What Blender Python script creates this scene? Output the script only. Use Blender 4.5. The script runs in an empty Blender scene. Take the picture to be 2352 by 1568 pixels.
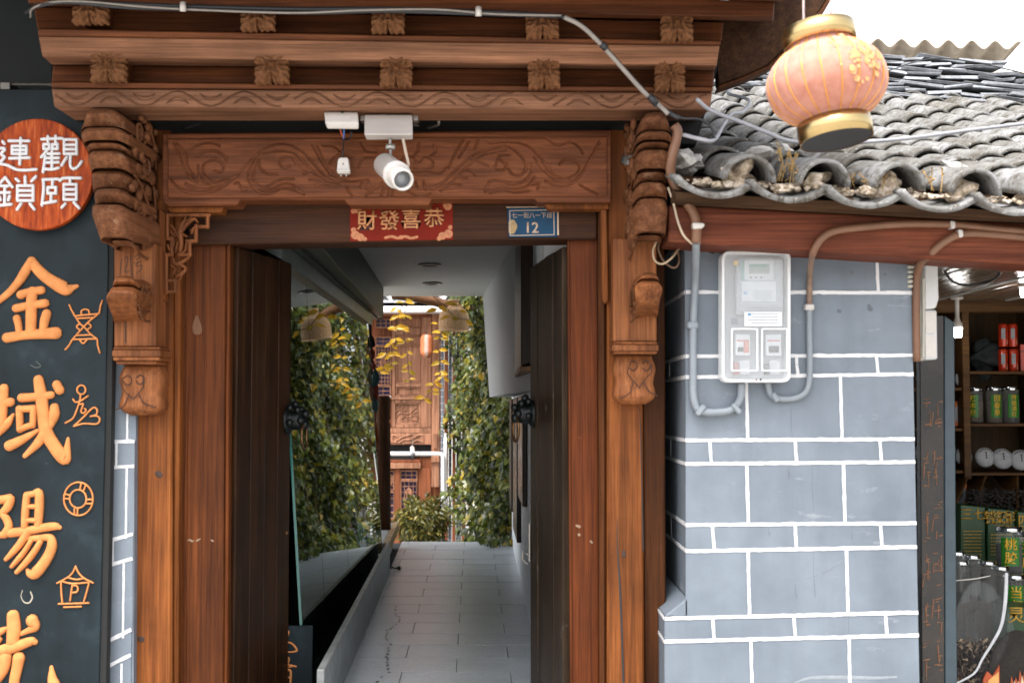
import bpy, bmesh, math, random
import numpy as np
from mathutils import Vector, Matrix
random.seed(7); np.random.seed(7)
R = math.radians
SC = bpy.context.scene
COL = SC.collection

# ------------------------------------------------------------------ camera
# D coordinates: the photograph measured on a 2352 x 1568 sheet, focal length 2970 of those units
CX, CY, FD, CAMZ = 1176.0, 784.0, 2970.0, 1.6
PITCH = math.atan(151.0 / FD)
cam = bpy.data.objects.new('camera', bpy.data.cameras.new('camera'))
COL.objects.link(cam)
cam.location = (0, 0, CAMZ)
cam.rotation_euler = (math.pi / 2 + PITCH, 0, 0)
cam.data.sensor_width = 36.0
cam.data.lens = FD / 2352 * 36
cam.data.clip_start = 0.1
cam.data.clip_end = 400
cam.data.dof.use_dof = True
cam.data.dof.focus_distance = 7.6
cam.data.dof.aperture_fstop = 3.2
SC.camera = cam

# ------------------------------------------------------------------ daylight: bright overcast
SUN_EL, SUN_AZ = R(66), R(205)     # azimuth measured clockwise from +Y
world = bpy.data.worlds.new('World'); SC.world = world; world.use_nodes = True
nt = world.node_tree; nt.nodes.clear()
w_out = nt.nodes.new('ShaderNodeOutputWorld'); w_bg = nt.nodes.new('ShaderNodeBackground')
w_sky = nt.nodes.new('ShaderNodeTexSky'); w_hs = nt.nodes.new('ShaderNodeHueSaturation')
w_sky.sky_type = 'NISHITA'; w_sky.sun_disc = False
w_sky.sun_elevation = SUN_EL; w_sky.sun_rotation = SUN_AZ
w_sky.air_density = 1.0; w_sky.dust_density = 4.0; w_sky.ozone_density = 1.0
w_hs.inputs['Saturation'].default_value = 0.22
nt.links.new(w_sky.outputs[0], w_hs.inputs['Color'])
nt.links.new(w_hs.outputs[0], w_bg.inputs['Color'])
w_bg.inputs['Strength'].default_value = 0.15
nt.links.new(w_bg.outputs[0], w_out.inputs['Surface'])
sun = bpy.data.objects.new('sun', bpy.data.lights.new('sun', 'SUN'))
COL.objects.link(sun)
sun.data.energy = 1.5; sun.data.angle = R(22); sun.data.color = (1.0, 0.965, 0.92)
sdir = Vector((math.sin(SUN_AZ) * math.cos(SUN_EL), math.cos(SUN_AZ) * math.cos(SUN_EL), math.sin(SUN_EL)))
sun.rotation_euler = sdir.to_track_quat('Z', 'Y').to_euler()
sun.location = sdir * 30
SC.view_settings.view_transform = 'Standard'; SC.view_settings.look = 'None'
SC.view_settings.gamma = 1.0; SC.view_settings.use_curve_mapping = False
SC.view_settings.exposure = 1.9
SC.render.engine = 'CYCLES'
SC.cycles.max_bounces = 10; SC.cycles.glossy_bounces = 6; SC.cycles.transmission_bounces = 10
SC.cycles.transparent_max_bounces = 12; SC.cycles.caustics_reflective = False; SC.cycles.caustics_refractive = False
SC.cycles.use_denoising = True
SC.cycles.sample_clamp_indirect = 6.0

# ------------------------------------------------------------------ helpers
def at(px, py, Y):
    """photo position (D units) on the vertical plane at distance Y in front of the camera"""
    x = (px - CX) / FD; u = -(py - CY) / FD
    dy = math.cos(PITCH) - u * math.sin(PITCH); dz = math.sin(PITCH) + u * math.cos(PITCH)
    t = Y / dy
    return Vector((x * t, Y, CAMZ + dz * t))
def atz(px, py, z):
    """photo position on the horizontal plane at height z"""
    x = (px - CX) / FD; u = -(py - CY) / FD
    dy = math.cos(PITCH) - u * math.sin(PITCH); dz = math.sin(PITCH) + u * math.cos(PITCH)
    t = (z - CAMZ) / dz
    return Vector((x * t, dy * t, z))
K = 2352 / 3960
def Zr(x0, y0, k):
    def f(pts):
        return [((x0 + p[0] / k) * K, (y0 + p[1] / k) * K) + tuple(r / k * K for r in p[2:]) for p in pts]
    return f
def cr(pts, n=6):
    """Catmull-Rom through points of any dimension"""
    if len(pts) < 3: return [tuple(p) for p in pts]
    P = [np.array(p, float) for p in pts]; P = [2 * P[0] - P[1]] + P + [2 * P[-1] - P[-2]]
    out = []
    for i in range(1, len(P) - 2):
        for k in range(n):
            t = k / n
            out.append(0.5 * (2 * P[i] + (P[i + 1] - P[i - 1]) * t + (2 * P[i - 1] - 5 * P[i] + 4 * P[i + 1] - P[i + 2]) * t * t
                              + (3 * P[i] - P[i - 1] - 3 * P[i + 1] + P[i + 2]) * t ** 3))
    out.append(P[-2])
    return [tuple(o) for o in out]
def wmat(o):
    m = o.matrix_basis.copy()
    if o.parent: m = wmat(o.parent) @ o.matrix_parent_inverse @ m
    return m
def par(o, p):
    o.parent = p; o.matrix_parent_inverse = wmat(p).inverted()
def tag(o, label=None, cat=None, group=None, kind=None):
    if label: o['label'] = label
    if cat: o['category'] = cat
    if group: o['group'] = group
    if kind: o['kind'] = kind
    return o
def thing(name, label, cat, base=(0, 0, 0), group=None):
    o = bpy.data.objects.new(name, None); COL.objects.link(o); o.location = base; o.empty_display_size = .1
    return tag(o, label, cat, group)
def mesh(name, V, F, smooth=False, bevel=0, seg=1, fixn=True):
    me = bpy.data.meshes.new(name)
    me.from_pydata([tuple(v) for v in V], [], F)
    if fixn or bevel:
        bm = bmesh.new(); bm.from_mesh(me)
        if fixn: bmesh.ops.recalc_face_normals(bm, faces=bm.faces)
        if bevel: bmesh.ops.bevel(bm, geom=list(bm.edges), offset=bevel, segments=seg, profile=.5, affect='EDGES', clamp_overlap=True)
        bm.to_mesh(me); bm.free()
    if smooth:
        me.polygons.foreach_set('use_smooth', [True] * len(me.polygons))
    me.update()
    return me
def obj(name, geo, mat, parent=None, smooth=False, bevel=0, seg=1, fixn=True):
    me = geo if isinstance(geo, bpy.types.Mesh) else mesh(name, geo[0], geo[1], smooth, bevel, seg, fixn)
    o = bpy.data.objects.new(name, me); COL.objects.link(o)
    if mat and not me.materials: me.materials.append(mat)
    if parent: par(o, parent)
    return o
def merge(*gs):
    V, F = [], []
    for v, f in gs:
        n = len(V); V += list(v); F += [tuple(i + n for i in q) for q in f]
    return V, F
def box(x0, x1, y0, y1, z0, z1):
    V = [(x, y, z) for x in (x0, x1) for y in (y0, y1) for z in (z0, z1)]
    return V, [(0, 1, 3, 2), (4, 6, 7, 5), (0, 4, 5, 1), (2, 3, 7, 6), (0, 2, 6, 4), (1, 5, 7, 3)]
def pbox(x0, y0, x1, y1, Y, th):
    """box whose front face covers photo rectangle at distance Y, th deep"""
    a = at(x0, y1, Y); b = at(x1, y0, Y)
    return box(a.x, b.x, Y, Y + th, a.z, b.z)
def loft2(A, B):
    n = len(A)
    F = [tuple(range(n)), tuple(range(2 * n - 1, n - 1, -1))]
    F += [(i, (i + 1) % n, n + (i + 1) % n, n + i) for i in range(n)]
    return list(A) + list(B), F
def prism(pts, Y, th):
    A = [at(p[0], p[1], Y) for p in pts]
    return loft2(A, [Vector((a.x, a.y + th, a.z)) for a in A])
def prism3(A, d):
    A = [Vector(a) for a in A]; d = Vector(d)
    return loft2(A, [a + d for a in A])
def tube(pts, r, n=8, closed=False):
    P = [Vector(p[:3]) for p in pts]; m = len(P)
    rad = [(p[3] if len(p) > 3 else r) for p in pts]
    V, F = [], []; up = None
    for i in range(m):
        t = (P[min(i + 1, m - 1)] - P[max(i - 1, 0)])
        if closed: t = P[(i + 1) % m] - P[i - 1]
        t = t.normalized() if t.length > 1e-9 else Vector((0, 0, 1))
        if up is None: up = Vector((0, 0, 1)) if abs(t.z) < .9 else Vector((1, 0, 0))
        s = t.cross(up)
        if s.length < 1e-6: s = t.cross(Vector((0, 1, 0)))
        s.normalize(); up = s.cross(t).normalized()
        for k in range(n):
            a = 2 * math.pi * k / n
            V.append(P[i] + (s * math.cos(a) + up * math.sin(a)) * rad[i])
    for i in range(m if closed else m - 1):
        j = (i + 1) % m
        for k in range(n):
            F.append((i * n + k, i * n + (k + 1) % n, j * n + (k + 1) % n, j * n + k))
    if not closed:
        F.append(tuple(range(n))); F.append(tuple(range((m - 1) * n, m * n)))
    return V, F
def ptube(pts, r, n=8, res=5):
    """smooth tube through photo points (x, y, Y)"""
    return tube([tuple(at(*p[:3])) for p in cr(pts, res)], r, n)
def lathe(prof, n=24, caps=True):
    """profile (r, z) about the z axis"""
    V, F = [], []
    for r, z in prof:
        for k in range(n):
            a = 2 * math.pi * k / n; V.append((r * math.cos(a), r * math.sin(a), z))
    for i in range(len(prof) - 1):
        for k in range(n):
            F.append((i * n + k, i * n + (k + 1) % n, (i + 1) * n + (k + 1) % n, (i + 1) * n + k))
    if caps:
        F.append(tuple(range(n))); F.append(tuple(range((len(prof) - 1) * n, len(prof) * n)))
    return V, F
def xf(g, M):
    return [M @ Vector(v) for v in g[0]], g[1]
def TR(x, y, z, rx=0, ry=0, rz=0):
    return Matrix.Translation((x, y, z)) @ Matrix.Rotation(rz, 4, 'Z') @ Matrix.Rotation(ry, 4, 'Y') @ Matrix.Rotation(rx, 4, 'X')
def stroke(pts, Y, h, n=7, res=5, flat=1.0):
    """raised brush stroke: photo points (x, y, r) in a plane at Y, domed h metres towards the viewer"""
    P = cr(pts, res) if len(pts) > 2 else [tuple(np.array(pts[0]) * (1 - t) + np.array(pts[1]) * t) for t in (0, .25, .5, .75, 1)]
    # rounded ends
    def ext(a, b):
        d = np.array(a[:2]) - np.array(b[:2]); l = np.linalg.norm(d) or 1; d /= l
        return [tuple(np.array(a[:2]) + d * a[2] * s) + (a[2] * c,) for s, c in ((.38, .92), (.7, .71), (.92, .38))]
    e0 = ext(P[0], P[1])[::-1]; e1 = ext(P[-1], P[-2])
    P = e0 + P + e1
    s = Y / FD
    Q = [at(p[0], p[1], Y) for p in P]; V, F = [], []; m = len(Q)
    for i in range(m):
        t = Q[min(i + 1, m - 1)] - Q[max(i - 1, 0)]; t.y = 0
        t = t.normalized() if t.length > 1e-9 else Vector((1, 0, 0))
        sd = Vector((-t.z, 0, t.x)); r = P[i][2] * s
        hh = h * min(1, (P[i][2] / max(q[2] for q in P)) ** flat)
        for k in range(n):
            a = math.pi * k / (n - 1)
            V.append(Q[i] + sd * (math.cos(a) * r) + Vector((0, -math.sin(a) ** .8 * hh, 0)))
    for i in range(m - 1):
        for k in range(n - 1):
            F.append((i * n + k, i * n + k + 1, (i + 1) * n + k + 1, (i + 1) * n + k))
        F.append((i * n, (i + 1) * n, (i + 1) * n + n - 1, i * n + n - 1))
    return V, F
def strokes(L, f, Y, h, r=None, **kw):
    G = []
    for s in L:
        if r is not None: s = [tuple(p[:2]) + (p[2] if len(p) > 2 else r,) for p in s]
        G.append(stroke(f(s), Y, h, **kw))
    return merge(*G)
def rect_s(x0, y0, x1, y1):
    return [[(x0, y0), (x1, y0)], [(x1, y0), (x1, y1)], [(x1, y1), (x0, y1)], [(x0, y1), (x0, y0)]]
def circ(cx, cy, rx, ry=None, n=24):
    ry = ry or rx
    return [(cx + rx * math.cos(2 * math.pi * k / n), cy + ry * math.sin(2 * math.pi * k / n)) for k in range(n + 1)]
def text(name, s, px, py, Y, hpx, mat, parent=None, ext=.001, off=0.0, sx=1.0, rot=(0, 0, 0), align='CENTER', loc=None):
    """lettering facing the street; hpx = character height in photo units"""
    cu = bpy.data.curves.new(name, 'FONT'); cu.body = s; cu.align_x = align; cu.align_y = 'CENTER'
    cu.size = 1.0; cu.extrude = 0; cu.offset = off; cu.resolution_u = 3
    tmp = bpy.data.objects.new(name, cu); COL.objects.link(tmp)
    me = bpy.data.meshes.new_from_object(tmp)
    bpy.data.objects.remove(tmp); bpy.data.curves.remove(cu)
    sc = hpx * Y / FD * 1.08
    bm = bmesh.new(); bm.from_mesh(me)
    bmesh.ops.scale(bm, vec=(sc * sx, sc, 1), verts=bm.verts)
    r = bmesh.ops.extrude_face_region(bm, geom=bm.faces[:])
    bmesh.ops.translate(bm, vec=(0, 0, ext), verts=[g for g in r['geom'] if isinstance(g, bmesh.types.BMVert)])
    bmesh.ops.recalc_face_normals(bm, faces=bm.faces)
    bm.to_mesh(me); bm.free(); me.name = name
    p = Vector(loc) if loc is not None else at(px, py, Y)
    M = Matrix.Translation(p) @ Matrix.Rotation(rot[2], 4, 'Z') @ Matrix.Rotation(rot[1], 4, 'Y') @ Matrix.Rotation(R(90), 4, 'X')
    me.transform(M)
    return obj(name, me, mat, parent)
def relief(quad, nx, nz, curves, width, depth, Y, sign=-1, extra=None):
    """carved heightfield over a photo quad TL TR BR BL; curves = photo polylines; sign -1 cuts grooves, +1 raises ridges"""
    TL, TRr, BR, BL = [np.array(q, float) for q in quad]
    u = np.linspace(0, 1, nx)[None, :, None]; v = np.linspace(0, 1, nz)[:, None, None]
    P = (TL * (1 - u) + TRr * u) * (1 - v) + (BL * (1 - u) + BR * u) * v
    P = P.reshape(-1, 2); H = np.zeros(len(P))
    S = []
    for c in curves:
        q = np.array(cr([p[:2] for p in c], 8)); w = np.array([p[2] for p in cr([tuple(p[:2]) + ((p[2] if len(p) > 2 else width),) for p in c], 8)])
        d = np.r_[0, np.cumsum(np.hypot(*np.diff(q, axis=0).T))]
        tt = np.linspace(0, d[-1], max(2, int(d[-1] / 1.5)))
        S.append(np.c_[np.interp(tt, d, q[:, 0]), np.interp(tt, d, q[:, 1]), np.interp(tt, d, w)])
    for s in S:
        lo = s[:, :2].min(0) - 12; hi = s[:, :2].max(0) + 12
        idx = np.where((P[:, 0] > lo[0]) & (P[:, 0] < hi[0]) & (P[:, 1] > lo[1]) & (P[:, 1] < hi[1]))[0]
        if not len(idx): continue
        D = np.sqrt(((P[idx][:, None, :] - s[None, :, :2]) ** 2).sum(2)) / s[None, :, 2]
        m = D.min(1)
        H[idx] = np.maximum(H[idx], np.clip(1 - m, 0, 1) ** .8)
    H = H * depth * sign
    if extra is not None: H = H + extra(P)
    V = []
    for p, h in zip(P, H):
        a = at(p[0], p[1], Y); V.append((a.x, a.y - h, a.z))
    F = [(j * nx + i, j * nx + i + 1, (j + 1) * nx + i + 1, (j + 1) * nx + i) for j in range(nz - 1) for i in range(nx - 1)]
    # skirt back so the carving is a solid slab
    ring = [i for i in range(nx)] + [j * nx + nx - 1 for j in range(1, nz)] + [(nz - 1) * nx + i for i in range(nx - 2, -1, -1)] + [j * nx for j in range(nz - 2, 0, -1)]
    b = len(V)
    V += [(V[i][0], Y + .012, V[i][2]) for i in ring]; m = len(ring)
    F += [(ring[i], ring[(i + 1) % m], b + (i + 1) % m, b + i) for i in range(m)]
    return V, F

# ------------------------------------------------------------------ materials
def nodes(name):
    m = bpy.data.materials.new(name); m.use_nodes = True
    t = m.node_tree; b = t.nodes['Principled BSDF']
    return m, t, b
def N(t, typ, **kw):
    n = t.nodes.new(typ)
    for k, v in kw.items():
        if k.startswith('i_'): n.inputs[k[2:].replace('_', ' ')].default_value = v
        else: setattr(n, k, v)
    return n
def ramp(t, fac, stops):
    r = t.nodes.new('ShaderNodeValToRGB'); e = r.color_ramp.elements
    while len(e) < len(stops): e.new(.5)
    for q, (p, c) in zip(e, stops):
        q.position = p; q.color = (c[0], c[1], c[2], 1) if not isinstance(c, (int, float)) else (c, c, c, 1)
    t.links.new(fac, r.inputs['Fac']); return r.outputs['Color']
def mix(t, fac, a, b, mode='MIX'):
    n = t.nodes.new('ShaderNodeMix'); n.data_type = 'RGBA'; n.blend_type = mode
    for s, v in ((n.inputs[0], fac), (n.inputs[6], a), (n.inputs[7], b)):
        if isinstance(v, bpy.types.NodeSocket): t.links.new(v, s)
        elif isinstance(v, (int, float)): s.default_value = v
        else: s.default_value = (v[0], v[1], v[2], 1)
    return n.outputs[2]
def bump(t, b, h, strength=.3, dist=.01):
    n = N(t, 'ShaderNodeBump'); n.inputs['Strength'].default_value = strength; n.inputs['Distance'].default_value = dist
    t.links.new(h, n.inputs['Height']); t.links.new(n.outputs[0], b.inputs['Normal'])
def srgb(*c):
    return tuple((v / 255 / 12.92 if v <= 10 else ((v / 255 + .055) / 1.055) ** 2.4) for v in c)
def noise(t, co, scale, detail=4, rough=.55, vec=None):
    n = N(t, 'ShaderNodeTexNoise'); n.inputs['Scale'].default_value = scale; n.inputs['Detail'].default_value = detail; n.inputs['Roughness'].default_value = rough
    t.links.new(co, n.inputs['Vector']); return n.outputs['Fac']
def mapped(t, scale=(1, 1, 1), rot=(0, 0, 0), rnd=False):
    tc = N(t, 'ShaderNodeTexCoord'); mp = N(t, 'ShaderNodeMapping'); mp.inputs['Scale'].default_value = scale; mp.inputs['Rotation'].default_value = rot
    t.links.new(tc.outputs['Object'], mp.inputs['Vector'])
    if rnd:
        oi = N(t, 'ShaderNodeObjectInfo'); mu = N(t, 'ShaderNodeMath', operation='MULTIPLY'); mu.inputs[1].default_value = 37.0
        t.links.new(oi.outputs['Random'], mu.inputs[0]); cb = N(t, 'ShaderNodeCombineXYZ')
        for k in range(3): t.links.new(mu.outputs[0], cb.inputs[k])
        t.links.new(cb.outputs[0], mp.inputs['Location'])
    return mp.outputs[0]
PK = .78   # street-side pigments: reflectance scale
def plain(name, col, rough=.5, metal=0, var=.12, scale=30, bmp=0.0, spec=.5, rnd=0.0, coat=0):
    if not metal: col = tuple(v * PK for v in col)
    m, t, b = nodes(name); co = mapped(t)
    f = noise(t, co, scale, 5)
    c = ramp(t, f, [(.3, tuple(v * (1 - var) for v in col)), (.7, tuple(min(1, v * (1 + var)) for v in col))])
    if rnd:
        oi = N(t, 'ShaderNodeObjectInfo'); r2 = ramp(t, oi.outputs['Random'], [(0, 1 - rnd), (1, 1.0)])
        c = mix(t, 1.0, c, r2, 'MULTIPLY')
    t.links.new(c, b.inputs['Base Color'])
    b.inputs['Roughness'].default_value = rough; b.inputs['Metallic'].default_value = metal
    b.inputs['Specular IOR Level'].default_value = spec; b.inputs['Coat Weight'].default_value = coat
    if bmp: bump(t, b, noise(t, co, scale * 3, 4), bmp, .004)
    return m
def wood(name, dark, light, axis='X', rough=.55, k=1.0, grain=1.0, wear=None, wearamt=.0, dirt=.35, rnd=True, bmp=.5, spec=.14):
    """stained timber: long stretched grain, fine pores, blotchy stain, optional worn/dusty patches"""
    m, t, b = nodes(name)
    tint = (1.0, 1.0, 1.0) if name.startswith('wood_back') else (.97, 1.0, .94)
    k = k if name.startswith('wood_back') else k * .8
    dark = tuple(min(.9, v * k * w) for v, w in zip(dark, tint)); light = tuple(min(.9, v * k * w) for v, w in zip(light, tint))
    s = [34 * grain] * 3; s['XYZ'.index(axis)] = 1.1 * grain
    co = mapped(t, s, rnd=rnd); s2 = [150 * grain] * 3; s2['XYZ'.index(axis)] = 3.0
    cof = mapped(t, s2, rnd=rnd); cob = mapped(t, (1, 1, 1), rnd=rnd)
    g = noise(t, co, 1.0, 6, .62); fine = noise(t, cof, 1.0, 3, .6); blot = noise(t, cob, 3.2, 4, .6)
    s3 = [6.5] * 3; s3['XYZ'.index(axis)] = .55
    strk = noise(t, mapped(t, s3, rnd=rnd), 1.0, 5, .65)
    mid = tuple((a + c) / 2 for a, c in zip(dark, light))
    c = ramp(t, g, [(.28, dark), (.5, mid), (.72, light)])
    c = mix(t, .7, c, ramp(t, fine, [(.34, .45), (.58, 1.0)]), 'MULTIPLY')
    c = mix(t, .8, c, ramp(t, strk, [(.34, .5), (.5, .92), (.7, 1.16)]), 'MULTIPLY')
    c = mix(t, dirt, c, ramp(t, blot, [(.3, .35), (.62, 1.0)]), 'MULTIPLY')
    if wear:
        wf = noise(t, cob, 9.0, 6, .7)
        wf = ramp(t, wf, [(.62 - wearamt, 0.0), (.72 - wearamt * .6, 1.0)])
        c = mix(t, mix(t, 1.0, wf, (.6, .6, .6), 'MULTIPLY'), c, wear)
    t.links.new(c, b.inputs['Base Color'])
    b.inputs['Roughness'].default_value = rough; b.inputs['Specular IOR Level'].default_value = spec
    bump(t, b, mix(t, .5, g, fine), bmp, .006)
    return m
W_BEAM = wood('wood_beam', srgb(84, 44, 24), srgb(150, 88, 54), 'X', dirt=.5, k=.88)
W_BEAML = wood('wood_beam_faded', srgb(116, 76, 56), srgb(182, 128, 100), 'X', dirt=.45, rough=.65, k=.95)
W_POST = wood('wood_post', srgb(120, 62, 28), srgb(190, 112, 58), 'Z', dirt=.5, grain=.9, k=.80)
W_JAMB = wood('wood_jamb', srgb(100, 50, 22), srgb(158, 86, 42), 'Z', dirt=.4, grain=1.5, k=.68)
W_JAMBR = wood('wood_jamb_red', srgb(108, 50, 22), srgb(162, 84, 40), 'Z', dirt=.4, grain=1.5, k=.60, wear=srgb(150, 80, 36), wearamt=-.03)
W_SIDE = wood('wood_post_side', srgb(86, 48, 24), srgb(132, 76, 40), 'Z', dirt=.4, k=.75)
W_CARVE = wood('wood_carving', srgb(98, 54, 32), srgb(150, 98, 68), 'Y', dirt=.5, wear=srgb(150, 118, 94), wearamt=.04, rough=.7)
W_PEND = wood('wood_pendant', srgb(120, 66, 38), srgb(184, 116, 74), 'Z', dirt=.35, rough=.55, k=.98)
W_LINT = wood('wood_lintel', srgb(88, 46, 26), srgb(140, 82, 52), 'X', dirt=.5, k=1.2)
W_HEAD = wood('wood_door_head', srgb(64, 36, 22), srgb(104, 62, 38), 'X', dirt=.4, k=.7)
W_ROSE = wood('wood_rosette', srgb(104, 66, 42), srgb(168, 112, 76), 'Y', dirt=.4, rough=.65, wear=srgb(150, 122, 96), wearamt=.0)
W_DOOR = wood('wood_door', srgb(44, 26, 14), srgb(84, 52, 30), 'Z', dirt=.5, rough=.42, grain=.8)
W_DOORR = wood('wood_door_weathered', srgb(38, 28, 20), srgb(84, 66, 52), 'Z', dirt=.5, rough=.4, grain=.8, wear=srgb(120, 112, 104), wearamt=.0)
W_SOFF = wood('wood_soffit', srgb(52, 34, 22), srgb(98, 64, 42), 'Y', dirt=.5, rough=.7)
W_FASC = wood('wood_fascia', srgb(96, 46, 32), srgb(144, 80, 58), 'X', dirt=.4, rough=.6, wear=srgb(120, 96, 78), wearamt=.0)
W_BACK = wood('wood_back_house', srgb(116, 78, 58), srgb(184, 134, 106), 'Z', dirt=.3, rough=.6, grain=1.2, k=1.25)
W_BACKD = wood('wood_back_dark', srgb(92, 50, 32), srgb(140, 84, 56), 'Z', dirt=.3, rough=.6, grain=1.2, k=1.4)
W_SHELF = wood('wood_shelf', srgb(72, 48, 26), srgb(116, 80, 46), 'X', dirt=.3, rough=.5)
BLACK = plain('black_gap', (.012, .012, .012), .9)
WHITE_PL = plain('white_plastic', srgb(214, 208, 202), .35, var=.05)
WHITE_MT = plain('white_metal', srgb(206, 198, 192), .35, var=.05, scale=8)
STEEL = plain('steel', srgb(150, 146, 140), .35, .8)
CABLE_B = plain('cable_black', (.018, .019, .022), .5)
CABLE_G = plain('cable_grey', srgb(150, 142, 134), .45)
CABLE_W = plain('cable_white', srgb(168, 168, 174), .5)
CABLE_BR = plain('conduit_brown', srgb(124, 86, 62), .5, var=.15, scale=14)
GOLD = plain('gold_foil', srgb(184, 160, 112), .26, 1.0, var=.1, scale=6)
INK = plain('ink_black', (.02, .018, .016), .7)
# ------------------------------------------------------------------ ground
def stone_mat(name, c0, c1, rough=.6, scale=6):
    m, t, b = nodes(name); co = mapped(t); f = noise(t, co, scale, 6, .6); g = noise(t, co, scale * 40, 3, .7)
    c = ramp(t, f, [(.3, c0), (.7, c1)]); c = mix(t, .5, c, ramp(t, g, [(.3, .7), (.65, 1.05)]), 'MULTIPLY')
    t.links.new(c, b.inputs['Base Color']); b.inputs['Roughness'].default_value = rough
    bump(t, b, g, .25, .003); return m
STREET = stone_mat('street_stone', srgb(150, 146, 140), srgb(176, 172, 166))
tag(obj('street', ([(-150, -150, 0), (150, -150, 0), (150, 5.2, 0), (-150, 5.2, 0)], [(0, 1, 2, 3)]), STREET), kind='structure')
tag(obj('ground', ([(-150, 5.2, -.35), (150, 5.2, -.35), (150, 180, -.35), (-150, 180, -.35)], [(0, 1, 2, 3)]), STREET), kind='structure')

# ------------------------------------------------------------------ the timber gateway
base = at(880, 935, 5.5); base.z = 0
G = thing('wooden_gateway', 'carved brown timber gateway with open double doors under a deep eave', 'gateway', base)
def L2(lp, rp):
    return loft2([at(*p) for p in lp], [at(*p) for p in rp])
# posts
def post(name, x0t, x1t, x0b, x1b, yt, Y, th, mat, bv=.008):
    pts = [(x0t, yt), (x1t, yt), (x1b, 1640), (x0b, 1640)]
    A = [at(p[0], p[1], Y) for p in pts]
    return obj(name, loft2(A, [a + Vector((0, th, 0)) for a in A]), mat, G, bevel=bv)
post('post', 318, 396, 308, 394, 296, 5.45, .22, W_POST)
post('post_moulding', 396.6, 414, 394.6, 407, 470, 5.475, .10, W_POST, .012)
post('jamb', 414.8, 520, 407.6, 514, 540, 5.545, .16, W_JAMB, .006)
post('jamb_bead', 520.6, 529, 514.6, 521, 552, 5.537, .10, W_JAMB, .004)
post('jamb_lip', 427, 433, 420, 427, 540, 5.538, .03, W_JAMB, .002)
post('post', 1394.5, 1473, 1394.5, 1480, 296, 5.45, .22, W_POST)
post('post_side', 1473.8, 1527, 1480.8, 1530, 540, 5.52, .14, W_SIDE, .006)
post('post_moulding', 1374, 1393.9, 1378, 1393.9, 470, 5.475, .10, W_SIDE, .012)
post('jamb', 1304, 1373.4, 1311, 1377.4, 540, 5.545, .16, W_JAMBR, .006)
post('jamb_lip', 1303, 1308, 1310, 1316, 548, 5.537, .03, W_JAMBR, .002)
# drying cracks in the right post
for cpts in ([(1432, 2030), (1441, 2200), (1455, 2350), (1463, 2520), (1466, 2640)],):
    pass
z3b = Zr(2000, 1980, 2.352)
obj('crack', strokes([[(910, 60, 2), (912, 300, 5), (930, 600, 9), (945, 900, 10), (955, 1200, 9), (968, 1600, 10)]], z3b, 5.4492, .0012), INK, G)
z3c = Zr(2000, 1320, 2.352)
obj('crack', strokes([[(1115, 600, 3), (1125, 900, 5), (1132, 1250, 5), (1140, 1552, 6), (1146, 1900, 6)]], z3c, 5.4492, .0012), INK, G)
KNOT = plain('wood_knot', srgb(58, 34, 22), .6, var=.4, scale=60)
z1c = Zr(0, 1320, 2.352); z1d = Zr(0, 1980, 2.352)
obj('knot', strokes([[(1435, 1200, 26), (1455, 1215, 26)]], z1c, 5.4492, .002), KNOT, G)
obj('knot', strokes([[(1275, 1150, 26), (1290, 1155, 26)]], z1d, 5.4492, .002), KNOT, G)
obj('knot', strokes([[(970, 360, 16), (972, 395, 17)]], z3b, 5.4492, .002), KNOT, G)
# chalky scuffs on the jambs
SCUFF = plain('scuff', srgb(150, 122, 98), .8, var=.3, scale=120)
obj('scuff', strokes([[(1700, 260, 3), (1725, 250, 8), (1745, 262, 9), (1765, 256, 3)], [(1785, 262, 4), (1800, 252, 9), (1822, 240, 4)], [(1918, 250, 4), (1932, 258, 9), (1945, 262, 3)]], z1d, 5.5442, .0006), SCUFF, G)
obj('scuff', strokes([[(560, 200, 12), (565, 205, 12)], [(540, 120, 10), (565, 130, 14)], [(670, 262, 10), (680, 275, 10)]], z3b, 5.5442, .0006), SCUFF, G)
# door head and carved lintel
obj('door_head', prism([(430, 466), (1372, 462), (1372, 549), (430, 562)], 5.50, .2), W_HEAD, G, bevel=.006)
obj('lintel', prism([(373, 306), (1404, 299), (1404, 466), (1235, 465), (1228, 457), (992, 457), (985, 471), (800, 470), (790, 459), (552, 459), (545, 471), (385, 473), (373, 462)], 5.36, .13), W_LINT, G, bevel=.004)
obj('lintel_ledge', prism([(380, 475), (512, 475), (508, 488), (392, 488)], 5.40, .09), W_POST, G, bevel=.003)
obj('lintel_ledge', prism([(1250, 468), (1398, 468), (1398, 480), (1262, 480)], 5.40, .09), W_POST, G, bevel=.003)
obj('lintel_bead', L2([(384, 309, 5.352), (384, 318, 5.352), (384, 318, 5.37), (384, 309, 5.37)], [(1398, 303, 5.352), (1398, 312, 5.352), (1398, 312, 5.37), (1398, 303, 5.37)]), W_LINT, G, bevel=.002)
Z7 = Zr(600, 480, 2.6133); Z8 = Zr(1500, 480, 2.5565)
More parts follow.
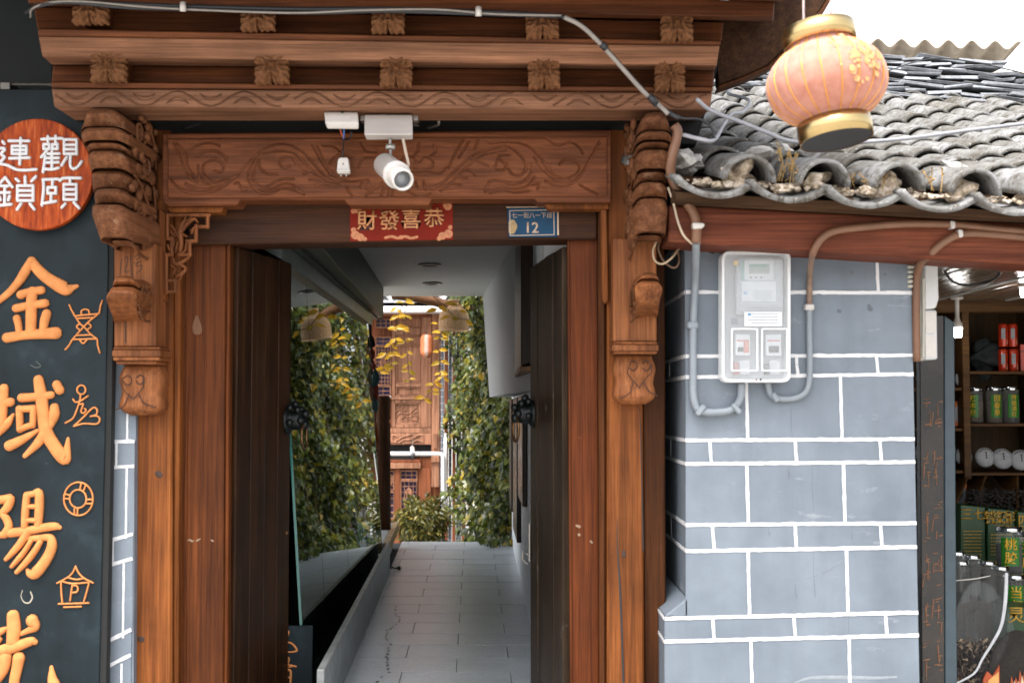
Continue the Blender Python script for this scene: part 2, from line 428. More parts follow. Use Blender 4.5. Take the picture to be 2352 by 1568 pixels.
SC7 = [[(150, 560), (230, 640), (350, 690), (500, 690), (650, 650), (780, 560), (880, 450), (980, 350), (1100, 240), (1250, 195), (1400, 220), (1520, 300), (1620, 420), (1720, 520), (1850, 570), (2020, 580)],
 [(300, 600), (420, 655), (560, 645), (700, 600), (820, 510), (930, 400)], [(1100, 290), (1250, 270), (1400, 290), (1500, 380), (1600, 480), (1720, 560), (1860, 600)],
 [(720, 560), (600, 590), (510, 540), (475, 450), (520, 380), (620, 360), (690, 420), (660, 480), (600, 470)], [(410, 330), (480, 280), (600, 270), (700, 320), (720, 370)], [(430, 420), (450, 560), (560, 610)],
 [(180, 180), (240, 320), (290, 440), (350, 540), (420, 590)], [(210, 190), (300, 300), (320, 420), (380, 520)], [(350, 240), (450, 200), (560, 185), (650, 220)],
 [(1010, 360), (940, 480), (960, 600), (1060, 690), (1160, 700), (1280, 650), (1400, 660), (1500, 705)], [(1040, 380), (990, 500), (1020, 600), (1100, 630), (1200, 590), (1290, 555), (1400, 550)], [(980, 620), (1100, 665), (1180, 660), (1280, 605), (1380, 610), (1470, 680)],
 [(1050, 360), (1060, 440), (1130, 500), (1230, 510)], [(1420, 400), (1390, 340), (1300, 330), (1260, 390), (1300, 440), (1360, 420)], [(1440, 400), (1520, 460), (1600, 470)], [(1500, 500), (1580, 480), (1640, 520)], [(1560, 560), (1650, 560), (1700, 600)], [(1620, 620), (1700, 590), (1760, 610)],
 [(1590, 210), (1700, 400), (1800, 520), (1950, 570)], [(1640, 220), (1740, 420), (1850, 540)], [(2020, 580), (2090, 570), (2080, 640)], [(2090, 575), (2160, 565), (2140, 650)], [(2290, 590), (2220, 640), (2130, 720)], [(2330, 600), (2280, 740)], [(1760, 520), (1770, 400), (1850, 310), (1960, 320)], [(1700, 215), (1800, 220), (1900, 290), (1980, 330)], [(2050, 430), (2100, 340), (2200, 330)], [(2080, 180), (2130, 260), (2230, 280)], [(1940, 640), (2000, 730), (2100, 740)], [(800, 600), (840, 590), (870, 640), (920, 650), (880, 670)]]
SC8 = [[(430, 640), (560, 560), (700, 430), (850, 300), (1000, 240), (1180, 215), (1320, 320), (1370, 420), (1320, 500), (1240, 500), (1190, 440)], [(520, 660), (640, 560), (760, 440), (900, 320), (1040, 270), (1160, 250)],
 [(960, 670), (1020, 560), (1130, 560), (1230, 590), (1330, 570), (1420, 480), (1430, 400)], [(1000, 650), (1100, 610), (1250, 640), (1380, 610), (1450, 520)], [(1010, 680), (1130, 650), (1260, 675), (1400, 660)],
 [(1000, 180), (1200, 170), (1400, 220), (1550, 380), (1620, 480), (1740, 540), (1860, 500), (1900, 420), (1850, 360), (1750, 350), (1700, 400)], [(1560, 560), (1680, 600), (1820, 580), (1930, 470), (2010, 330), (2100, 170)], [(1450, 330), (1560, 470), (1660, 550), (1780, 560)],
 [(1560, 130), (1680, 200), (1800, 170), (1900, 230), (1930, 290)], [(820, 340), (930, 380), (990, 410)], [(780, 450), (830, 460), (860, 500)], [(680, 520), (780, 530)], [(620, 580), (720, 600)], [(740, 150), (640, 330), (600, 430)], [(890, 150), (860, 240)], [(800, 170), (700, 330)],
 [(1060, 420), (1110, 310), (1200, 300)], [(1080, 450), (1150, 450), (1180, 380)], [(1110, 350), (1160, 390)], [(300, 180), (290, 260), (240, 320)], [(450, 190), (470, 260), (420, 310)], [(130, 350), (180, 310), (270, 340), (270, 430)], [(310, 370), (370, 320), (440, 360), (430, 420), (300, 440)],
 [(240, 470), (380, 460), (520, 480), (580, 420)], [(200, 660), (320, 720), (420, 680)], [(270, 560), (290, 620)], [(350, 560), (370, 640)], [(1900, 600), (1990, 650), (2080, 690)], [(1430, 600), (1500, 590), (1480, 640)], [(20, 600), (0, 720)], [(60, 610), (40, 720)]]
cv = [[p + (3.1,) for p in Z7(s)] for s in SC7] + [[p + (3.1,) for p in Z8(s)] for s in SC8]
obj('carved_panel', relief([(386, 321), (1394, 315), (1394, 449), (386, 455)], 560, 80, cv, 3.1, .014, 5.353, -1,
    extra=lambda P: .0035 * np.sin(P[:, 0] * .045 + np.sin(P[:, 1] * .06)) * np.sin(P[:, 1] * .07)), W_LINT, G, smooth=True)
# dark void and wall board behind the cornice
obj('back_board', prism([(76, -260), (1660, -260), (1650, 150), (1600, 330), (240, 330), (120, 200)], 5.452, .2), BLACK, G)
# ---- cornice tiers (left end, right end)
CL = [(119, 203, 5.10), (124, 246, 5.10), (174, 277, 5.26), (174, 277, 5.45), (119, 203, 5.45)]
CR_ = [(1636, 212, 5.10), (1630, 254, 5.10), (1602, 277, 5.26), (1602, 277, 5.45), (1636, 212, 5.45)]
obj('cornice_board', L2(CL, CR_), W_BEAML, G, bevel=.004)
wave = []
per = 153.5; x0 = 254.0
def wy(x): return 225 + 6 * (x - 120) / 1500 - 17 * math.cos(2 * math.pi * (x - x0) / per)
for a, b_ in ((128, 648), (678, 1180), (1272, 1622)):
    wave.append([(x, wy(x), 2.4) for x in np.arange(a, b_, 6)])
k = -1
while x0 + k * per < 1640:
    xc = x0 + k * per
    for s, xx in ((1, xc), (-1, xc + per / 2)):
        if 150 < xx < 1610:
            yy = 225 + 6 * (xx - 120) / 1500
            wave.append([(xx - 25, yy + s * 11, 1.2), (xx - 12, yy + s * 3, 3.2), (xx, yy + s * 0, 4.2), (xx + 12, yy + s * 3, 3.2), (xx + 25, yy + s * 11, 1.2)])
    k += 1
obj('wave_carving', relief([(122, 205), (1634, 214), (1629, 252), (126, 245)], 820, 34, wave, 2.4, .015, 5.092, -1), W_BEAML, G, smooth=True)
def tier(name, L, R_, mat, bv=.004):
    return obj(name, L2(L, R_), mat, G, bevel=bv)
tier('cornice_bead', [(117, 189, 5.07), (118, 202, 5.075), (118, 202, 5.4), (117, 189, 5.4)], [(1638, 201, 5.07), (1637, 211.4, 5.075), (1637, 211.4, 5.4), (1638, 201, 5.4)], W_BEAM)
tier('cornice_band', [(122, 150, 5.2), (119, 188.5, 5.19), (119, 188.5, 5.45), (122, 150, 5.45)], [(1641, 163, 5.2), (1638, 200, 5.19), (1638, 200, 5.45), (1641, 163, 5.45)], W_BEAM)
tier('cornice_cove', [(89, 84, 4.97), (97, 131, 5.02), (120, 149, 5.16), (120, 149, 5.45), (89, 84, 5.45)], [(1653, 105, 4.97), (1646, 152, 5.02), (1641, 162, 5.16), (1641, 162, 5.45), (1653, 105, 5.45)], W_BEAML)
tier('cornice_bead', [(87, 67, 4.945), (88, 83, 4.955), (88, 83, 5.4), (87, 67, 5.4)], [(1656, 95, 4.945), (1654, 104.4, 4.955), (1654, 104.4, 5.4), (1656, 95, 5.4)], W_BEAM)
tier('cornice_band', [(78, 16, 5.06), (86, 66.4, 5.05), (86, 66.4, 5.45), (78, 16, 5.45)], [(1662, 52, 5.06), (1657, 94.4, 5.05), (1657, 94.4, 5.45), (1662, 52, 5.45)], W_BEAM)
tier('cornice_beam', [(60, -46, 4.86), (64, 6, 4.86), (70, 14, 4.95), (70, 14, 5.45), (60, -46, 5.45)], [(1780, 4, 4.86), (1776, 40, 4.86), (1776, 50, 4.95), (1776, 50, 5.45), (1780, 4, 5.45)], W_BEAM)
tier('cornice_beam', [(40, -120, 4.7), (40, -60, 4.7), (40, -48, 4.8), (40, -48, 5.45), (40, -120, 5.45)], [(1800, -60, 4.7), (1792, -4, 4.7), (1792, 4, 4.8), (1792, 4, 5.45), (1800, -60, 5.45)], W_BEAM)
# ---- carved rosettes: acanthus squares
def rosette_mesh():
    V, F = [], []; nt_, nr = 168, 14
    for j in range(nr + 1):
        q = j / nr
        for i in range(nt_):
            a = 2 * math.pi * i / nt_
            sq = 1 / max(abs(math.cos(a)), abs(math.sin(a)))
            notch = 1 - .24 * math.exp(-(((a + math.pi / 4) % (math.pi / 2) - math.pi / 4) / .075) ** 2)
            sc = 1 + .045 * math.cos(a * 20 + math.pi)
            rr = min(sq, 1.37) * notch * sc * q
            d = abs(((a) % (math.pi / 2)) - math.pi / 4)
            h = .5 + .16 * math.cos(d * 9) * q + .13 * math.cos(a * 12 + math.pi) * q ** 2 - .55 * math.exp(-((a + math.pi / 4) % (math.pi / 2) - math.pi / 4) ** 2 / .012) * (q > .3) * q
            for cxr, cyr in ((.80, 0), (-.80, 0), (0, .80), (0, -.80)):
                dd_ = math.hypot(rr * math.cos(a) - cxr, rr * math.sin(a) - cyr); h += .50 * math.exp(-((dd_ - .42) / .075) ** 2) - .28 * math.exp(-((dd_ - .24) / .09) ** 2)
            h += .6 * math.exp(-(q / .13) ** 2) - .38 * math.exp(-((q - .27) / .08) ** 2)
            h *= 1 - .25 * q ** 8
            V.append((rr * math.cos(a), -h, rr * math.sin(a)))
    for j in range(nr):
        for i in range(nt_):
            F.append((j * nt_ + i, j * nt_ + (i + 1) % nt_, (j + 1) * nt_ + (i + 1) % nt_, (j + 1) * nt_ + i))
    b = len(V)
    for i in range(nt_):
        v = V[nr * nt_ + i]; V.append((v[0], 1.3, v[2]))
    for i in range(nt_):
        F.append((nr * nt_ + i, nr * nt_ + (i + 1) % nt_, b + (i + 1) % nt_, b + i))
    return mesh('rosette', V, F, True)
RM = rosette_mesh(); RM.materials.append(W_ROSE)
for x, y, w, h, Y in ((249, 146, 39, 42, 5.03), (624, 150, 38, 41, 5.03), (910, 158, 36, 40, 5.03), (1249, 162, 36, 40, 5.03), (1539, 172, 34, 39, 5.03),
                      (207, 12, 39, 42, 4.90), (591, 28, 38, 41, 4.90), (891, 34, 37, 40, 4.90), (1245, 46, 37, 40, 4.90), (1555, 54, 36, 40, 4.90)):
    o = obj('rosette', RM, W_ROSE); p = at(x, y, Y); o.location = p
    o.scale = (w * Y / FD, .026, h * Y / FD); o.rotation_euler = (0, R(random.uniform(-2.5, 2.5)), 0); par(o, G)
    blk = obj('rosette_block', pbox(x - w * .78, y - h * .8, x + w * .78, y + h * .8, Y + .025, .26), W_BEAM, G)
# ---- dragon-head brackets: lofted from a carved profile
def bracket(name, rows, Yback, mat, bulge=.04, soft=False):
    """rows: (yD, xl, xr, Yfront)"""
    V, F = [], []; n = 15
    if soft: rows = cr(rows, 2)
    for y, xl, xr, Yf in rows:
        a = at(xl, y, Yf); b = at(xr, y, Yf)
        row = [(a.x, Yback, a.z)]
        for k in range(n):
            t = -1 + 2 * k / (n - 1); e = abs(t) ** 5
            row.append((a.x + (b.x - a.x) * (k / (n - 1)), Yf + bulge * e, a.z - .012 * e))
        row.append((b.x, Yback, a.z)); V += row
    m = n + 2
    for i in range(len(rows) - 1):
        for k in range(m - 1):
            F.append((i * m + k, i * m + k + 1, (i + 1) * m + k + 1, (i + 1) * m + k))
    F.append(tuple(range(m))); F.append(tuple(range((len(rows) - 1) * m, len(rows) * m)))
    o = obj(name, (V, F), mat, G, smooth=True); o.data.set_sharp_from_angle(angle=R(32)); return o
def layers(L):
    rows = []
    for (y0, y1, xa0, xb0, xa1, xb1, Yf, Yt, Yb) in L:
        for q, d in ((0, None), (.03, .055), (.08, .03), (.16, .010), (.28, 0), (.5, .006), (.78, .022), (.95, .036), (1.0, None)):
            Y = (Yt if q == 0 else Yb) if d is None else Yf + d
            e = .5 - .5 * math.cos(math.pi * min(1, q * 5)) ; inset = 5 * (1 - e) if q < .2 else 0
            rows.append((y0 + (y1 - y0) * q, xa0 + (xa1 - xa0) * q + inset, xb0 + (xb1 - xb0) * q - inset, Y))
    return rows
DL = layers([(249, 292, 192, 274, 177, 288, 4.95, 5.16, 5.02), (292.6, 323, 177, 289, 184, 288, 4.93, 5.03, 5.10), (324, 343.5, 191, 283, 196, 286, 4.985, 5.06, 5.05), (344, 387, 192, 287, 203, 292, 4.985, 5.05, 5.07), (387.5, 433, 201, 292, 208, 294, 5.045, 5.08, 5.10), (433.5, 467, 208, 292, 213, 290, 4.985, 5.09, 5.09), (467.5, 547, 199, 293, 226, 300, 4.955, 5.10, 5.16), (547.5, 565, 236, 304, 262, 314, 5.16, 5.18, 5.28)])
DG = bracket('dragon_head', DL, 5.47, W_CARVE)
DRr = layers([(257, 300, 1476, 1534, 1465, 1547, 4.96, 5.16, 5.02), (300.6, 322, 1465, 1547, 1463, 1544, 4.95, 5.03, 5.09), (323, 341, 1464, 1543, 1466, 1541, 4.985, 5.05, 5.05), (341.5, 388, 1462, 1545, 1463, 1538, 4.975, 5.05, 5.07), (388.5, 418, 1463, 1536, 1461, 1534, 5.045, 5.08, 5.10), (418.5, 453, 1460, 1536, 1461, 1535, 4.985, 5.11, 5.10), (453.5, 535, 1460, 1538, 1459, 1531, 4.96, 5.10, 5.16), (535.5, 553, 1458, 1526, 1452, 1518, 5.16, 5.18, 5.28)])
DGR = bracket('dragon_head', DRr, 5.47, W_CARVE)
# carved scales and scrolls on the inner cheeks of the heads
def cheek(parent, X, curves, sgn):
    G_ = []
    for c in curves:
        P = [Vector((X, y, z)) for y, z in cr(c, 5)]
        G_.append(tube([tuple(p) for p in P], .006, 6))
    o = obj('cheek_carving', merge(*G_), W_CARVE, parent, smooth=True); return o
xl = at(290, 400, 5.0).x + .001; xr = at(1462, 400, 5.0).x - .001
def spiral(cy, cz, r, turns=1.7, n=16, ph=0):
    return [(cy + r * (1 - .75 * i / n) * math.cos(ph + turns * 2 * math.pi * i / n), cz + r * (1 - .75 * i / n) * math.sin(ph + turns * 2 * math.pi * i / n)) for i in range(n + 1)]
zt = at(290, 300, 5.1).z; zm = at(290, 400, 5.1).z; zb = at(290, 505, 5.1).z
cks = [spiral(5.16, zt, .045), spiral(5.27, zm + .05, .05), spiral(5.2, zb + .02, .055), spiral(5.33, zb - .02, .045), spiral(5.36, zm + .12, .035),
       [(5.05, zt - .03), (5.12, zt - .07), (5.2, zt - .06), (5.26, zt)], [(5.1, zm), (5.2, zm - .03), (5.32, zm - .1)], [(5.3, zt + .06), (5.38, zt), (5.42, zt - .1)], [(5.1, zb - .1), (5.25, zb - .13), (5.4, zb - .13)], [(5.38, zm), (5.41, zm - .08), (5.4, zb + .04)]]
cheek(DG, xl, cks, 1); cheek(DGR, xr, cks, -1)
for par_, X_, sg in ((DG, xl, 1), (DGR, xr, -1)):
    gs = []
    for q in range(34):
        yq = random.uniform(5.08, 5.44); zq = random.uniform(zb - .1, zt + .08); r_ = random.uniform(.012, .03)
        bm = bmesh.new(); bmesh.ops.create_icosphere(bm, subdivisions=2, radius=1.0)
        gs.append(([Vector((X_ + v.co.x * .014, yq + v.co.y * r_, zq + v.co.z * r_)) for v in bm.verts], [tuple(v.index for v in f.verts) for f in bm.faces])); bm.free()
    o = obj('carved_scales', merge(*gs), W_CARVE, par_, smooth=True); o['kind'] = 'stuff'
# pendant columns hanging in front of the posts
def pend(x0, x1, yt, yb, Y, side, mat=W_PEND):
    return obj('pendant_shaft', prism([(x0, yt), (x1, yt), (x1, yb), (x0, yb)], Y, 5.45 - Y - .002), mat, G, bevel=.004)
pend(262, 358, 560, 796, 5.30, 1); pend(1408, 1508, 548, 784, 5.30, -1)
obj('pendant_groove', strokes([[(1140, 1360, 4), (1142, 1560, 5)]], Zr(0, 660, 2.352), 5.2992, .001), INK, G)
def collar(x0, x1, ys, Y):
    gs = []
    for (ya, yb, d) in ys:
        gs.append(prism([(x0 - d, ya), (x1 + d, ya), (x1 + d, yb), (x0 - d, yb)], Y - d * .0018, 5.45 - Y + d * .0018 - .003))
    for q in gs: obj('pendant_collar', q, W_PEND, G, bevel=.004)
collar(262, 364, [(796.5, 803, 2), (803.4, 819, 5), (819.4, 828, 3), (828.4, 836, -4)], 5.28)
collar(1411, 1508, [(784.5, 791, 2), (791.4, 806, 5), (806.4, 812, 2)], 5.28)
def bulb(x0, x1, y0, y1, Y):
    V, F = [], []; rows = []
    H = y1 - y0
    for q, w in ((0, .80), (.05, .86), (.14, .93), (.24, 1.0), (.34, 1.0), (.46, .93), (.58, .90), (.70, .96), (.80, 1.0), (.86, .96), (.93, .80), (1.0, .55)):
        rows.append((y0 + q * H, w))
    n = 28
    cx = at((x0 + x1) / 2, y0, Y).x; wx = (x1 - x0) / 2 * Y / FD; wy_ = wx * .9
    for y, w in rows:
        z = at((x0 + x1) / 2, y, Y).z
        for k_ in range(n):
            a = 2 * math.pi * k_ / n; c, s = math.cos(a), math.sin(a)
            p = (abs(c) ** 6 + abs(s) ** 6) ** (-1 / 6)
            V.append((cx + c * p * wx * w, Y + .13 + s * p * wy_ * w * .95, z))
    for i in range(len(rows) - 1):
        for k_ in range(n):
            F.append((i * n + k_, i * n + (k_ + 1) % n, (i + 1) * n + (k_ + 1) % n, (i + 1) * n + k_))
    F.append(tuple(range(n))); F.append(tuple(range((len(rows) - 1) * n, len(rows) * n)))
    return obj('pendant_bud', (V, F), W_PEND, G, smooth=True)
bl = bulb(261, 366, 837, 954, 5.29); br = bulb(1412, 1511, 813, 928, 5.29)
zA = Zr(0, 1320, 2.352)
CARVE_LINE = plain('carving_line', srgb(66, 36, 22), .7)
yl = at(310, 880, 5.29).y + .13 - (105 / 2 * 5.29 / FD) * .9 * .95
def facecurl(parent, f, L, Y):
    obj('carved_line', strokes(L, f, Y, .003, r=5), CARVE_LINE, parent)
LF = [[(1120, 330), (1160, 310), (1195, 340), (1185, 385), (1145, 395), (1115, 360)], [(1110, 330), (1105, 400), (1150, 470), (1210, 520)], [(1240, 330), (1275, 305), (1305, 330), (1295, 380), (1255, 385), (1238, 355)], [(1308, 330), (1305, 400), (1260, 470), (1215, 520)], [(1175, 480), (1120, 590), (1050, 620)], [(1258, 470), (1310, 560), (1420, 600)]]
facecurl(bl, zA, LF, yl - .002)
zB = Zr(2000, 1320, 2.352)
RF = [[(1020, 220), (1040, 180), (1080, 185), (1090, 230), (1060, 265), (1025, 245)], [(1012, 230), (1005, 290), (1050, 350), (1115, 420)], [(1140, 200), (1165, 175), (1205, 195), (1210, 240), (1170, 268), (1140, 240)], [(1225, 210), (1215, 290), (1165, 340), (1115, 415)], [(1055, 370), (1020, 470), (930, 520)], [(1150, 370), (1200, 450), (1275, 495)]]
facecurl(br, zB, RF, yl - .002)
# little cloud brackets on the pendants
BL_ = [(634, 262, 306, 5.16), (638, 258, 310, 5.10), (646, 256, 312, 5.08), (653, 256, 314, 5.10), (656, 254, 314, 5.13), (660, 248, 314, 5.09), (668, 243, 312, 5.05), (676, 240, 310, 5.05), (688, 243, 310, 5.07), (705, 250, 312, 5.12), (722, 256, 316, 5.18), (733, 258, 326, 5.27)]
b1 = bracket('cloud_bracket', BL_, 5.31, W_PEND, .02, True)
BR_ = [(626, 1474, 1508, 5.16), (631, 1468, 1514, 5.10), (638, 1466, 1514, 5.09), (644, 1464, 1516, 5.12), (648, 1462, 1520, 5.07), (655, 1460, 1523, 5.05), (664, 1460, 1522, 5.06), (680, 1462, 1517, 5.08), (700, 1462, 1514, 5.12), (716, 1460, 1512, 5.19), (724, 1456, 1508, 5.28)]
b2 = bracket('cloud_bracket', BR_, 5.31, W_PEND, .02, True)
zc_ = at(300, 690, 5.2).z
ck2 = [spiral(5.17, zc_ + .02, .03), [(5.1, zc_ - .02), (5.17, zc_ - .05), (5.26, zc_ - .04)], [(5.12, zc_ - .05), (5.19, zc_ - .08), (5.27, zc_ - .08)], [(5.2, zc_ + .06), (5.26, zc_ + .02), (5.28, zc_ - .02)]]
cheek(b1, at(312, 690, 5.08).x + .002, ck2, 1); cheek(b2, at(1461, 690, 5.08).x - .002, ck2, -1)
# mouldings below the lintel and openwork corner bracket
obj('corner_moulding', prism([(364, 476), (379, 490), (379, 686), (372, 694), (364, 690)], 5.40, .06), W_POST, G, bevel=.004)
obj('corner_moulding', prism([(1380, 480), (1394, 480), (1398, 690), (1391, 698), (1384, 690)], 5.41, .06), W_POST, G, bevel=.004)
zC = Zr(0, 660, 2.352)
FR = [[(1520, 405), (1905, 405)], [(1890, 405), (1890, 515)], [(1890, 510), (1810, 510)], [(1785, 500), (1785, 640)], [(1785, 640), (1700, 640)], [(1725, 640), (1725, 770)], [(1730, 765), (1625, 765)], [(1525, 405), (1525, 600)], [(1525, 620), (1570, 620)], [(1565, 610), (1565, 770)], [(1565, 765), (1505, 765)], [(1515, 765), (1515, 1110)], [(1510, 1100), (1600, 1100)], [(1595, 1100), (1595, 995)], [(1600, 1000), (1540, 1000)]]
LV = [[(1690, 420, 8), (1660, 500, 22), (1640, 570, 26), (1650, 660, 22), (1640, 740, 14), (1650, 720, 8)], [(1620, 480, 6), (1630, 560, 20), (1570, 580, 8)], [(1660, 540, 18), (1720, 470, 18), (1770, 440, 14), (1800, 470, 10)], [(1650, 570, 14), (1700, 600, 10)], [(1790, 500, 10), (1745, 545, 14)], [(1575, 800, 14), (1600, 850, 20), (1660, 830, 18), (1715, 790, 12)], [(1640, 850, 18), (1690, 890, 14), (1650, 940, 18), (1600, 970, 12)], [(1660, 930, 14), (1640, 990, 8)], [(1590, 640, 14), (1580, 690, 14)], [(1530, 680, 12), (1545, 720, 12)], [(1760, 540, 12), (1745, 570, 8)], [(1700, 660, 14), (1690, 720, 12), (1660, 750, 10)], [(1560, 500, 12), (1590, 540, 14), (1620, 600, 12)], [(1560, 860, 12), (1600, 900, 14), (1570, 950, 10)], [(1740, 430, 10), (1700, 460, 12)], [(1560, 560, 12), (1600, 600, 12)], [(1620, 650, 12), (1600, 740, 12)]]
cb_ = obj('openwork_bracket', merge(strokes(FR, zC, 5.405, .012, r=17), strokes(LV, zC, 5.407, .016)), W_PEND, G, smooth=False)
obj('paper_tag', strokes([[(1790, 1330, 14), (1790, 1400, 38), (1795, 1450, 44)]], zC, 5.541, .002), plain('tag_paper', srgb(120, 84, 58), .8), G)
# hand-written house number on the pendant
HW = [[(1105, 805), (1092, 950)], [(1128, 805), (1150, 782), (1162, 800), (1155, 850), (1135, 920), (1178, 912)], [(1185, 770), (1192, 860), (1203, 965)], [(1222, 790), (1250, 765), (1270, 775), (1262, 800), (1232, 808)], [(1215, 840), (1280, 828)], [(1250, 832), (1235, 870), (1290, 862), (1280, 900), (1240, 930)]]
obj('pencil_number', strokes(HW, zC, 5.2992, .0006, r=3.0), INK, G)
# ---- door leaves, swung inwards
def leaf(hx, fx, Yh, Yf, ztop, mat, planks=4):
    a = Vector(((hx - CX) * Yh / FD, Yh, 0)); b = Vector(((fx - CX) * Yf / FD, Yf, 0))
    d = (b - a); n = Vector((d.y, -d.x, 0)).normalized()
    first = None
    for i in range(planks):
        p = a + d * (i / planks); q = a + d * ((i + 1) / planks - .004)
        t = .045 + .004 * (i % 2)
        A = [p + n * t / 2, q + n * t / 2, q - n * t / 2, p - n * t / 2]
        if first is None:
            first = obj('door_leaf', loft2([v + Vector((0, 0, .12)) for v in A], [v + Vector((0, 0, ztop)) for v in A]), mat, G, bevel=.004)
        else:
            obj('door_plank', loft2([v + Vector((0, 0, .12)) for v in A], [v + Vector((0, 0, ztop + random.uniform(-.004, .004))) for v in A]), mat, first, bevel=.004)
    return first, a, b, n
ZT = at(535, 566, 5.58).z
LFL, la, lb, ln = leaf(533, 657, 5.60, 6.27, ZT, W_DOOR)
LFR, ra, rb, rn = leaf(1303, 1229, 5.60, 6.42, ZT, W_DOORR)
BRONZE = plain('bronze_dark', srgb(28, 32, 32), .4, .6, var=.3, scale=40)
BRASS = plain('brass_worn', srgb(120, 90, 60), .35, .9, var=.3)
def knocker(parent, p, n, up=1):
    g = xf(lathe([(.001, .0), (.07, .0), (.068, .01), (.05, .018), (.045, .03), (.048, .055), (.04, .075), (.02, .085), (.001, .086)], 20), Matrix.Translation(p) @ n.to_track_quat('Z', 'Y').to_matrix().to_4x4())
    k_ = obj('knocker', g, BRONZE, parent, smooth=True)
    bl_ = []
    t = Vector((-n.y, n.x, 0))
    for (u, w, h_, r_) in ((-.028, .05, .06, .018), (.028, .05, .06, .018), (0, .03, .09, .02), (-.03, .0, .075, .02), (.03, 0, .075, .02), (0, -.02, .085, .024), (-.05, .06, .03, .016), (.05, .06, .03, .016), (-.055, -.01, .03, .018), (.055, -.01, .03, .018), (0, .075, .04, .02)):
        c = p + t * u + Vector((0, 0, w)) + n * h_
        bm = bmesh.new(); bmesh.ops.create_icosphere(bm, subdivisions=2, radius=r_); V = [v.co + c for v in bm.verts]; F = [tuple(v.index for v in f.verts) for f in bm.faces]; bm.free(); bl_.append((V, F))
    obj('lion_mask', merge(*bl_), BRONZE, parent, smooth=True)
    c = p + n * .078 + Vector((0, 0, -.075))
    obj('ring', tube([tuple(c + t * .052 * math.cos(a) + Vector((0, 0, .062 * math.sin(a))) + n * .012 * math.sin(a * .5)) for a in np.linspace(0, 2 * math.pi, 24, endpoint=False)], .006, 6, closed=True), BRASS, parent, smooth=True)
pl = la + (lb - la) * .94; pl.z = at(640, 965, 6.2).z
knocker(LFL, pl - ln * -.024 if ln.x > 0 else pl - ln * .024, ln if ln.x > 0 else -ln)
pr = ra + (rb - ra) * .90; pr.z = at(1225, 950, 6.3).z
knocker(LFR, pr + (rn if rn.x < 0 else -rn) * .024, rn if rn.x < 0 else -rn)
pz = lb + Vector((.0, -.03, 0)); 
obj('latch', box(lb.x - .012, lb.x + .022, lb.y - .05, lb.y - .02, at(657, 1224, 6.2).z - .008, at(657, 1224, 6.2).z + .008), BRASS, LFL, bevel=.002)
q0 = rb + Vector((-.028, -.06, 0)); za, zb_ = at(1225, 1205, 6.3).z, at(1225, 1292, 6.3).z
obj('bolt', tube([(q0.x, q0.y, za), (q0.x, q0.y, zb_)], .006, 8), STEEL, LFR)
obj('bolt_staple', tube([(q0.x - .004, q0.y, zb_ + .03), (q0.x - .03, q0.y, zb_ + .05), (q0.x - .034, q0.y, zb_ + .01), (q0.x - .01, q0.y, zb_ - .012)], .007, 8), STEEL, LFR)
obj('threshold', box(la.x, ra.x, 5.5, 5.66, .0, .19), W_SIDE, G, bevel=.01)
# ---- eave roof over the gate (its underside shows at the top corners)
SOFY0, SOFY1 = 4.55, 7.6
zs0 = at(1176, -60, 4.7).z
for i in range(17):
    xa = -3.35 + i * .285; xb = xa + .279
    if xb > 1.16: xb = 1.16
    if xa > 1.1: break
    obj('soffit_plank', loft2([(xa, SOFY0, zs0), (xb, SOFY0, zs0), (xb, SOFY0, zs0 + .03), (xa, SOFY0, zs0 + .03)], [(xa, SOFY1, zs0 + 1.1), (xb, SOFY1, zs0 + 1.1), (xb, SOFY1, zs0 + 1.13), (xa, SOFY1, zs0 + 1.13)]), W_SOFF, G, bevel=.003)
ROOFC = plain('gate_roof_top', srgb(92, 92, 92), .8)
obj('roof_cover', loft2([(-3.4, SOFY0 - .1, zs0 + .04), (1.2, SOFY0 - .1, zs0 + .04), (1.2, SOFY0 - .1, zs0 + .12), (-3.4, SOFY0 - .1, zs0 + .12)], [(-3.4, SOFY1, zs0 + 1.15), (1.2, SOFY1, zs0 + 1.15), (1.2, SOFY1, zs0 + 1.23), (-3.4, SOFY1, zs0 + 1.23)]), ROOFC, G)
obj('gable_board', prism([(1640, 40), (1700, -30), (1800, -30), (1910, -20), (1885, 22), (1838, 78), (1764, 150), (1706, 176), (1650, 196)], 5.50, .08), W_SOFF, G, bevel=.004)
obj('gable_edge', prism([(1912, -20), (1920, -20), (1893, 28), (1846, 84), (1770, 157), (1708, 184), (1650, 204), (1650, 197), (1706, 177), (1764, 151), (1838, 79), (1885, 23)], 5.485, .1), W_SIDE, G, bevel=.003)
# ------------------------------------------------------------------ left neighbour: dark wall, pier and shop sign
DARKW = plain('dark_wall', srgb(34, 44, 46), .6, var=.35, scale=5)
o = obj('dark_wall', box(-4.2, at(330, 500, 5.72).x, 5.72, 5.9, .0, 3.9), DARKW); tag(o, 'dark shopfront wall behind the hanging black signboard', 'wall')
pp = thing('metal_rail', 'thin grey metal rail fixed across dark wall above the signboard', 'rail', at(60, 195, 5.6))
obj('rail', ptube([(-60, 193, 5.62), (40, 193, 5.62), (200, 195, 5.62)], .009), STEEL, pp)
obj('rail_clamp', pbox(0, 188, 24, 206, 5.6, .1), STEEL, pp, bevel=.004)
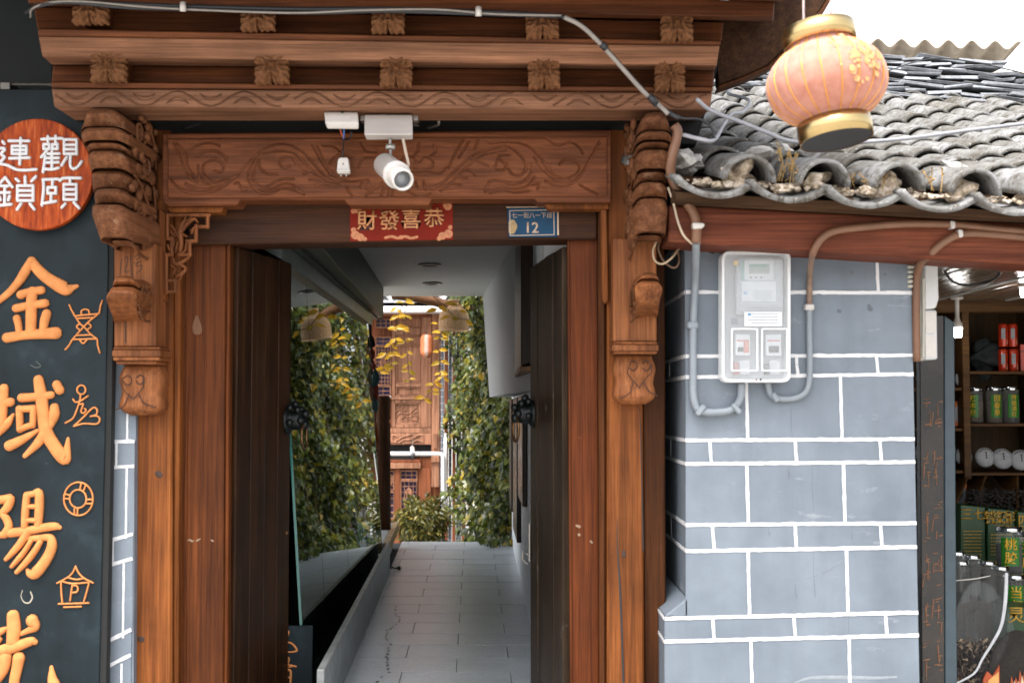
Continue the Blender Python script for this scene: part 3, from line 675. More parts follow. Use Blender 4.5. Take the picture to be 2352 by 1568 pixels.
# painted pier seen between sign and post
m_, t_, b_ = nodes('grey_paint'); co_ = mapped(t_)
f1 = noise(t_, co_, 2.2, 5, .6); f2 = noise(t_, co_, 14, 5, .6); f3 = noise(t_, mapped(t_, (9, 9, 1.0)), 1.0, 4)
c_ = ramp(t_, f1, [(.3, srgb(99, 108, 118)), (.7, srgb(121, 130, 140))])
c_ = mix(t_, .35, c_, ramp(t_, f2, [(.3, .82), (.6, 1.0)]), 'MULTIPLY')
c_ = mix(t_, .4, c_, ramp(t_, f3, [(.35, .76), (.6, 1.0)]), 'MULTIPLY')
f4 = noise(t_, mapped(t_, (3, 3, .35)), 9.0, 6, .75); c_ = mix(t_, ramp(t_, f4, [(.645, 0.0), (.68, .35)]), c_, srgb(70, 70, 70)); f5 = noise(t_, mapped(t_, (.8, .8, 2.2)), 6.0, 5, .7); c_ = mix(t_, ramp(t_, f5, [(.62, 0.0), (.72, .35)]), c_, srgb(176, 178, 180))
t_.links.new(c_, b_.inputs['Base Color']); b_.inputs['Roughness'].default_value = .52; b_.inputs['Specular IOR Level'].default_value = .35
bump(t_, b_, mix(t_, .5, f2, noise(t_, co_, 60, 4)), .18, .006)
GREY = m_
m_, t_, b_ = nodes('white_line_paint'); co_ = mapped(t_)
f2 = noise(t_, co_, 70, 5, .75)
c_ = ramp(t_, f2, [(.30, srgb(120, 130, 140)), (.40, srgb(206, 206, 208))]); t_.links.new(c_, b_.inputs['Base Color']); b_.inputs['Roughness'].default_value = .6
LINE = m_
def ragged(p, q, w, nrm, n=None, amp=.10):
    """hand-painted strip between two 3D points, width w, 1.5 mm thick, uneven edges"""
    p, q, nrm = Vector(p), Vector(q), Vector(nrm).normalized(); L_ = (q - p).length; n = n or max(3, int(L_ / .02))
    t = (q - p).normalized(); s = t.cross(nrm); V, F = [], []
    for i in range(n + 1):
        c = p + (q - p) * (i / n)
        a = w / 2 * (1 + random.gauss(0, amp)); b = w / 2 * (1 + random.gauss(0, amp)); e = .0015
        j = s * random.gauss(0, w * .015)
        V += [c + s * a + j, c + s * a * .9 + j + nrm * e, c - s * b * .9 + j + nrm * e, c - s * b + j]
    for i in range(n):
        for k_ in range(4):
            F.append((i * 4 + k_, i * 4 + (k_ + 1) % 4, i * 4 + 4 + (k_ + 1) % 4, i * 4 + 4 + k_))
    F += [(0, 1, 2, 3), tuple(range(4 * n, 4 * n + 4))]
    return V, F
LP = thing('painted_pier', 'narrow grey pier with white painted joints between black signboard and left post', 'wall', at(272, 1600, 5.4))
YL = 5.40
obj('pier_core', prism([(215, 830), (311, 830), (306, 1650), (200, 1650)], YL + .006, .3), GREY, LP)
lx = lambda y: 246 - (y - 960) * .024; rx_ = lambda y: 310 - (y - 960) * .016
HL = [(700, 700), (1014, 1013), (1074, 1070), (1247, 1226), (1304, 1282), (1485, 1445), (1543, 1503), (1660, 1620)]
VX = [292, 268, 292, 262, 288, 257, 286]
ly = lambda a, b, x: a + (b - a) * (x - 240) / 65
for i in range(len(HL) - 1):
    (a0, a1), (b0, b1) = HL[i], HL[i + 1]
    if i == 0: a0 = a1 = 835
    cut = VX[i] - (a0 - 1000) * .012
    for (u0, u1) in ((lx(a0) - 14, cut), (cut, rx_(a0))):
        obj('block', prism([(u0, ly(a0, a1, u0) + .3), (u1, ly(a0, a1, u1) + .3), (u1, ly(b0, b1, u1) - .3), (u0, ly(b0, b1, u0) - .3)], YL, .006), GREY, LP)
    s = VX[i] - (a0 - 1000) * .012
    obj('joint_line', ragged(at(s, (a0 + a1) / 2, YL - .0008), at(s - (b0 - a0) * .012, (b0 + b1) / 2, YL - .0008), 5 * YL / FD, (0, -1, 0)), LINE, LP)
    if i: obj('joint_line', ragged(at(lx(a0) - 14, a0 + 1, YL - .001), at(rx_(a0), a1, YL - .001), 8.5 * YL / FD, (0, -1, 0)), LINE, LP)
# signboard
m_, t_, b_ = nodes('signboard_black'); co_ = mapped(t_); cs = mapped(t_, (14, 14, 1.6))
f1 = noise(t_, co_, 4, 6, .65); f2 = noise(t_, cs, 1.0, 5, .6); f3 = noise(t_, co_, 55, 4, .7)
c_ = ramp(t_, f1, [(.35, srgb(17, 26, 30)), (.55, srgb(25, 36, 41)), (.8, srgb(48, 62, 68))])
c_ = mix(t_, .5, c_, ramp(t_, f2, [(.3, .6), (.65, 1.0)]), 'MULTIPLY')
c_ = mix(t_, ramp(t_, f3, [(.70, 0.0), (.76, .5)]), c_, srgb(110, 116, 112))
t_.links.new(c_, b_.inputs['Base Color']); b_.inputs['Roughness'].default_value = .5; b_.inputs['Specular IOR Level'].default_value = .18; bump(t_, b_, f2, .15, .004)
SBLACK = m_
SB = thing('shop_signboard', 'tall black signboard with raised orange Chinese characters left of the gateway', 'signboard', at(120, 1640, 5.36))
YS = 5.33
obj('board', prism([(-260, 205), (236, 205), (246, 300), (249, 600), (241, 1000), (226, 1640), (-260, 1640)], YS, .05), SBLACK, SB, bevel=.003)
obj('board_edge', prism([(250, 560), (262, 560), (255, 1000), (242, 1640), (227.5, 1640), (242.5, 1000)], YS + .006, .05), BLACK, SB)
ORG = plain('orange_letter', srgb(220, 144, 86), .8, var=.16, scale=26, bmp=.25, spec=.15)
Z2 = Zr(0, 960, 3.5636); Z3 = Zr(0, 1400, 3.5636); Z4 = Zr(0, 1800, 3.5636); Z5 = Zr(0, 2200, 3.5636)
JIN = [[(435, 170, 55), (350, 330, 68), (250, 480, 60), (120, 620, 52), (0, 715, 46), (-120, 800, 40)], [(440, 185, 72), (560, 330, 80), (700, 440, 86), (850, 530, 98), (930, 565, 88), (1000, 545, 48), (1065, 520, 26)], [(295, 640, 65), (420, 600, 56), (575, 578, 60)], [(228, 828, 60), (400, 790, 58), (628, 757, 62)], [(450, 600, 74), (440, 800, 80), (430, 1140, 76)], [(240, 965, 55), (262, 1060, 52), (272, 1170, 46)], [(650, 900, 65), (622, 1000, 66), (600, 1120, 56)], [(100, 1232, 72), (300, 1200, 66), (550, 1180, 72), (775, 1166, 86)]]
YU = [[(60, 360, 66), (40, 600, 76), (15, 850, 72), (-40, 980, 50)], [(-80, 560, 60), (60, 555, 62), (150, 550, 64)], [(-40, 1000, 42), (100, 850, 60), (185, 725, 24)], [(305, 490, 64), (480, 480, 60), (710, 450, 54)], [(535, 245, 72), (570, 450, 86), (600, 700, 86), (640, 950, 92), (750, 1150, 92), (865, 1305, 92), (915, 1330, 70), (930, 1170, 45), (940, 1050, 22)], [(272, 640, 50), (282, 800, 52), (280, 930, 46)], [(272, 650, 50), (400, 640, 50), (468, 632, 48)], [(468, 632, 48), (466, 760, 48), (458, 870, 44)], [(280, 925, 46), (380, 885, 45), (458, 862, 45)], [(135, 1150, 76), (300, 1070, 62), (515, 945, 30)], [(640, 960, 80), (520, 1120, 62), (345, 1290, 34)], [(755, 625, 64), (752, 730, 74), (700, 880, 42)], [(788, 310, 64), (828, 385, 66)]]
YANG = [[(-80, 485, 60), (60, 462, 60), (150, 455, 62), (110, 570, 62), (40, 650, 46), (95, 730, 56), (128, 830, 56), (80, 930, 62), (15, 955, 45)], [(375, 405, 50), (360, 600, 56), (345, 830, 50)], [(375, 402, 48), (460, 388, 44), (540, 370, 58), (548, 560, 64), (530, 830, 56)], [(400, 562, 34), (520, 560, 36)], [(400, 750, 36), (510, 750, 36)], [(150, 922, 66), (350, 900, 60), (600, 852, 60), (760, 832, 55), (825, 850, 32)], [(375, 925, 62), (300, 1050, 56), (180, 1190, 46), (85, 1288, 30)], [(410, 1000, 44), (560, 990, 48), (690, 990, 55), (722, 1080, 70), (690, 1200, 72), (600, 1350, 76), (490, 1478, 80), (420, 1480, 58), (380, 1435, 28)], [(430, 1040, 34), (345, 1180, 40), (255, 1290, 40), (165, 1388, 28)], [(560, 1050, 40), (480, 1180, 46), (370, 1320, 46), (235, 1465, 32)]]
GUANG = [[(185, 640, 88), (198, 800, 98), (180, 1000, 88)], [(448, 705, 88), (485, 785, 70), (395, 840, 44), (285, 892, 30)], [(-60, 890, 66), (50, 835, 44), (115, 800, 20)], [(-60, 1010, 60), (0, 960, 40)], [(-60, 1140, 80), (200, 1070, 76), (425, 990, 62), (485, 1000, 42)], [(80, 1200, 92), (50, 1350, 88), (-40, 1500, 80)], [(265, 1215, 86), (240, 1350, 76), (200, 1568, 72), (260, 1720, 80), (520, 1750, 95), (740, 1640, 95), (725, 1500, 66), (710, 1345, 26)]]
for nm, S_, f in (('character', JIN, Z2), ('character', YU, Z3), ('character', YANG, Z4), ('character', GUANG, Z5)):
    obj(nm, strokes(S_, f, YS - .001, .022, n=9), ORG, SB, smooth=True)
bellc = [[(960, 780), (990, 850), (1020, 900), (1040, 930), (1150, 920), (1330, 905), (1372, 890), (1388, 800), (1415, 725)], [(1040, 935), (1110, 1040), (1170, 1090), (1260, 1190), (1340, 1250), (1350, 1330), (1380, 1440)], [(1340, 920), (1240, 1000), (1160, 1080), (1060, 1190), (1000, 1260), (960, 1330), (905, 1395)], [(1080, 965), (1280, 955)], [(1060, 1200), (1270, 1190)], [(1010, 1255), (1340, 1245)], [(1125, 915), (1130, 860), (1180, 840), (1230, 860), (1235, 905)], [(1100, 1260), (1150, 1310), (1200, 1260)], [(1100, 1040), (1060, 1080), (1110, 1130)], [(1220, 1030), (1260, 1075), (1210, 1120)]]
man = [circ(1125, 380, 58, 62), [(1115, 445), (1105, 540)], [(1010, 510), (1045, 550), (1110, 535), (1215, 465)], [(1100, 545), (1050, 690), (1000, 780), (905, 835)], [(1105, 580), (1150, 575), (1120, 680), (1160, 700), (1190, 660), (1170, 640)], [(1020, 880), (1150, 760), (1280, 630), (1340, 650), (1330, 720), (1250, 745)], [(1250, 745), (1340, 740), (1380, 790), (1330, 850), (1160, 845), (1020, 880)]]
buoy = [circ(1085, 455, 200, 228), circ(1080, 455, 115, 125), [(1125, 240), (1105, 325)], [(1185, 270), (1155, 345)], [(905, 390), (965, 405)], [(900, 450), (960, 455)], [(1195, 465), (1275, 462)], [(1190, 520), (1270, 520)], [(1030, 590), (1030, 665)], [(1075, 590), (1070, 670)]]
park = [[(790, 190), (920, 120), (1000, 50), (1045, -40)], [(1045, -40), (1090, 50), (1160, 120), (1285, 185)], [(940, 110), (1050, 140), (1150, 125)], [(860, 165), (1000, 195), (1220, 180)], [(845, 180), (850, 320), (862, 460)], [(1230, 190), (1195, 320), (1155, 460)], [(810, 475), (1000, 470), (1225, 462)], [(885, 520), (1120, 512)], [(1000, 215), (985, 320), (970, 430)], [(1000, 220), (1060, 225), (1078, 265), (1060, 310), (1000, 320)]]
for nm, S_, f in (('bell_emblem', bellc, Z2), ('bather_emblem', man, Z3), ('ring_emblem', buoy, Z4), ('parking_emblem', park, Z5)):
    obj(nm, strokes(S_, f, YS - .001, .008, r=13, n=5, res=4), ORG, SB, smooth=True)
obj('knot_scar', strokes([[(500, -10, 4), (560, 50, 5), (500, 75, 6), (420, 40, 4)]], Z3, YS - .0006, .001), plain('scar', srgb(92, 96, 90), .7), SB)
obj('knot_scar', strokes([[(310, 290, 4), (290, 370, 5), (330, 450, 7), (400, 460, 10), (445, 390, 10), (420, 310, 7)]], Z5, YS - .0006, .001), plain('scar_light', srgb(176, 168, 150), .6), SB)
# round sign hung over it
RS = thing('round_sign', 'round orange wooden sign with four white characters on the black signboard', 'sign', at(124, 540, 5.26))
m_, t_, b_ = nodes('round_sign_orange'); co_ = mapped(t_, (60, 60, 9)); f1 = noise(t_, co_, 1.0, 4, .6)
c_ = ramp(t_, f1, [(.35, srgb(120, 40, 4)), (.55, srgb(164, 66, 12)), (.78, srgb(196, 116, 66))]); t_.links.new(c_, b_.inputs['Base Color']); b_.inputs['Roughness'].default_value = .5; b_.inputs['Specular IOR Level'].default_value = .2; bump(t_, b_, f1, .9, .01)
Z1 = Zr(0, 440, 3.4087)
cpx = Z1([(490, 797)])[0]; rpx = 733 / 3.4087 * K
YR = 5.27
disc = [(cpx[0] + rpx * math.cos(a), cpx[1] + rpx * math.sin(a)) for a in np.linspace(0, 2 * math.pi, 72, endpoint=False)]
obj('disc', prism(disc, YR, .035), m_, RS, bevel=.004, seg=2)
WCH = plain('white_letter', srgb(226, 226, 228), .5, var=.04)
GUAN = [[(555, 338), (825, 326)], [(637, 302), (637, 372)], [(740, 297), (738, 380)]] + rect_s(582, 405, 655, 465) + rect_s(698, 405, 762, 465) + [[(622, 492), (550, 572)], [(602, 560), (592, 640), (572, 770)], [(640, 530), (782, 528)], [(620, 587), (778, 585)], [(620, 645), (772, 642)], [(600, 730), (690, 735), (775, 715)], [(690, 500), (690, 735)]] + rect_s(852, 343, 1015, 530) + [[(852, 412), (1015, 412)], [(852, 470), (1015, 470)], [(885, 575), (818, 680)], [(935, 550), (932, 680), (972, 728), (1030, 700), (1082, 632)]]
LIAN = [[(40, 368), (58, 395)], [(-60, 462), (68, 460), (20, 535), (65, 572), (10, 640)], [(-60, 640), (0, 660), (100, 680), (220, 735), (330, 745), (480, 735)], [(122, 360), (385, 360)]] + rect_s(165, 428, 352, 530) + [[(165, 480), (352, 480)], [(130, 590), (392, 580)], [(278, 325), (272, 500), (265, 665)]]
SUO = [[(75, 842), (0, 920)], [(80, 850), (165, 965)], [(20, 952), (110, 955)], [(-20, 1042), (130, 1040)], [(70, 960), (65, 1190)], [(0, 1100), (10, 1135)], [(130, 1090), (115, 1140)], [(-30, 1212), (150, 1195)], [(335, 832), (340, 950)], [(215, 860), (250, 890)], [(475, 830), (422, 890)]] + rect_s(235, 950, 440, 1145) + [[(235, 1015), (440, 1015)], [(235, 1078), (440, 1078)], [(280, 1190), (230, 1262)], [(400, 1190), (455, 1258)]]
YI = [[(572, 870), (770, 862)], [(575, 872), (580, 1000), (558, 1205)], [(572, 1182), (740, 1155)], [(700, 870), (695, 960)]] + rect_s(635, 972, 740, 1050) + [[(680, 1060), (675, 1165)], [(795, 882), (850, 850), (1068, 850)], [(930, 865), (930, 925)]] + rect_s(848, 932, 1012, 1132) + [[(848, 1000), (1012, 1000)], [(848, 1064), (1012, 1064)], [(862, 1190), (820, 1235)], [(980, 1172), (1045, 1240)]]
for S_ in (GUAN, LIAN, SUO, YI):
    obj('character', strokes(S_, Z1, YR - .001, .009, r=24, n=5, res=4), WCH, RS, smooth=True)

# ------------------------------------------------------------------ things fixed to the gateway
RB = thing('new_year_banner', 'red paper banner with four gold characters stuck on the door head', 'banner', at(921, 553, 5.497))
RED = plain('banner_red', srgb(122, 26, 6), .6, var=.12, scale=10, spec=.15)
obj('paper', prism([(804, 475), (985, 473), (993, 464), (1040, 464), (1041, 550), (804, 554)], 5.4965, .002), RED, RB)
PEACH = plain('banner_gold', srgb(206, 140, 88), .5, var=.08)
DKR = plain('banner_outline', srgb(58, 18, 10), .6)
for ch, x, y in (('財', 843, 509), ('發', 894, 509), ('喜', 944, 506), ('恭', 997, 503)):
    text('character_outline', ch, x, y, 5.4955, 45, DKR, RB, ext=.0004, off=.03)
    text('character', ch, x, y, 5.4945, 45, PEACH, RB, ext=.0004, off=.012)
FLW = plain('banner_flower', srgb(190, 120, 78), .55, var=.3, scale=120)
for cx_, cy_, r_ in ((812, 485, 6), (822, 482, 8), (1029, 474, 9), (1022, 472, 5), (816, 540, 10), (828, 545, 9), (812, 528, 6), (838, 549, 5), (1030, 537, 10), (1016, 542, 9), (1034, 522, 5), (1008, 548, 5), (921, 545, 5)):
    obj('flower_print', strokes([circ(cx_, cy_, r_ * .55, n=10)], lambda q: q, 5.496, .0003, r=r_ * .45, res=2), FLW, RB)
obj('scroll_print', strokes([[(885, 546), (900, 543), (915, 547), (930, 543), (945, 547), (958, 544)]], lambda q: q, 5.496, .0003, r=3), FLW, RB)
HP = thing('house_number_plate', 'blue enamel house number plate reading 12 on the door head', 'number plate', at(1222, 545, 5.49))
BLUE = plain('plate_blue', srgb(4, 60, 92), .45, var=.2, scale=8, spec=.2)
obj('plate', prism([(1165, 478), (1279, 477), (1279, 544), (1168, 545)], 5.489, .008), BLUE, HP, bevel=.002)
PLW = plain('plate_cream', srgb(196, 170, 146), .45, var=.1)
obj('plate_border', strokes([[(1171, 484), (1272, 482)], [(1272, 482), (1273, 539)], [(1273, 539), (1172, 541)], [(1172, 541), (1171, 484)]], lambda q: q, 5.4885, .0006, r=1.0), PLW, HP)
obj('plate_backing', prism([(1162, 475), (1283, 474), (1284, 540), (1279.6, 540), (1279.6, 476), (1164, 477.5)], 5.492, .005), PLW, HP)
text('street_name', '七一街八一下段', 1222, 495.5, 5.4885, 13.2, PLW, HP, ext=.0006, off=.004, sx=.95)
text('number', '12', 1221, 524, 5.4885, 32, PLW, HP, ext=.0006, off=.02, sx=1.0)
obj('worn_patch', strokes([[(1176, 512, 8), (1178, 520, 10), (1176, 530, 8)]], lambda q: q, 5.4888, .0005), plain('plate_wear', srgb(164, 138, 96), .7, var=.2, scale=80), HP)
# cameras and power boxes
CMB = thing('camera_power_box', 'larger ribbed white metal box on the cornice above the gate camera', 'power box', at(892, 320, 5.2))
obj('case', L2([(837, 264, 5.16), (837, 309, 5.10), (842, 321, 5.14), (842, 321, 5.24), (837, 264, 5.24)], [(947, 264, 5.16), (948, 309, 5.10), (948, 321, 5.14), (948, 321, 5.24), (947, 264, 5.24)]), WHITE_MT, CMB, bevel=.003)
for yy in (272, 278, 284, 290, 296, 302):
    obj('rib', L2([(838, yy, 5.158 - (yy - 264) * .0013), (838, yy + 2.5, 5.153 - (yy - 264) * .0013), (838, yy + 2.5, 5.17), (838, yy, 5.17)], [(946.5, yy, 5.158 - (yy - 264) * .0013), (946.5, yy + 2.5, 5.153 - (yy - 264) * .0013), (946.5, yy + 2.5, 5.17), (946.5, yy, 5.17)]), WHITE_MT, CMB)
obj('flange', pbox(828, 261, 836.5, 277, 5.2, .05), STEEL, CMB); obj('flange', pbox(948.5, 261, 960, 277, 5.2, .05), STEEL, CMB)
SC_ = thing('security_camera', 'white bullet camera hanging below the ribbed box, pointing at the street', 'camera', at(905, 375, 5.05))
obj('stem', ptube([(896, 318, 5.13), (897, 345, 5.12), (898, 366, 5.11)], .006), STEEL, SC_)
obj('knuckle', xf(lathe([(.001, -.02), (.013, -.018), (.013, .018), (.001, .02)], 12), TR(*at(897, 338, 5.12), ry=R(90))), STEEL, SC_, smooth=True)
obj('cable', ptube([(926, 320, 5.12), (932, 350, 5.1), (938, 378, 5.08), (932, 384, 5.05)], .006), plain('cable_cream', srgb(206, 186, 166), .5), SC_)
c0 = at(884, 378, 5.13); c1 = at(926, 414, 4.80); ax = (c1 - c0)
Mq = Matrix.Translation(c0) @ ax.to_track_quat('Z', 'Y').to_matrix().to_4x4(); Lc = ax.length
obj('body', xf(lathe([(.001, 0), (.04, 0), (.047, .012), (.048, Lc * .58), (.052, Lc * .60), (.053, Lc * .70)], 28), Mq), WHITE_PL, SC_, smooth=True)
obj('hood', xf(lathe([(.042, Lc * .66), (.042, Lc * .98), (.0385, Lc), (.034, Lc), (.033, Lc * .90)], 28, False), Mq), WHITE_PL, SC_, smooth=True)
obj('lens', xf(lathe([(.001, Lc * .91), (.033, Lc * .91), (.0335, Lc * .90), (.001, Lc * .90)], 24), Mq), plain('lens_glass', srgb(120, 124, 130), .15, .2, coat=1), SC_, smooth=True)
JB = thing('junction_box', 'smaller plain white plastic box on the cornice left of the ribbed box', 'junction box', at(785, 297, 5.2))
obj('case', L2([(745, 257, 5.14), (746, 282, 5.11), (752, 296, 5.13), (752, 296, 5.24), (745, 257, 5.24)], [(822, 258, 5.14), (824, 282, 5.11), (824, 297, 5.13), (824, 297, 5.24), (822, 258, 5.24)]), WHITE_PL, JB, bevel=.006, seg=2)
obj('slot', pbox(783, 256, 789, 260, 5.134, .01), BLACK, JB)
obj('red_wire', ptube([(781, 297, 5.15), (785, 308, 5.16), (789, 316, 5.17)], .0035), plain('wire_red', srgb(170, 70, 40), .5), JB)
obj('blue_wire', ptube([(790, 297, 5.15), (790, 308, 5.16), (789, 318, 5.17)], .0035), plain('wire_blue', srgb(50, 96, 160), .5), JB)
PG = thing('plug_adapter', 'white two-pin plug adapter dangling on a thin black wire beside the camera', 'plug', at(788, 400, 5.3))
obj('wire', ptube([(789, 316, 5.19), (789, 330, 5.24), (788, 345, 5.30), (787, 362, 5.31)], .003), CABLE_B, PG)
obj('wire_loop', ptube([(790, 322, 5.22), (802, 318, 5.25), (808, 308, 5.25), (804, 302, 5.24)], .004), CABLE_B, PG)
obj('body', prism([(776, 366), (780, 362), (797, 361), (800, 365), (804, 393), (802, 398), (775, 398), (773, 392)], 5.30, .035), WHITE_PL, PG, bevel=.005, seg=2)
obj('band', prism([(774.5, 388), (803, 388), (804.5, 394), (773, 394)], 5.292, .02), WHITE_PL, PG, bevel=.003)
for xx in (782, 794): obj('pin', pbox(xx, 398, xx + 2.5, 405, 5.315, .004), STEEL, PG)
obj('screw', pbox(786.5, 375, 789, 378, 5.297, .006), BLACK, PG)
# cables along the cornice
CB = thing('cable_bundle', 'black cable bundle running along the top of the cornice and down to the right', 'cable', at(900, 30, 4.9))
def cab(name, pts, r, mat, parent, n=7): return obj(name, ptube(pts, r, n), mat, parent, smooth=True)
Yc = 4.84
cab('cable', [(60, 30, 4.95), (90, 14, Yc), (160, 6, Yc), (300, 18, Yc), (480, 23, Yc), (700, 30, Yc), (900, 26, Yc), (1150, 34, Yc), (1290, 38, Yc)], .008, CABLE_B, CB)
cab('cable', [(80, 8, 4.9), (160, 2, Yc), (300, 10, Yc), (480, 17, Yc), (700, 22, Yc), (900, 21, Yc), (1150, 30, Yc), (1290, 37, Yc)], .009, CABLE_B, CB)
cab('pale_cable', [(70, 40, 4.95), (75, 20, 4.85), (120, 5, Yc - .012), (200, 4, Yc - .012), (330, 16, Yc - .014), (500, 25, Yc - .014), (680, 30, Yc - .014), (830, 24, Yc - .014), (1000, 22, Yc - .012), (1140, 33, Yc - .012), (1290, 36, Yc - .01)], .0042, CABLE_G, CB)
cab('cable', [(1290, 38, Yc), (1330, 55, 4.85), (1375, 95, 4.88), (1420, 145, 4.92), (1470, 200, 4.97), (1500, 232, 5.0), (1530, 255, 4.95), (1560, 272, 4.93)], .010, CABLE_B, CB)
cab('sheath', [(1296, 40, 4.815), (1335, 60, 4.825), (1378, 100, 4.855), (1425, 152, 4.895), (1475, 208, 4.945), (1503, 232, 4.96), (1525, 252, 4.93), (1534, 262, 4.92)], .009, CABLE_G, CB)
for px_, py_ in ((420, 17), (1099, 28)):
    obj('cable_clip', tube([tuple(at(px_, py_ - 10, Yc - .03)), tuple(at(px_, py_, Yc - .034)), tuple(at(px_, py_ + 10, Yc - .03))], .012, 8), WHITE_PL, CB, smooth=True)
for (a, b) in (((1382, 101), (1392, 112)), ((1492, 220), (1508, 240))):
    obj('tape', ptube([(a[0], a[1], 4.85 if a[0] < 1400 else 4.945), (b[0], b[1], 4.86 if a[0] < 1400 else 4.955)], .014), CABLE_B, CB, smooth=True)
LC = thing('loose_cables', 'loose dark cables lying in the gap between the cornice and carved lintel', 'cable', at(1100, 290, 5.5))
cab('cable', [(1000, 296, 5.5), (1080, 300, 5.5), (1200, 298, 5.48), (1300, 288, 5.5), (1380, 282, 5.5)], .008, CABLE_B, LC)
cab('cable', [(950, 286, 5.45), (980, 294, 5.46), (1005, 288, 5.4), (1008, 278, 5.35)], .006, CABLE_G, LC)
cab('cable', [(420, 296, 5.45), (470, 284, 5.46), (520, 290, 5.48), (600, 296, 5.5)], .006, CABLE_B, LC)
# ------------------------------------------------------------------ right neighbour: painted pier
YW = 5.30
WP = thing('grey_painted_wall', 'large grey wall pier with white painted block joints right of the gateway', 'wall', at(1830, 1640, YW))
XL = at(1575, 900, YW).x; XP = at(1526.5, 1450, YW).x
xr_ = lambda y: 2097 + (y - 800) * .020
zt_ = at(1800, 540, YW).z; zled = at(1526, 1413, YW).z; zled2 = at(1560, 1372, YW).z
XRT = at(xr_(1000), 1000, YW).x
obj('wall_core', box(XL + .004, XRT - .002, YW + .006, 6.4, .0, zt_), GREY, WP)
obj('wall_foot', box(XP + .004, XL + .02, YW + .0075, 6.3, .0, zled - .004), GREY, WP)
obj('foot_ledge', loft2([(XP, YW, zled - .003), (XL + .003, YW, zled2), (XL + .003, YW, zled - .003)], [(XP, 6.2, zled - .003), (XL + .003, 6.2, zled2), (XL + .003, 6.2, zled - .003)]), GREY, WP, bevel=.004)
HLN = [(540, 570), (671, 672), (818, 815.6), (866, 859), (1011, 1008), (1065, 1060.6), (1205, 1201), (1265.6, 1255.6), (1418.5, 1406), (1471.5, 1458), (1650, 1650)]
VLN = [[2014], [], [1830, 2014], [1714.6, 1931], [1631, 1826.8, 2022], [1716, 1938], [1637.5, 1826.8, 2023], [1719, 1945], [1637.5, 1824, 2034.5], [1726, 1951]]
def hy(i, x):
    a, b = HLN[i]; return a + (b - a) * (x - 1575) / 525
for i in range(len(HLN) - 1):
    left = 1575 if i < 8 else 1526.5
    e = [left] + VLN[i] + [None]
    for j in range(len(e) - 1):
        xa, xb = e[j], e[j + 1]
        def X(v, y): return v if v is not None else xr_(y)
        pts = [(xa + .6 * (j > 0), hy(i, xa) + .6), (X(xb, hy(i, 2100)) - .6, hy(i, X(xb, hy(i, 2100))) + .6), (X(xb, hy(i + 1, 2100)) - .6, hy(i + 1, X(xb, hy(i + 1, 2100))) - .6), (xa + .6 * (j > 0), hy(i + 1, xa) - .6)]
        obj('block', prism(pts, YW, .0058), GREY, WP)
    for v in VLN[i]:
        y0, y1 = hy(i, v), hy(i + 1, v)
        if i == 0: y0 = 560
        obj('joint_line', ragged(at(v - 1, y0, YW - .0008), at(v + 3, y1, YW - .0008), 7.4 * YW / FD, (0, -1, 0)), LINE, WP)
    if i:
        x0_ = 1575 if i < 8 else 1527
        obj('joint_line', ragged(at(x0_, hy(i, x0_), YW - .0012), at(xr_(hy(i, 2100)), hy(i, 2100), YW - .0012), 8.6 * YW / FD, (0, -1, 0)), LINE, WP)
        X0 = XL if i < 8 else XP; z = at(x0_, hy(i, x0_), YW).z
        obj('joint_line', ragged((X0 - .0012, YW, z), (X0 - .0012, 6.0, z), 9 * YW / FD, (-1, 0, 0)), LINE, WP)
obj('dark_gap_fill', pbox(1440, 380, 1600, 1560, 6.45, .1), plain('gap_fill_dark', srgb(60, 66, 72), .8), WP)  # added dark sheet filling the shaded gap where sky leaked through
# side faces and their joints
for i in range(len(HLN) - 1):
    X0 = XL if i < 8 else XP; xx = 1575 if i < 8 else 1526.5
    za = at(xx, hy(i, xx), YW).z; zb2 = at(xx, hy(i + 1, xx), YW).z
    if i == 7: zb2 = zled2 + .003
    cutY = [5.75, 5.9, 5.82, 5.95, 5.8, 5.95, 5.8, 5.95, 5.83, 5.55][i]
    for ya, yb in ((YW + .001, cutY - .001), (cutY + .001, 6.1)):
        obj('block', box(X0, X0 + .0038, ya, yb, zb2 + .001, za - .001), GREY, WP)
    if i in (2, 4, 6, 8, 9): obj('joint_line', ragged((X0 - .001, cutY, za), (X0 - .001, cutY, zb2), 5 * YW / FD, (-1, 0, 0)), LINE, WP)
CRK = plain('hairline_crack', srgb(96, 104, 112), .9)
zW3 = Zr(2960, 1320, 2.352); zW4 = Zr(2960, 1980, 2.352)
for L_, f_ in (([[(430, 1100, .8), (425, 1300, 1.2), (440, 1552, .8)], [(1215, 1400, .8), (1210, 1520, 1.2)], [(240, 580, .6), (235, 760, 1.0), (245, 880, .7)]], zW3), ([[(435, 340, .8), (440, 560, 1.4), (450, 720, 2.2), (455, 780, 1.2)], [(270, 650, .8), (280, 780, 1.6)], [(755, 930, .8), (760, 1060, 1.8), (757, 1100, .8)]], zW4)):
    for q_ in L_: obj('hairline_crack', strokes([q_], f_, YW - .0003, .0006, n=3), CRK, WP)
SMR = plain('paint_smear', srgb(146, 152, 158), .8, var=.15, scale=40)
obj('paint_smear', strokes([[(270, 1545, 6), (420, 1505, 14), (700, 1500, 16), (1000, 1505, 13), (1190, 1495, 8)]], zW4, YW - .0002, .0007, n=5), SMR, WP)
SMD = plain('grey_smudge', srgb(126, 134, 143), .8, var=.15, scale=40)
obj('grey_smudge', strokes([[(380, 600, 4), (500, 560, 7), (640, 480, 10), (700, 440, 6)], [(470, 590, 3), (620, 520, 5)]], zW4, YW - .0002, .0005, n=5), SMD, WP)
PIT = plain('plaster_pit', srgb(104, 110, 118), .9)
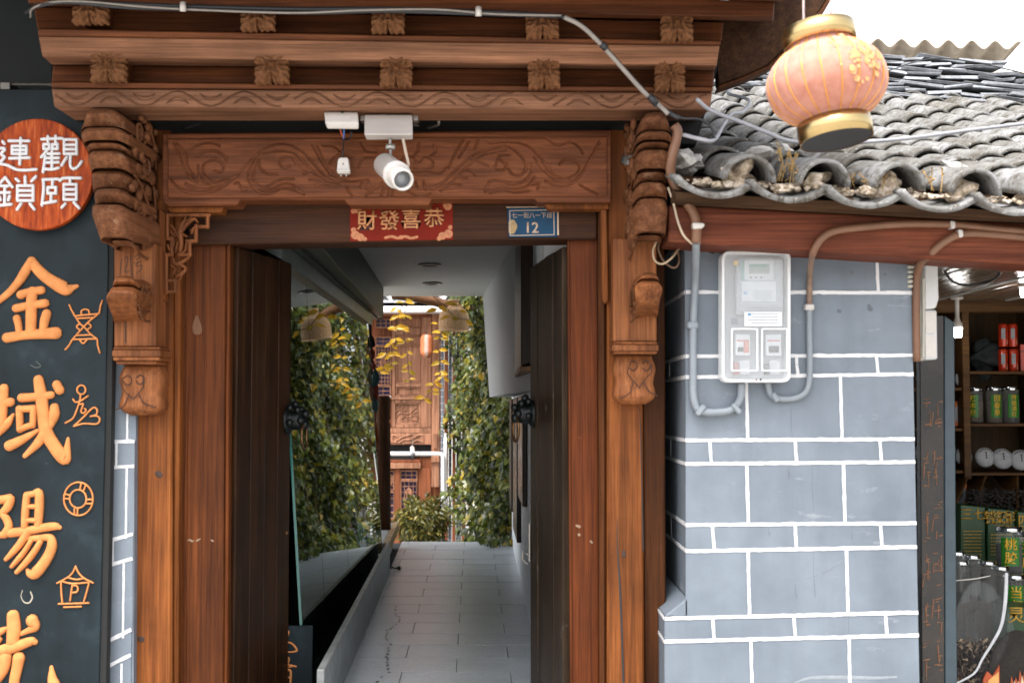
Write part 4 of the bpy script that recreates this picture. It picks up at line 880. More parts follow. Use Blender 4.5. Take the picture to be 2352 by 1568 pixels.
for x_, y_, r_ in ((1928, 714, 4.2), (1999, 709, 5.2), (1997, 702, 3.5), (1957, 625, 2.2), (2033, 629, 2.0)):
    obj('plaster_pit', strokes([[(x_ - 2, y_, r_), (x_ + 1, y_ + 1, r_)]], lambda q: q, YW - .0002, .0008, n=5), PIT, WP)
# ------------------------------------------------------------------ tiled roof
YE = 4.9; ZE = at(1720, 416, YE).z - .03; DROP = .058; X00 = at(1720, 400, YE).x; SP = .284; SKEW = -.11; SR = 4.7
def rz(s): return .27 * s + .014 * s * s
def ra(s): return math.atan(.27 + .028 * s)
def rp(X, s, up=0.0):
    """point on the sagging roof: X along the eave, s metres up from it, up above the surface"""
    a = ra(max(s, 0)); return Vector((X + SKEW * s, YE + s - up * math.sin(a), ZE - DROP * (X - X00) + rz(s) + up * math.cos(a)))
m_, t_, b_ = nodes('roof_tile_clay'); co_ = mapped(t_, rnd=True)
f1 = noise(t_, co_, 5, 6, .65); f2 = noise(t_, co_, 26, 6, .7); f3 = noise(t_, co_, 60, 4, .7)
oi = N(t_, 'ShaderNodeObjectInfo')
c_ = ramp(t_, f1, [(.3, srgb(86, 82, 76)), (.5, srgb(116, 115, 112)), (.72, srgb(144, 144, 145))])
c_ = mix(t_, 1.0, c_, ramp(t_, oi.outputs['Random'], [(0, (.62, .59, .54)), (.3, (.9, .9, .9)), (1, (1.08, 1.09, 1.12))]), 'MULTIPLY')
c_ = mix(t_, ramp(t_, f2, [(.48, 0.0), (.62, .8)]), c_, srgb(62, 54, 42))
c_ = mix(t_, ramp(t_, f3, [(.63, 0.0), (.68, .85)]), c_, srgb(196, 194, 188))
t_.links.new(c_, b_.inputs['Base Color']); b_.inputs['Roughness'].default_value = .8; b_.inputs['Specular IOR Level'].default_value = .25; bump(t_, b_, f2, .5, .01)
TILE = m_
def tile_mesh(name, r, L_, th, arc, sgn, taper=.9):
    """half-round tile along +y (uphill), lower lip at y=0"""
    V, F = [], []; n = 12; ny = 4
    for j in range(ny + 1):
        q = j / ny; rr = r * (1 + (taper - 1) * q)
        for lay in (0, 1):
            rad = rr - th * lay
            for i in range(n + 1):
                a = -arc + 2 * arc * i / n
                V.append((rad * math.sin(a), q * L_, sgn * (rad * math.cos(a) - r * math.cos(arc))))
    m = n + 1; st = 2 * m
    for j in range(ny):
        for i in range(n):
            F.append((j * st + i, j * st + i + 1, (j + 1) * st + i + 1, (j + 1) * st + i))
            F.append((j * st + m + i, (j + 1) * st + m + i, (j + 1) * st + m + i + 1, j * st + m + i + 1))
        for i in (0, n):
            F.append((j * st + i, (j + 1) * st + i, (j + 1) * st + m + i, j * st + m + i))
    for j in (0, ny):
        for i in range(n): F.append((j * st + i, j * st + m + i, j * st + m + i + 1, j * st + i + 1))
    me = mesh(name, V, F, True); me.materials.append(TILE); return me
CT = tile_mesh('cover_tile', .104, .43, .015, R(88), 1, .90); PT = tile_mesh('pan_tile', .225, .43, .021, R(44), -1, .97)
bpt = rp(2.0, 1.5); RF_ = thing('tiled_roof', 'grey half-round clay tile roof with weedy mortar at the eave', 'roof', (bpt.x, YE, bpt.z))
EXP = .35; NS = 14
cols = [X00 + SP * k_ for k_ in range(-1, 13)]
def place(me, name, X, s, up, tilt, parent=RF_, jx=0, jr=0):
    o = obj(name, me, TILE)
    o.location = rp(X + jx, s, up); o.rotation_euler = (ra(max(s, 0)) - tilt, math.atan(DROP), jr - math.atan(SKEW)); par(o, parent); return o
for ci, X in enumerate(cols):
    for k_ in range(1 if ci == 0 else 0, NS):
        s = k_ * EXP + (.0 if k_ else -.02)
        Yt = YE + s; Xq = X + SKEW * s
        if (Xq - .3) * FD / Yt + CX > 2700 or (Xq + .4) * FD / Yt + CX < 1480: continue
        place(CT, 'cover_tile', X, s, .032 + random.uniform(-.003, .005), R(1.8), jx=random.uniform(-.005, .005), jr=R(random.uniform(-1.6, 1.6)))
    for k_ in range(NS):
        s = k_ * EXP - (.05 if k_ == 0 else 0)
        Xp = X + SP / 2; Yt = YE + s; Xq = Xp + SKEW * s
        if (Xq - .3) * FD / Yt + CX > 2700 or (Xq + .4) * FD / Yt + CX < 1480: continue
        place(PT, 'pan_tile', Xp, s, .02 + random.uniform(-.003, .003), R(2.5), jx=random.uniform(-.005, .005), jr=R(random.uniform(-1.5, 1.5)))
# left-most pan beside the gate
UND = wood('roof_board', srgb(60, 40, 28), srgb(98, 70, 50), 'X', rough=.8)
A0, A1 = X00 - .27, X00 + 12.6 * SP
SQ = [.02, 1.2, 2.4, 3.6, 4.9]
for s0_, s1_ in zip(SQ[:-1], SQ[1:]):
    obj('roof_board', loft2([rp(A0, s0_, -.03), rp(A1, s0_, -.03), rp(A1, s0_, -.06), rp(A0, s0_, -.06)], [rp(A0, s1_ - .004, -.03), rp(A1, s1_ - .004, -.03), rp(A1, s1_ - .004, -.06), rp(A0, s1_ - .004, -.06)]), UND, RF_)
# mortar plugs in the mouths of the cover tiles
m_, t_, b_ = nodes('lime_mortar'); co_ = mapped(t_); f1 = noise(t_, co_, 24, 6, .7); f2 = noise(t_, co_, 9, 4)
c_ = ramp(t_, f1, [(.34, srgb(110, 96, 76)), (.48, srgb(186, 168, 146)), (.62, srgb(226, 214, 200))]); c_ = mix(t_, ramp(t_, f2, [(.55, 0.0), (.68, .7)]), c_, srgb(94, 84, 34))
t_.links.new(c_, b_.inputs['Base Color']); b_.inputs['Roughness'].default_value = .9; bump(t_, b_, f1, .9, .02)
MORT = m_
def lump(c, rx, ry, rz, seed, sub=3, amp=.3):
    bm = bmesh.new(); bmesh.ops.create_icosphere(bm, subdivisions=sub, radius=1); rnd = np.random.RandomState(seed); K_ = rnd.normal(0, 2.2, (6, 3)); ph = rnd.uniform(0, 6, 6)
    V = []
    for v in bm.verts:
        d = 1 + amp * sum(math.sin(K_[q].dot(v.co) * 1.4 + ph[q]) for q in range(6)) / 3
        V.append((c[0] + v.co.x * rx * d, c[1] + v.co.y * ry * d, c[2] + v.co.z * rz * d))
    F = [tuple(v.index for v in f.verts) for f in bm.faces]; bm.free(); return V, F
for ci, X in enumerate(cols[:8]):
    p = rp(X - .028 + random.uniform(-.008, .008), .07, .030)
    if ci: obj('mortar_plug', lump(p, .058, .06, .052, ci, amp=.5), MORT, RF_)
    for q in range(3):
        p2 = rp(X + SP / 2 + random.uniform(-.07, .07), random.uniform(.0, .1), random.uniform(.0, .02))
        obj('mortar_crumb', lump(p2, random.uniform(.012, .035), random.uniform(.015, .03), random.uniform(.01, .02), ci * 7 + q, sub=2, amp=.5), MORT, RF_)
for ci, X in enumerate(cols[:8]):
    gs = []
    for q in range(26):
        r_ = random.uniform(.004, .014); gs.append(lump(rp(X + SP / 2 + random.gauss(0, .055), abs(random.gauss(.02, .07)), .004 + random.uniform(0, .012)), r_ * 1.3, r_, r_ * .8, ci * 31 + q, 1, .5))
    o = obj('eave_debris', merge(*gs), MORT, RF_); o['kind'] = 'stuff'
for ci, (X, s) in enumerate(((X00 + .13, .45), (X00 + .2, .62), (X00 + .42, 1.0), (X00 - .2, .3), (X00 + .98, .55))):
    obj('mortar_patch', lump(rp(X, s, .06), .09, .12, .045, 90 + ci, amp=.4), plain('lime_wash_%d' % ci, srgb(200, 196, 190), .9, var=.2, scale=30, bmp=.5), RF_)
# ridge: loose courses of slate
SLATE = plain('slate', srgb(150, 153, 158), .75, var=.35, scale=18, bmp=.4, rnd=.45)
n_s = 0
for row in range(8):
    s = SR - .02 + row * .04; up = .05 + row * .036
    X = X00 + .3 + random.uniform(0, .2)
    while X < X00 + 13.4 * SP:
        w = random.uniform(.14, .36); d_ = .34 - row * .01
        p = rp(X + w / 2, s, up)
        if row < 6 or X < X00 + 3.0 + .3 * math.sin(X * 5):
            g = box(-w / 2, w / 2, -d_ / 2, d_ / 2, -.011, .011)
            g = ([Vector(v) + Vector((random.uniform(-.012, .012), random.uniform(-.02, .02), random.uniform(-.004, .004))) for v in g[0]], g[1])
            o = obj('ridge_slab', g, SLATE, bevel=.003); o.location = p
            o.rotation_euler = (ra(4) * .3 + R(random.uniform(-5, 5)), math.atan(DROP) + R(random.uniform(-7, 7)), R(random.uniform(-9, 9))); par(o, RF_)
        X += w * random.uniform(.86, 1.0)
obj('ridge_bed', loft2([rp(A0, SR + .02, -.02), rp(A0, SR + .16, .22), rp(A0, SR + .7, .22), rp(A0, SR + .7, -.02)], [rp(A1 + .6, SR + .02, -.02), rp(A1 + .6, SR + .16, .22), rp(A1 + .6, SR + .7, .22), rp(A1 + .6, SR + .7, -.02)]), MORT, RF_)
# eave beam
obj('eave_beam', loft2([at(1536, 470, 5.06), at(1534, 556, 5.06), at(1534, 556, 5.06) + Vector((0, .24, 0)), at(1536, 470, 5.06) + Vector((0, .24, 0))], [at(2900, 543, 5.06), at(2900, 641, 5.06), at(2900, 641, 5.06) + Vector((0, .24, 0)), at(2900, 543, 5.06) + Vector((0, .24, 0))]), W_FASC, RF_, bevel=.01, seg=2)
obj('eave_filler', loft2([at(1552, 404, 5.12), at(1552, 480, 5.12), at(1552, 480, 5.24), at(1552, 404, 5.24)], [at(2900, 472, 5.12), at(2900, 549, 5.12), at(2900, 549, 5.24), at(2900, 472, 5.24)]), UND, RF_)
obj('eave_batten', loft2([at(1540, 452, 5.0), at(1540, 470, 5.02), at(1540, 470, 5.2), at(1540, 452, 5.2)], [at(2900, 526, 5.0), at(2900, 542, 5.02), at(2900, 542, 5.2), at(2900, 526, 5.2)]), UND, RF_, bevel=.006)
# corrugated sheet sticking up behind the ridge
CS = thing('corrugated_sheet', 'weathered corrugated sheet sticking up above the ridge of the tiled roof', 'roof sheet', at(2150, 160, 10.8))
V, F = [], []; nx = 100
TLc, TRc, BRc, BLc = [np.array(q, float) for q in ((1958, 96), (2346, 104), (2285, 172), (1925, 160))]
for j, (a, b, Y) in enumerate(((TLc, TRc, 10.6), (BLc, BRc, 11.2))):
    for i in range(nx + 1):
        q = i / nx; p = a * (1 - q) + b * q; c = at(p[0], p[1], Y); h = .034 * math.sin(q * 2 * math.pi * 7.2 + 1)
        V.append((c.x, c.y, c.z + h))
F = [(i, i + 1, nx + 2 + i, nx + 1 + i) for i in range(nx)]
SHT = plain('fibre_sheet', srgb(176, 164, 148), .85, var=.25, scale=9, bmp=.3)
o = obj('sheet', (V, F), SHT, CS, smooth=True, fixn=False); sm = o.modifiers.new('s', 'SOLIDIFY'); sm.thickness = .008
# dry weeds rooted in the eave
DRY = plain('dry_weed', srgb(176, 142, 84), .8, var=.3, scale=50)
def weed(label, X, s, h, n, seed):
    w = thing('dry_weed', label, 'weed', rp(X, s, .03), 'dry weeds on the tiled roof'); rnd = random.Random(seed); gs, lf = [], []
    for i in range(n):
        b = rp(X + rnd.gauss(0, .03), s + rnd.gauss(0, .02), .03); top = b + Vector((rnd.gauss(0, .03), rnd.gauss(0, .03), h * rnd.uniform(.5, 1)))
        mid = (b + top) / 2 + Vector((rnd.gauss(0, .01), 0, 0)); gs.append(tube([tuple(b), tuple(mid), tuple(top)], .0018, 4))
        for k_ in range(9):
            c = b + (top - b) * rnd.uniform(.35, 1.05); dd = Vector((rnd.gauss(0, 1), rnd.gauss(0, 1), rnd.gauss(.4, .6))).normalized() * rnd.uniform(.008, .018); e = dd.cross(Vector((rnd.gauss(0, 1), rnd.gauss(0, 1), 1))).normalized() * .004
            lf.append(([c - e, c + e, c + dd + e * .3, c + dd - e * .3], [(0, 1, 2, 3)]))
    obj('stems', merge(*gs), DRY, w); o_ = obj('leaves', merge(*lf), DRY, w, fixn=False); return w
weed('bushy dry weed at the eave below the red lantern', X00 + .16, .05, .15, 9, 1)
weed('short weed between the second and third eave tiles', X00 + .44, .02, .06, 4, 2)
weed('small pale weed at the eave by the third tile mouth', X00 + .72, .02, .10, 3, 3)
weed('grey grass tuft by the gate end of the roof', X00 + .10, 1.25, .09, 9, 4)
weed('small weed on the tiles between cables', X00 + .42, 1.0, .07, 4, 5)
weed('tiny weed right of the lantern base', X00 + .62, .78, .08, 4, 6)
# cables over the roof
def rcab(name, label, pts, r, mat):
    o = obj(name, ptube(pts, r, 7), mat, smooth=True); tag(o, label, 'cable'); return o
rcab('roof_cable', 'thick grey cable slanting across the tiles to the lantern', [(1600, 228, 5.0), (1632, 254, 5.05), (1700, 280, 5.1), (1760, 304, 5.1), (1815, 324, 5.1), (1900, 330, 5.2), (1990, 326, 5.3), (2100, 316, 5.5), (2220, 300, 5.7), (2400, 278, 6.0)], .0085, CABLE_W)
rcab('roof_cable', 'white cable looping down the tiles near the gate', [(1690, 196, 6.3), (1672, 214, 6.1), (1712, 226, 5.9), (1722, 236, 5.8), (1706, 258, 5.55), (1680, 262, 5.4), (1660, 290, 5.15), (1640, 322, 4.95), (1610, 320, 4.9), (1570, 310, 4.95)], .008, CABLE_W)
rcab('roof_cable', 'thin black wire from cornice onto roof edge', [(1500, 240, 4.95), (1560, 270, 4.95), (1608, 274, 4.95), (1636, 296, 4.95), (1642, 326, 4.95)], .005, CABLE_B)
rcab('roof_wire', 'thin overhead wire across the ridge', [(1640, 196, 7.0), (1760, 196, 7.2), (2000, 172, 7.6), (2120, 138, 8.0), (2220, 140, 8.2), (2400, 180, 8.4)], .004, CABLE_B)
# ------------------------------------------------------------------ lantern
YN = 4.25
lc = at(1899, 192, YN); LN = thing('red_lantern', 'faded red silk lantern with gold rims hanging over the tiled roof', 'lantern', at(1897, 345, YN))
ML = Matrix.Translation(lc) @ Matrix.Rotation(R(-7), 4, 'Y') @ Matrix.Rotation(R(-7), 4, 'X')
u = YN / FD; rb_ = 140 * u; hb = 96 * u
prof = []
for i in range(19):
    a = -math.pi / 2 + math.pi * i / 18
    prof.append((max(.55 * rb_, 0) if False else rb_ * (math.cos(a) ** .82 if math.cos(a) > 0 else 0), hb * math.sin(a)))
prof = [(max(r_, 76 * u), z) for r_, z in prof]
nseg = 20; V, F = [], []; nn = 80
for r_, z in prof:
    for k_ in range(nn):
        a = 2 * math.pi * k_ / nn; ph = (k_ % (nn // nseg)) / (nn / nseg); pinch = .975 + .025 * math.sin(math.pi * ph) if ph else .972
        wr = 1 + .010 * math.sin(z * 240 + a * 3) * (abs(math.sin(a * 2.5)) ** 2)
        V.append((r_ * pinch * wr * math.cos(a), r_ * pinch * wr * math.sin(a), z))
for i in range(len(prof) - 1):
    for k_ in range(nn): F.append((i * nn + k_, i * nn + (k_ + 1) % nn, (i + 1) * nn + (k_ + 1) % nn, (i + 1) * nn + k_))
m_, t_, b_ = nodes('lantern_silk'); co_ = mapped(t_)
tc = N(t_, 'ShaderNodeTexCoord'); f1 = noise(t_, co_, 26, 4)
c_ = ramp(t_, f1, [(.3, srgb(194, 132, 112)), (.7, srgb(212, 158, 140))]); t_.links.new(c_, b_.inputs['Base Color']); b_.inputs['Roughness'].default_value = .7; b_.inputs['Specular IOR Level'].default_value = .2
b_.inputs['Sheen Weight'].default_value = .3
tr = N(t_, 'ShaderNodeBsdfTranslucent'); t_.links.new(c_, tr.inputs['Color']); ms = N(t_, 'ShaderNodeMixShader'); ms.inputs[0].default_value = .35
t_.links.new(b_.outputs[0], ms.inputs[1]); t_.links.new(tr.outputs[0], ms.inputs[2]); t_.links.new(ms.outputs[0], t_.nodes['Material Output'].inputs['Surface'])
obj('silk_body', xf((V, F), ML), m_, LN, smooth=True)
GTHR = plain('gold_piping', srgb(214, 148, 70), .4, .3)
for k_ in range(nseg):
    a = 2 * math.pi * k_ / nseg
    obj('rib', tube([tuple(ML @ Vector((r_ * .978 * math.cos(a), r_ * .978 * math.sin(a), z))) for r_, z in prof], .0028, 5), GTHR, LN)
ringp = lambda r0, z0, z1: [(r0 - .004, z0), (r0, z0), (r0 + .002, (z0 + z1) / 2), (r0, z1), (r0 - .004, z1)]
for zc1, zc2, nm in ((-hb * .97, -hb * .97 - 46 * u, 'lower_rim'), (hb * .97, hb * .97 + 42 * u, 'upper_rim')):
    obj(nm, xf(lathe(ringp(84 * u, zc1, zc2), 48, False), ML), GOLD, LN, smooth=True)
    V, F = lathe([(.001, zc2 * .992), (80 * u, zc2 * .992)], 40, False); obj(nm + '_disc', xf((V, F), ML), plain(nm + '_lining', (.02, .02, .022), .6), LN, fixn=False)
PEO = plain('gold_flower_print', srgb(226, 158, 104), .7, 0, var=.3, scale=90)
gs = []
rnd = random.Random(4)
for k_ in range(70):
    th = R(-90 + rnd.gauss(22, 11)); zz = rnd.gauss(.015, .036); rr_ = np.interp(zz, [p_[1] for p_ in prof], [p_[0] for p_ in prof]) * 1.002
    c = Vector((rr_ * math.cos(th), rr_ * math.sin(th), zz)); nrm = Vector((math.cos(th), math.sin(th), zz * 3)).normalized(); tx = Vector((-math.sin(th), math.cos(th), 0)); tz = nrm.cross(tx)
    r0 = rnd.uniform(.004, .012); V = [c + nrm * .001 + (tx * math.cos(a) + tz * math.sin(a)) * r0 * (1 + .14 * math.cos(5 * a)) for a in np.linspace(0, 2 * math.pi, 20, endpoint=False)]
    gs.append((V, [tuple(range(20))]))
obj('peony_print', xf(merge(*gs), ML), PEO, LN, fixn=False)['kind'] = 'stuff'
for xx in (1853, 1918):
    t0 = ML @ Vector(((xx - 1885) * u, 0, hb + 40 * u)); obj('cord', tube([tuple(t0), (t0.x, t0.y, t0.z + .4)], .004, 6), plain('lantern_cord_%d' % xx, srgb(196, 170, 166), .6), LN)

# ------------------------------------------------------------------ electricity meter box on the grey wall
MB_ = thing('electric_meter_box', 'transparent plastic electricity meter box mounted on the grey painted wall', 'meter box', at(1737, 878, 5.2))
m_, t_, b_ = nodes('clear_plastic'); b_.inputs['Base Color'].default_value = (.93, .95, .96, 1); b_.inputs['Roughness'].default_value = .12
tp = N(t_, 'ShaderNodeBsdfTransparent'); tp.inputs['Color'].default_value = (.93, .94, .95, 1); ms = N(t_, 'ShaderNodeMixShader'); ms.inputs[0].default_value = .14
t_.links.new(tp.outputs[0], ms.inputs[1]); t_.links.new(b_.outputs[0], ms.inputs[2]); t_.links.new(ms.outputs[0], t_.nodes['Material Output'].inputs['Surface'])
CLEAR = m_
m_, t_, b_ = nodes('frosted_plastic'); b_.inputs['Base Color'].default_value = (.88, .89, .9, 1); b_.inputs['Roughness'].default_value = .3
tp = N(t_, 'ShaderNodeBsdfTransparent'); ms = N(t_, 'ShaderNodeMixShader'); ms.inputs[0].default_value = .62
t_.links.new(tp.outputs[0], ms.inputs[1]); t_.links.new(b_.outputs[0], ms.inputs[2]); t_.links.new(ms.outputs[0], t_.nodes['Material Output'].inputs['Surface'])
FROST = m_
def rrect(x0, y0, x1, y1, r, n=5):
    P = []
    for cx_, cy_, a0 in ((x1 - r, y0 + r, -90), (x1 - r, y1 - r, 0), (x0 + r, y1 - r, 90), (x0 + r, y0 + r, 180)):
        P += [(cx_ + r * math.cos(R(a0 + 90 * i / n)), cy_ + r * math.sin(R(a0 + 90 * i / n))) for i in range(n + 1)]
    return P
MG = plain('meter_grey', srgb(176, 178, 180), .5, var=.05)
zM = Zr(2700, 940, 2.24); mm = lambda *p: zM(list(p))
def mrect(x0, y0, x1, y1, Y, th, mat, name, parent=MB_, bv=.002, r=None):
    a, b = zM([(x0, y0), (x1, y1)])
    g = prism(rrect(a[0], a[1], b[0], b[1], r * K / 2.24), Y, th) if r else pbox(a[0], a[1], b[0], b[1], Y, th)
    return obj(name, g, mat, parent, bevel=bv)
mrect(215, 80, 795, 1195, 5.278, .014, MG, 'back_plate', r=50, bv=0)
# rim frame
rim_o = rrect(*zM([(204, 68)])[0], *zM([(802, 1205)])[0], 16); rim_i = rrect(*zM([(232, 96)])[0], *zM([(774, 1176)])[0], 11)
def frame(outer, inner, Y, th):
    n = len(outer); A = [at(*p, Y) for p in outer]; B = [at(*p, Y) for p in inner]; d = Vector((0, th, 0))
    V = A + B + [a + d for a in A] + [b + d for b in B]; F = []
    for i in range(n):
        j = (i + 1) % n; F += [(i, j, n + j, n + i), (2 * n + i, 3 * n + i, 3 * n + j, 2 * n + j), (i, 2 * n + i, 2 * n + j, j), (n + i, n + j, 3 * n + j, 3 * n + i)]
    return V, F
obj('rim', frame(rim_o, rim_i, 5.20, .09), FROST, MB_, bevel=.003)
mrect(234, 98, 772, 1174, 5.196, .003, CLEAR, 'cover', bv=0, r=22)
MW = plain('meter_white', srgb(224, 226, 228), .4, var=.03)
mrect(330, 135, 735, 620, 5.235, .04, MG, 'meter_body', r=20)
mrect(352, 150, 724, 545, 5.225, .009, CLEAR, 'meter_window', bv=0, r=16)
mrect(400, 150, 655, 320, 5.232, .003, MW, 'meter_face', bv=.001)
mrect(440, 180, 618, 265, 5.2315, .002, plain('lcd', srgb(150, 162, 152), .3, var=.04), 'display', bv=0)
mrect(372, 146, 398, 326, 5.232, .003, plain('meter_green', srgb(92, 160, 148), .5), 'green_edge', bv=0)
mrect(440, 184, 592, 208, 5.2308, .0005, plain('lcd_green', srgb(70, 156, 140), .5), 'display_digits', bv=0)
for xx in (450, 495, 540): mrect(xx, 290, xx + 14, 305, 5.2312, .002, INK, 'button', bv=0)
mrect(380, 330, 672, 500, 5.232, .003, MW, 'meter_plate', bv=0)
PRT = plain('print_grey', srgb(150, 154, 164), .6)
for r_ in range(5): mrect(480, 412 + r_ * 17, 640, 417 + r_ * 17, 5.2316, .0004, PRT, 'print_line', bv=0)
mrect(392, 420, 425, 445, 5.2316, .0004, plain('print_blue', srgb(80, 130, 200), .6), 'print_mark', bv=0)
mrect(400, 595, 727, 720, 5.193, .001, MW, 'sticker', bv=0)
for r_ in range(4): mrect(430 + 30 * (r_ % 2), 612 + r_ * 25, 690, 618 + r_ * 25, 5.1925, .0004, PRT, 'print_line', bv=0)
mrect(432, 608, 455, 628, 5.1922, .0004, plain('print_blue2', srgb(70, 140, 200), .6), 'print_mark', bv=0)
for x0_, x1_ in ((285, 520), (548, 780)):
    obj('breaker_window', frame(rrect(*mm((x0_, 735))[0], *mm((x1_, 1110))[0], 4), rrect(*mm((x0_ + 14, 749))[0], *mm((x1_ - 14, 1096))[0], 3), 5.188, .008), FROST, MB_)
mrect(325, 790, 450, 970, 5.24, .03, MW, 'breaker'); mrect(590, 790, 720, 975, 5.24, .03, MW, 'breaker')
mrect(346, 900, 392, 940, 5.232, .012, INK, 'switch'); mrect(615, 890, 700, 945, 5.232, .012, INK, 'switch')
mrect(395, 835, 440, 950, 5.236, .005, plain('breaker_red', srgb(196, 110, 84), .5), 'test_panel')
mrect(335, 838, 390, 850, 5.2385, .002, plain('breaker_line', srgb(206, 90, 80), .5), 'red_line', bv=0); mrect(600, 838, 710, 850, 5.2385, .002, plain('breaker_line2', srgb(206, 90, 80), .5), 'red_line', bv=0)
mrect(310, 1030, 360, 1140, 5.25, .02, plain('terminal_red', srgb(170, 110, 100), .5), 'terminal'); mrect(575, 1040, 620, 1140, 5.25, .02, plain('terminal_dark', srgb(90, 86, 84), .5), 'terminal')
mrect(362, 1010, 452, 1140, 5.185, .03, CLEAR, 'padlock_shell', r=20); mrect(625, 1010, 715, 1140, 5.185, .03, CLEAR, 'padlock_shell', r=20)
mrect(306, 150, 346, 192, 5.19, .01, plain('seal_cream', srgb(206, 186, 150), .5), 'seal', r=18, bv=0)
mrect(500, 1170, 512, 1190, 5.195, .01, plain('lock_hole_brown', srgb(120, 84, 66), .5), 'lock_hole'); mrect(535, 1170, 550, 1190, 5.195, .01, INK, 'lock_hole')
for r_ in range(4): mrect(285, 650 + r_ * 14, 345, 656 + r_ * 14, 5.195, .003, PRT, 'vent_slot', bv=0)
# conduits
CGR = plain('conduit_grey_paint', srgb(138, 146, 154), .45, var=.08, scale=14)
C1 = thing('conduit_pipe', 'thick conduit dropping from the eave and curling under the meter box from the left', 'conduit', at(1600, 945, 5.2))
obj('brown_length', ptube([(1548, 288, 5.0), (1556, 302, 5.0), (1551, 330, 5.0), (1542, 365, 5.0), (1541, 400, 5.02), (1556, 436, 5.03), (1578, 466, 5.035), (1594, 492, 5.035), (1600, 520, 5.035), (1599, 558, 5.04)], .020, 10), CABLE_BR, C1, smooth=True)
obj('grey_length', ptube([(1599, 556, 5.06), (1598, 600, 5.16), (1597, 650, 5.265), (1594, 700, 5.27), (1592, 760, 5.27), (1592, 860, 5.27), (1592, 900, 5.27), (1598, 932, 5.27), (1614, 945, 5.27), (1650, 946, 5.27), (1680, 940, 5.27), (1700, 916, 5.27), (1704, 880, 5.265)], .0155, 10), CGR, C1, smooth=True)
for p_ in ((1591, 746), ): obj('saddle', pbox(p_[0] - 12, p_[1] - 8, p_[0] + 14, p_[1] + 8, 5.25, .05), CGR, C1, bevel=.006)
for x_, y_, a_ in ((1608, 942, 40), (1690, 938, -40)):
    o = obj('saddle', xf(box(-.011, .011, -.026, .024, -.025, .025), TR(*at(x_, y_, 5.272), ry=R(a_))), CGR, C1, bevel=.005)
obj('clip', prism([(1590, 511), (1617, 512), (1620, 516), (1614, 524), (1592, 526)], 5.01, .05), WHITE_PL, C1, bevel=.004)
C2 = thing('conduit_pipe', 'rusty grey conduit rising right of the meter box to the eave beam', 'conduit', at(1820, 920, 5.25))
obj('brown_length', ptube([(2352 + 60, 536, 5.04), (2290, 526, 5.04), (2190, 516, 5.035), (2080, 514, 5.035), (1980, 522, 5.035), (1920, 530, 5.035), (1890, 545, 5.04), (1872, 570, 5.05), (1866, 585, 5.07)], .0155, 10), CABLE_BR, C2, smooth=True)
RUST = plain('rusty_conduit', srgb(136, 112, 96), .7, var=.3, scale=18)
obj('rusty_length', ptube([(1866, 584, 5.08), (1862, 610, 5.18), (1860, 640, 5.275), (1859, 700, 5.278)], .012, 10), RUST, C2, smooth=True)
obj('grey_length', ptube([(1859, 698, 5.28), (1859, 760, 5.28), (1860, 830, 5.28), (1858, 880, 5.28), (1846, 905, 5.28), (1820, 915, 5.28), (1790, 915, 5.28), (1770, 905, 5.28), (1763, 878, 5.275)], .0125, 10), CGR, C2, smooth=True)
obj('saddle', pbox(1850, 698, 1871, 712, 5.26, .04), plain('saddle_white', srgb(206, 200, 196), .6), C2, bevel=.005); obj('saddle', xf(box(-.01, .01, -.022, .02, -.02, .02), TR(*at(1779, 912, 5.282), ry=R(-30))), CGR, C2, bevel=.004)
for x_, y_ in ((2190, 516), (2208, 536)): obj('clip', prism([(x_ - 6, y_ - 10), (x_ + 5, y_ - 9), (x_ + 6, y_ + 8), (x_ - 4, y_ + 9)], 5.01, .05), WHITE_PL, C2, bevel=.005)
C3 = thing('conduit_pipe', 'brown cable bending from the eave beam down behind the white cabinet', 'conduit', at(2106, 830, 5.3))
obj('pipe', ptube([(2420, 552, 5.04), (2300, 540, 5.04), (2215, 537, 5.035), (2170, 555, 5.04), (2135, 585, 5.08), (2115, 604, 5.2), (2106, 640, 5.28), (2104, 720, 5.29), (2106, 830, 5.29)], .0155, 10), CABLE_BR, C3, smooth=True)
TW = thing('hanging_wire_loop', 'cream and brown wires looping below the right dragon head', 'wire', at(1520, 600, 5.3))
cab('wire', [(1508, 555, 5.2), (1500, 575, 5.2), (1504, 598, 5.2), (1522, 606, 5.2), (1545, 590, 5.2), (1560, 570, 5.25), (1580, 560, 5.3)], .0045, plain('wire_cream', srgb(200, 176, 146), .5), TW)
cab('wire', [(1520, 545, 5.25), (1512, 570, 5.25), (1525, 600, 5.25), (1548, 615, 5.25), (1560, 600, 5.25), (1556, 576, 5.27)], .0045, plain('wire_brown', srgb(120, 90, 70), .5), TW)
cab('wire', [(1534, 430, 5.02), (1545, 460, 5.02), (1556, 505, 5.025), (1570, 540, 5.03), (1590, 560, 5.05)], .005, plain('wire_cream2', srgb(200, 180, 156), .5), TW)
cab('wire', [(1524, 545, 5.3), (1545, 564, 5.32), (1580, 574, 5.32), (1640, 580, 5.3)], .006, CABLE_B, TW)
WC = thing('white_meter_cabinet', 'cream plastic cabinet with clear front on the shop side of the grey wall', 'cabinet', at(2128, 830, 5.4))
CREAM = plain('cream_plastic', srgb(206, 202, 188), .45, var=.05)
obj('back', pbox(2104, 598, 2122, 826, 5.36, .22), CREAM, WC, bevel=.006)
obj('front', prism([(2123, 594), (2154, 594), (2157, 686), (2150, 708), (2123, 710)], 5.34, .2), FROST, WC, bevel=.006)
obj('lower_door', pbox(2123, 712, 2152, 825, 5.35, .2), FROST, WC, bevel=.006)
obj('hinge_rod', ptube([(2120, 640, 5.335), (2121, 740, 5.335), (2120, 822, 5.335)], .006), CREAM, WC)
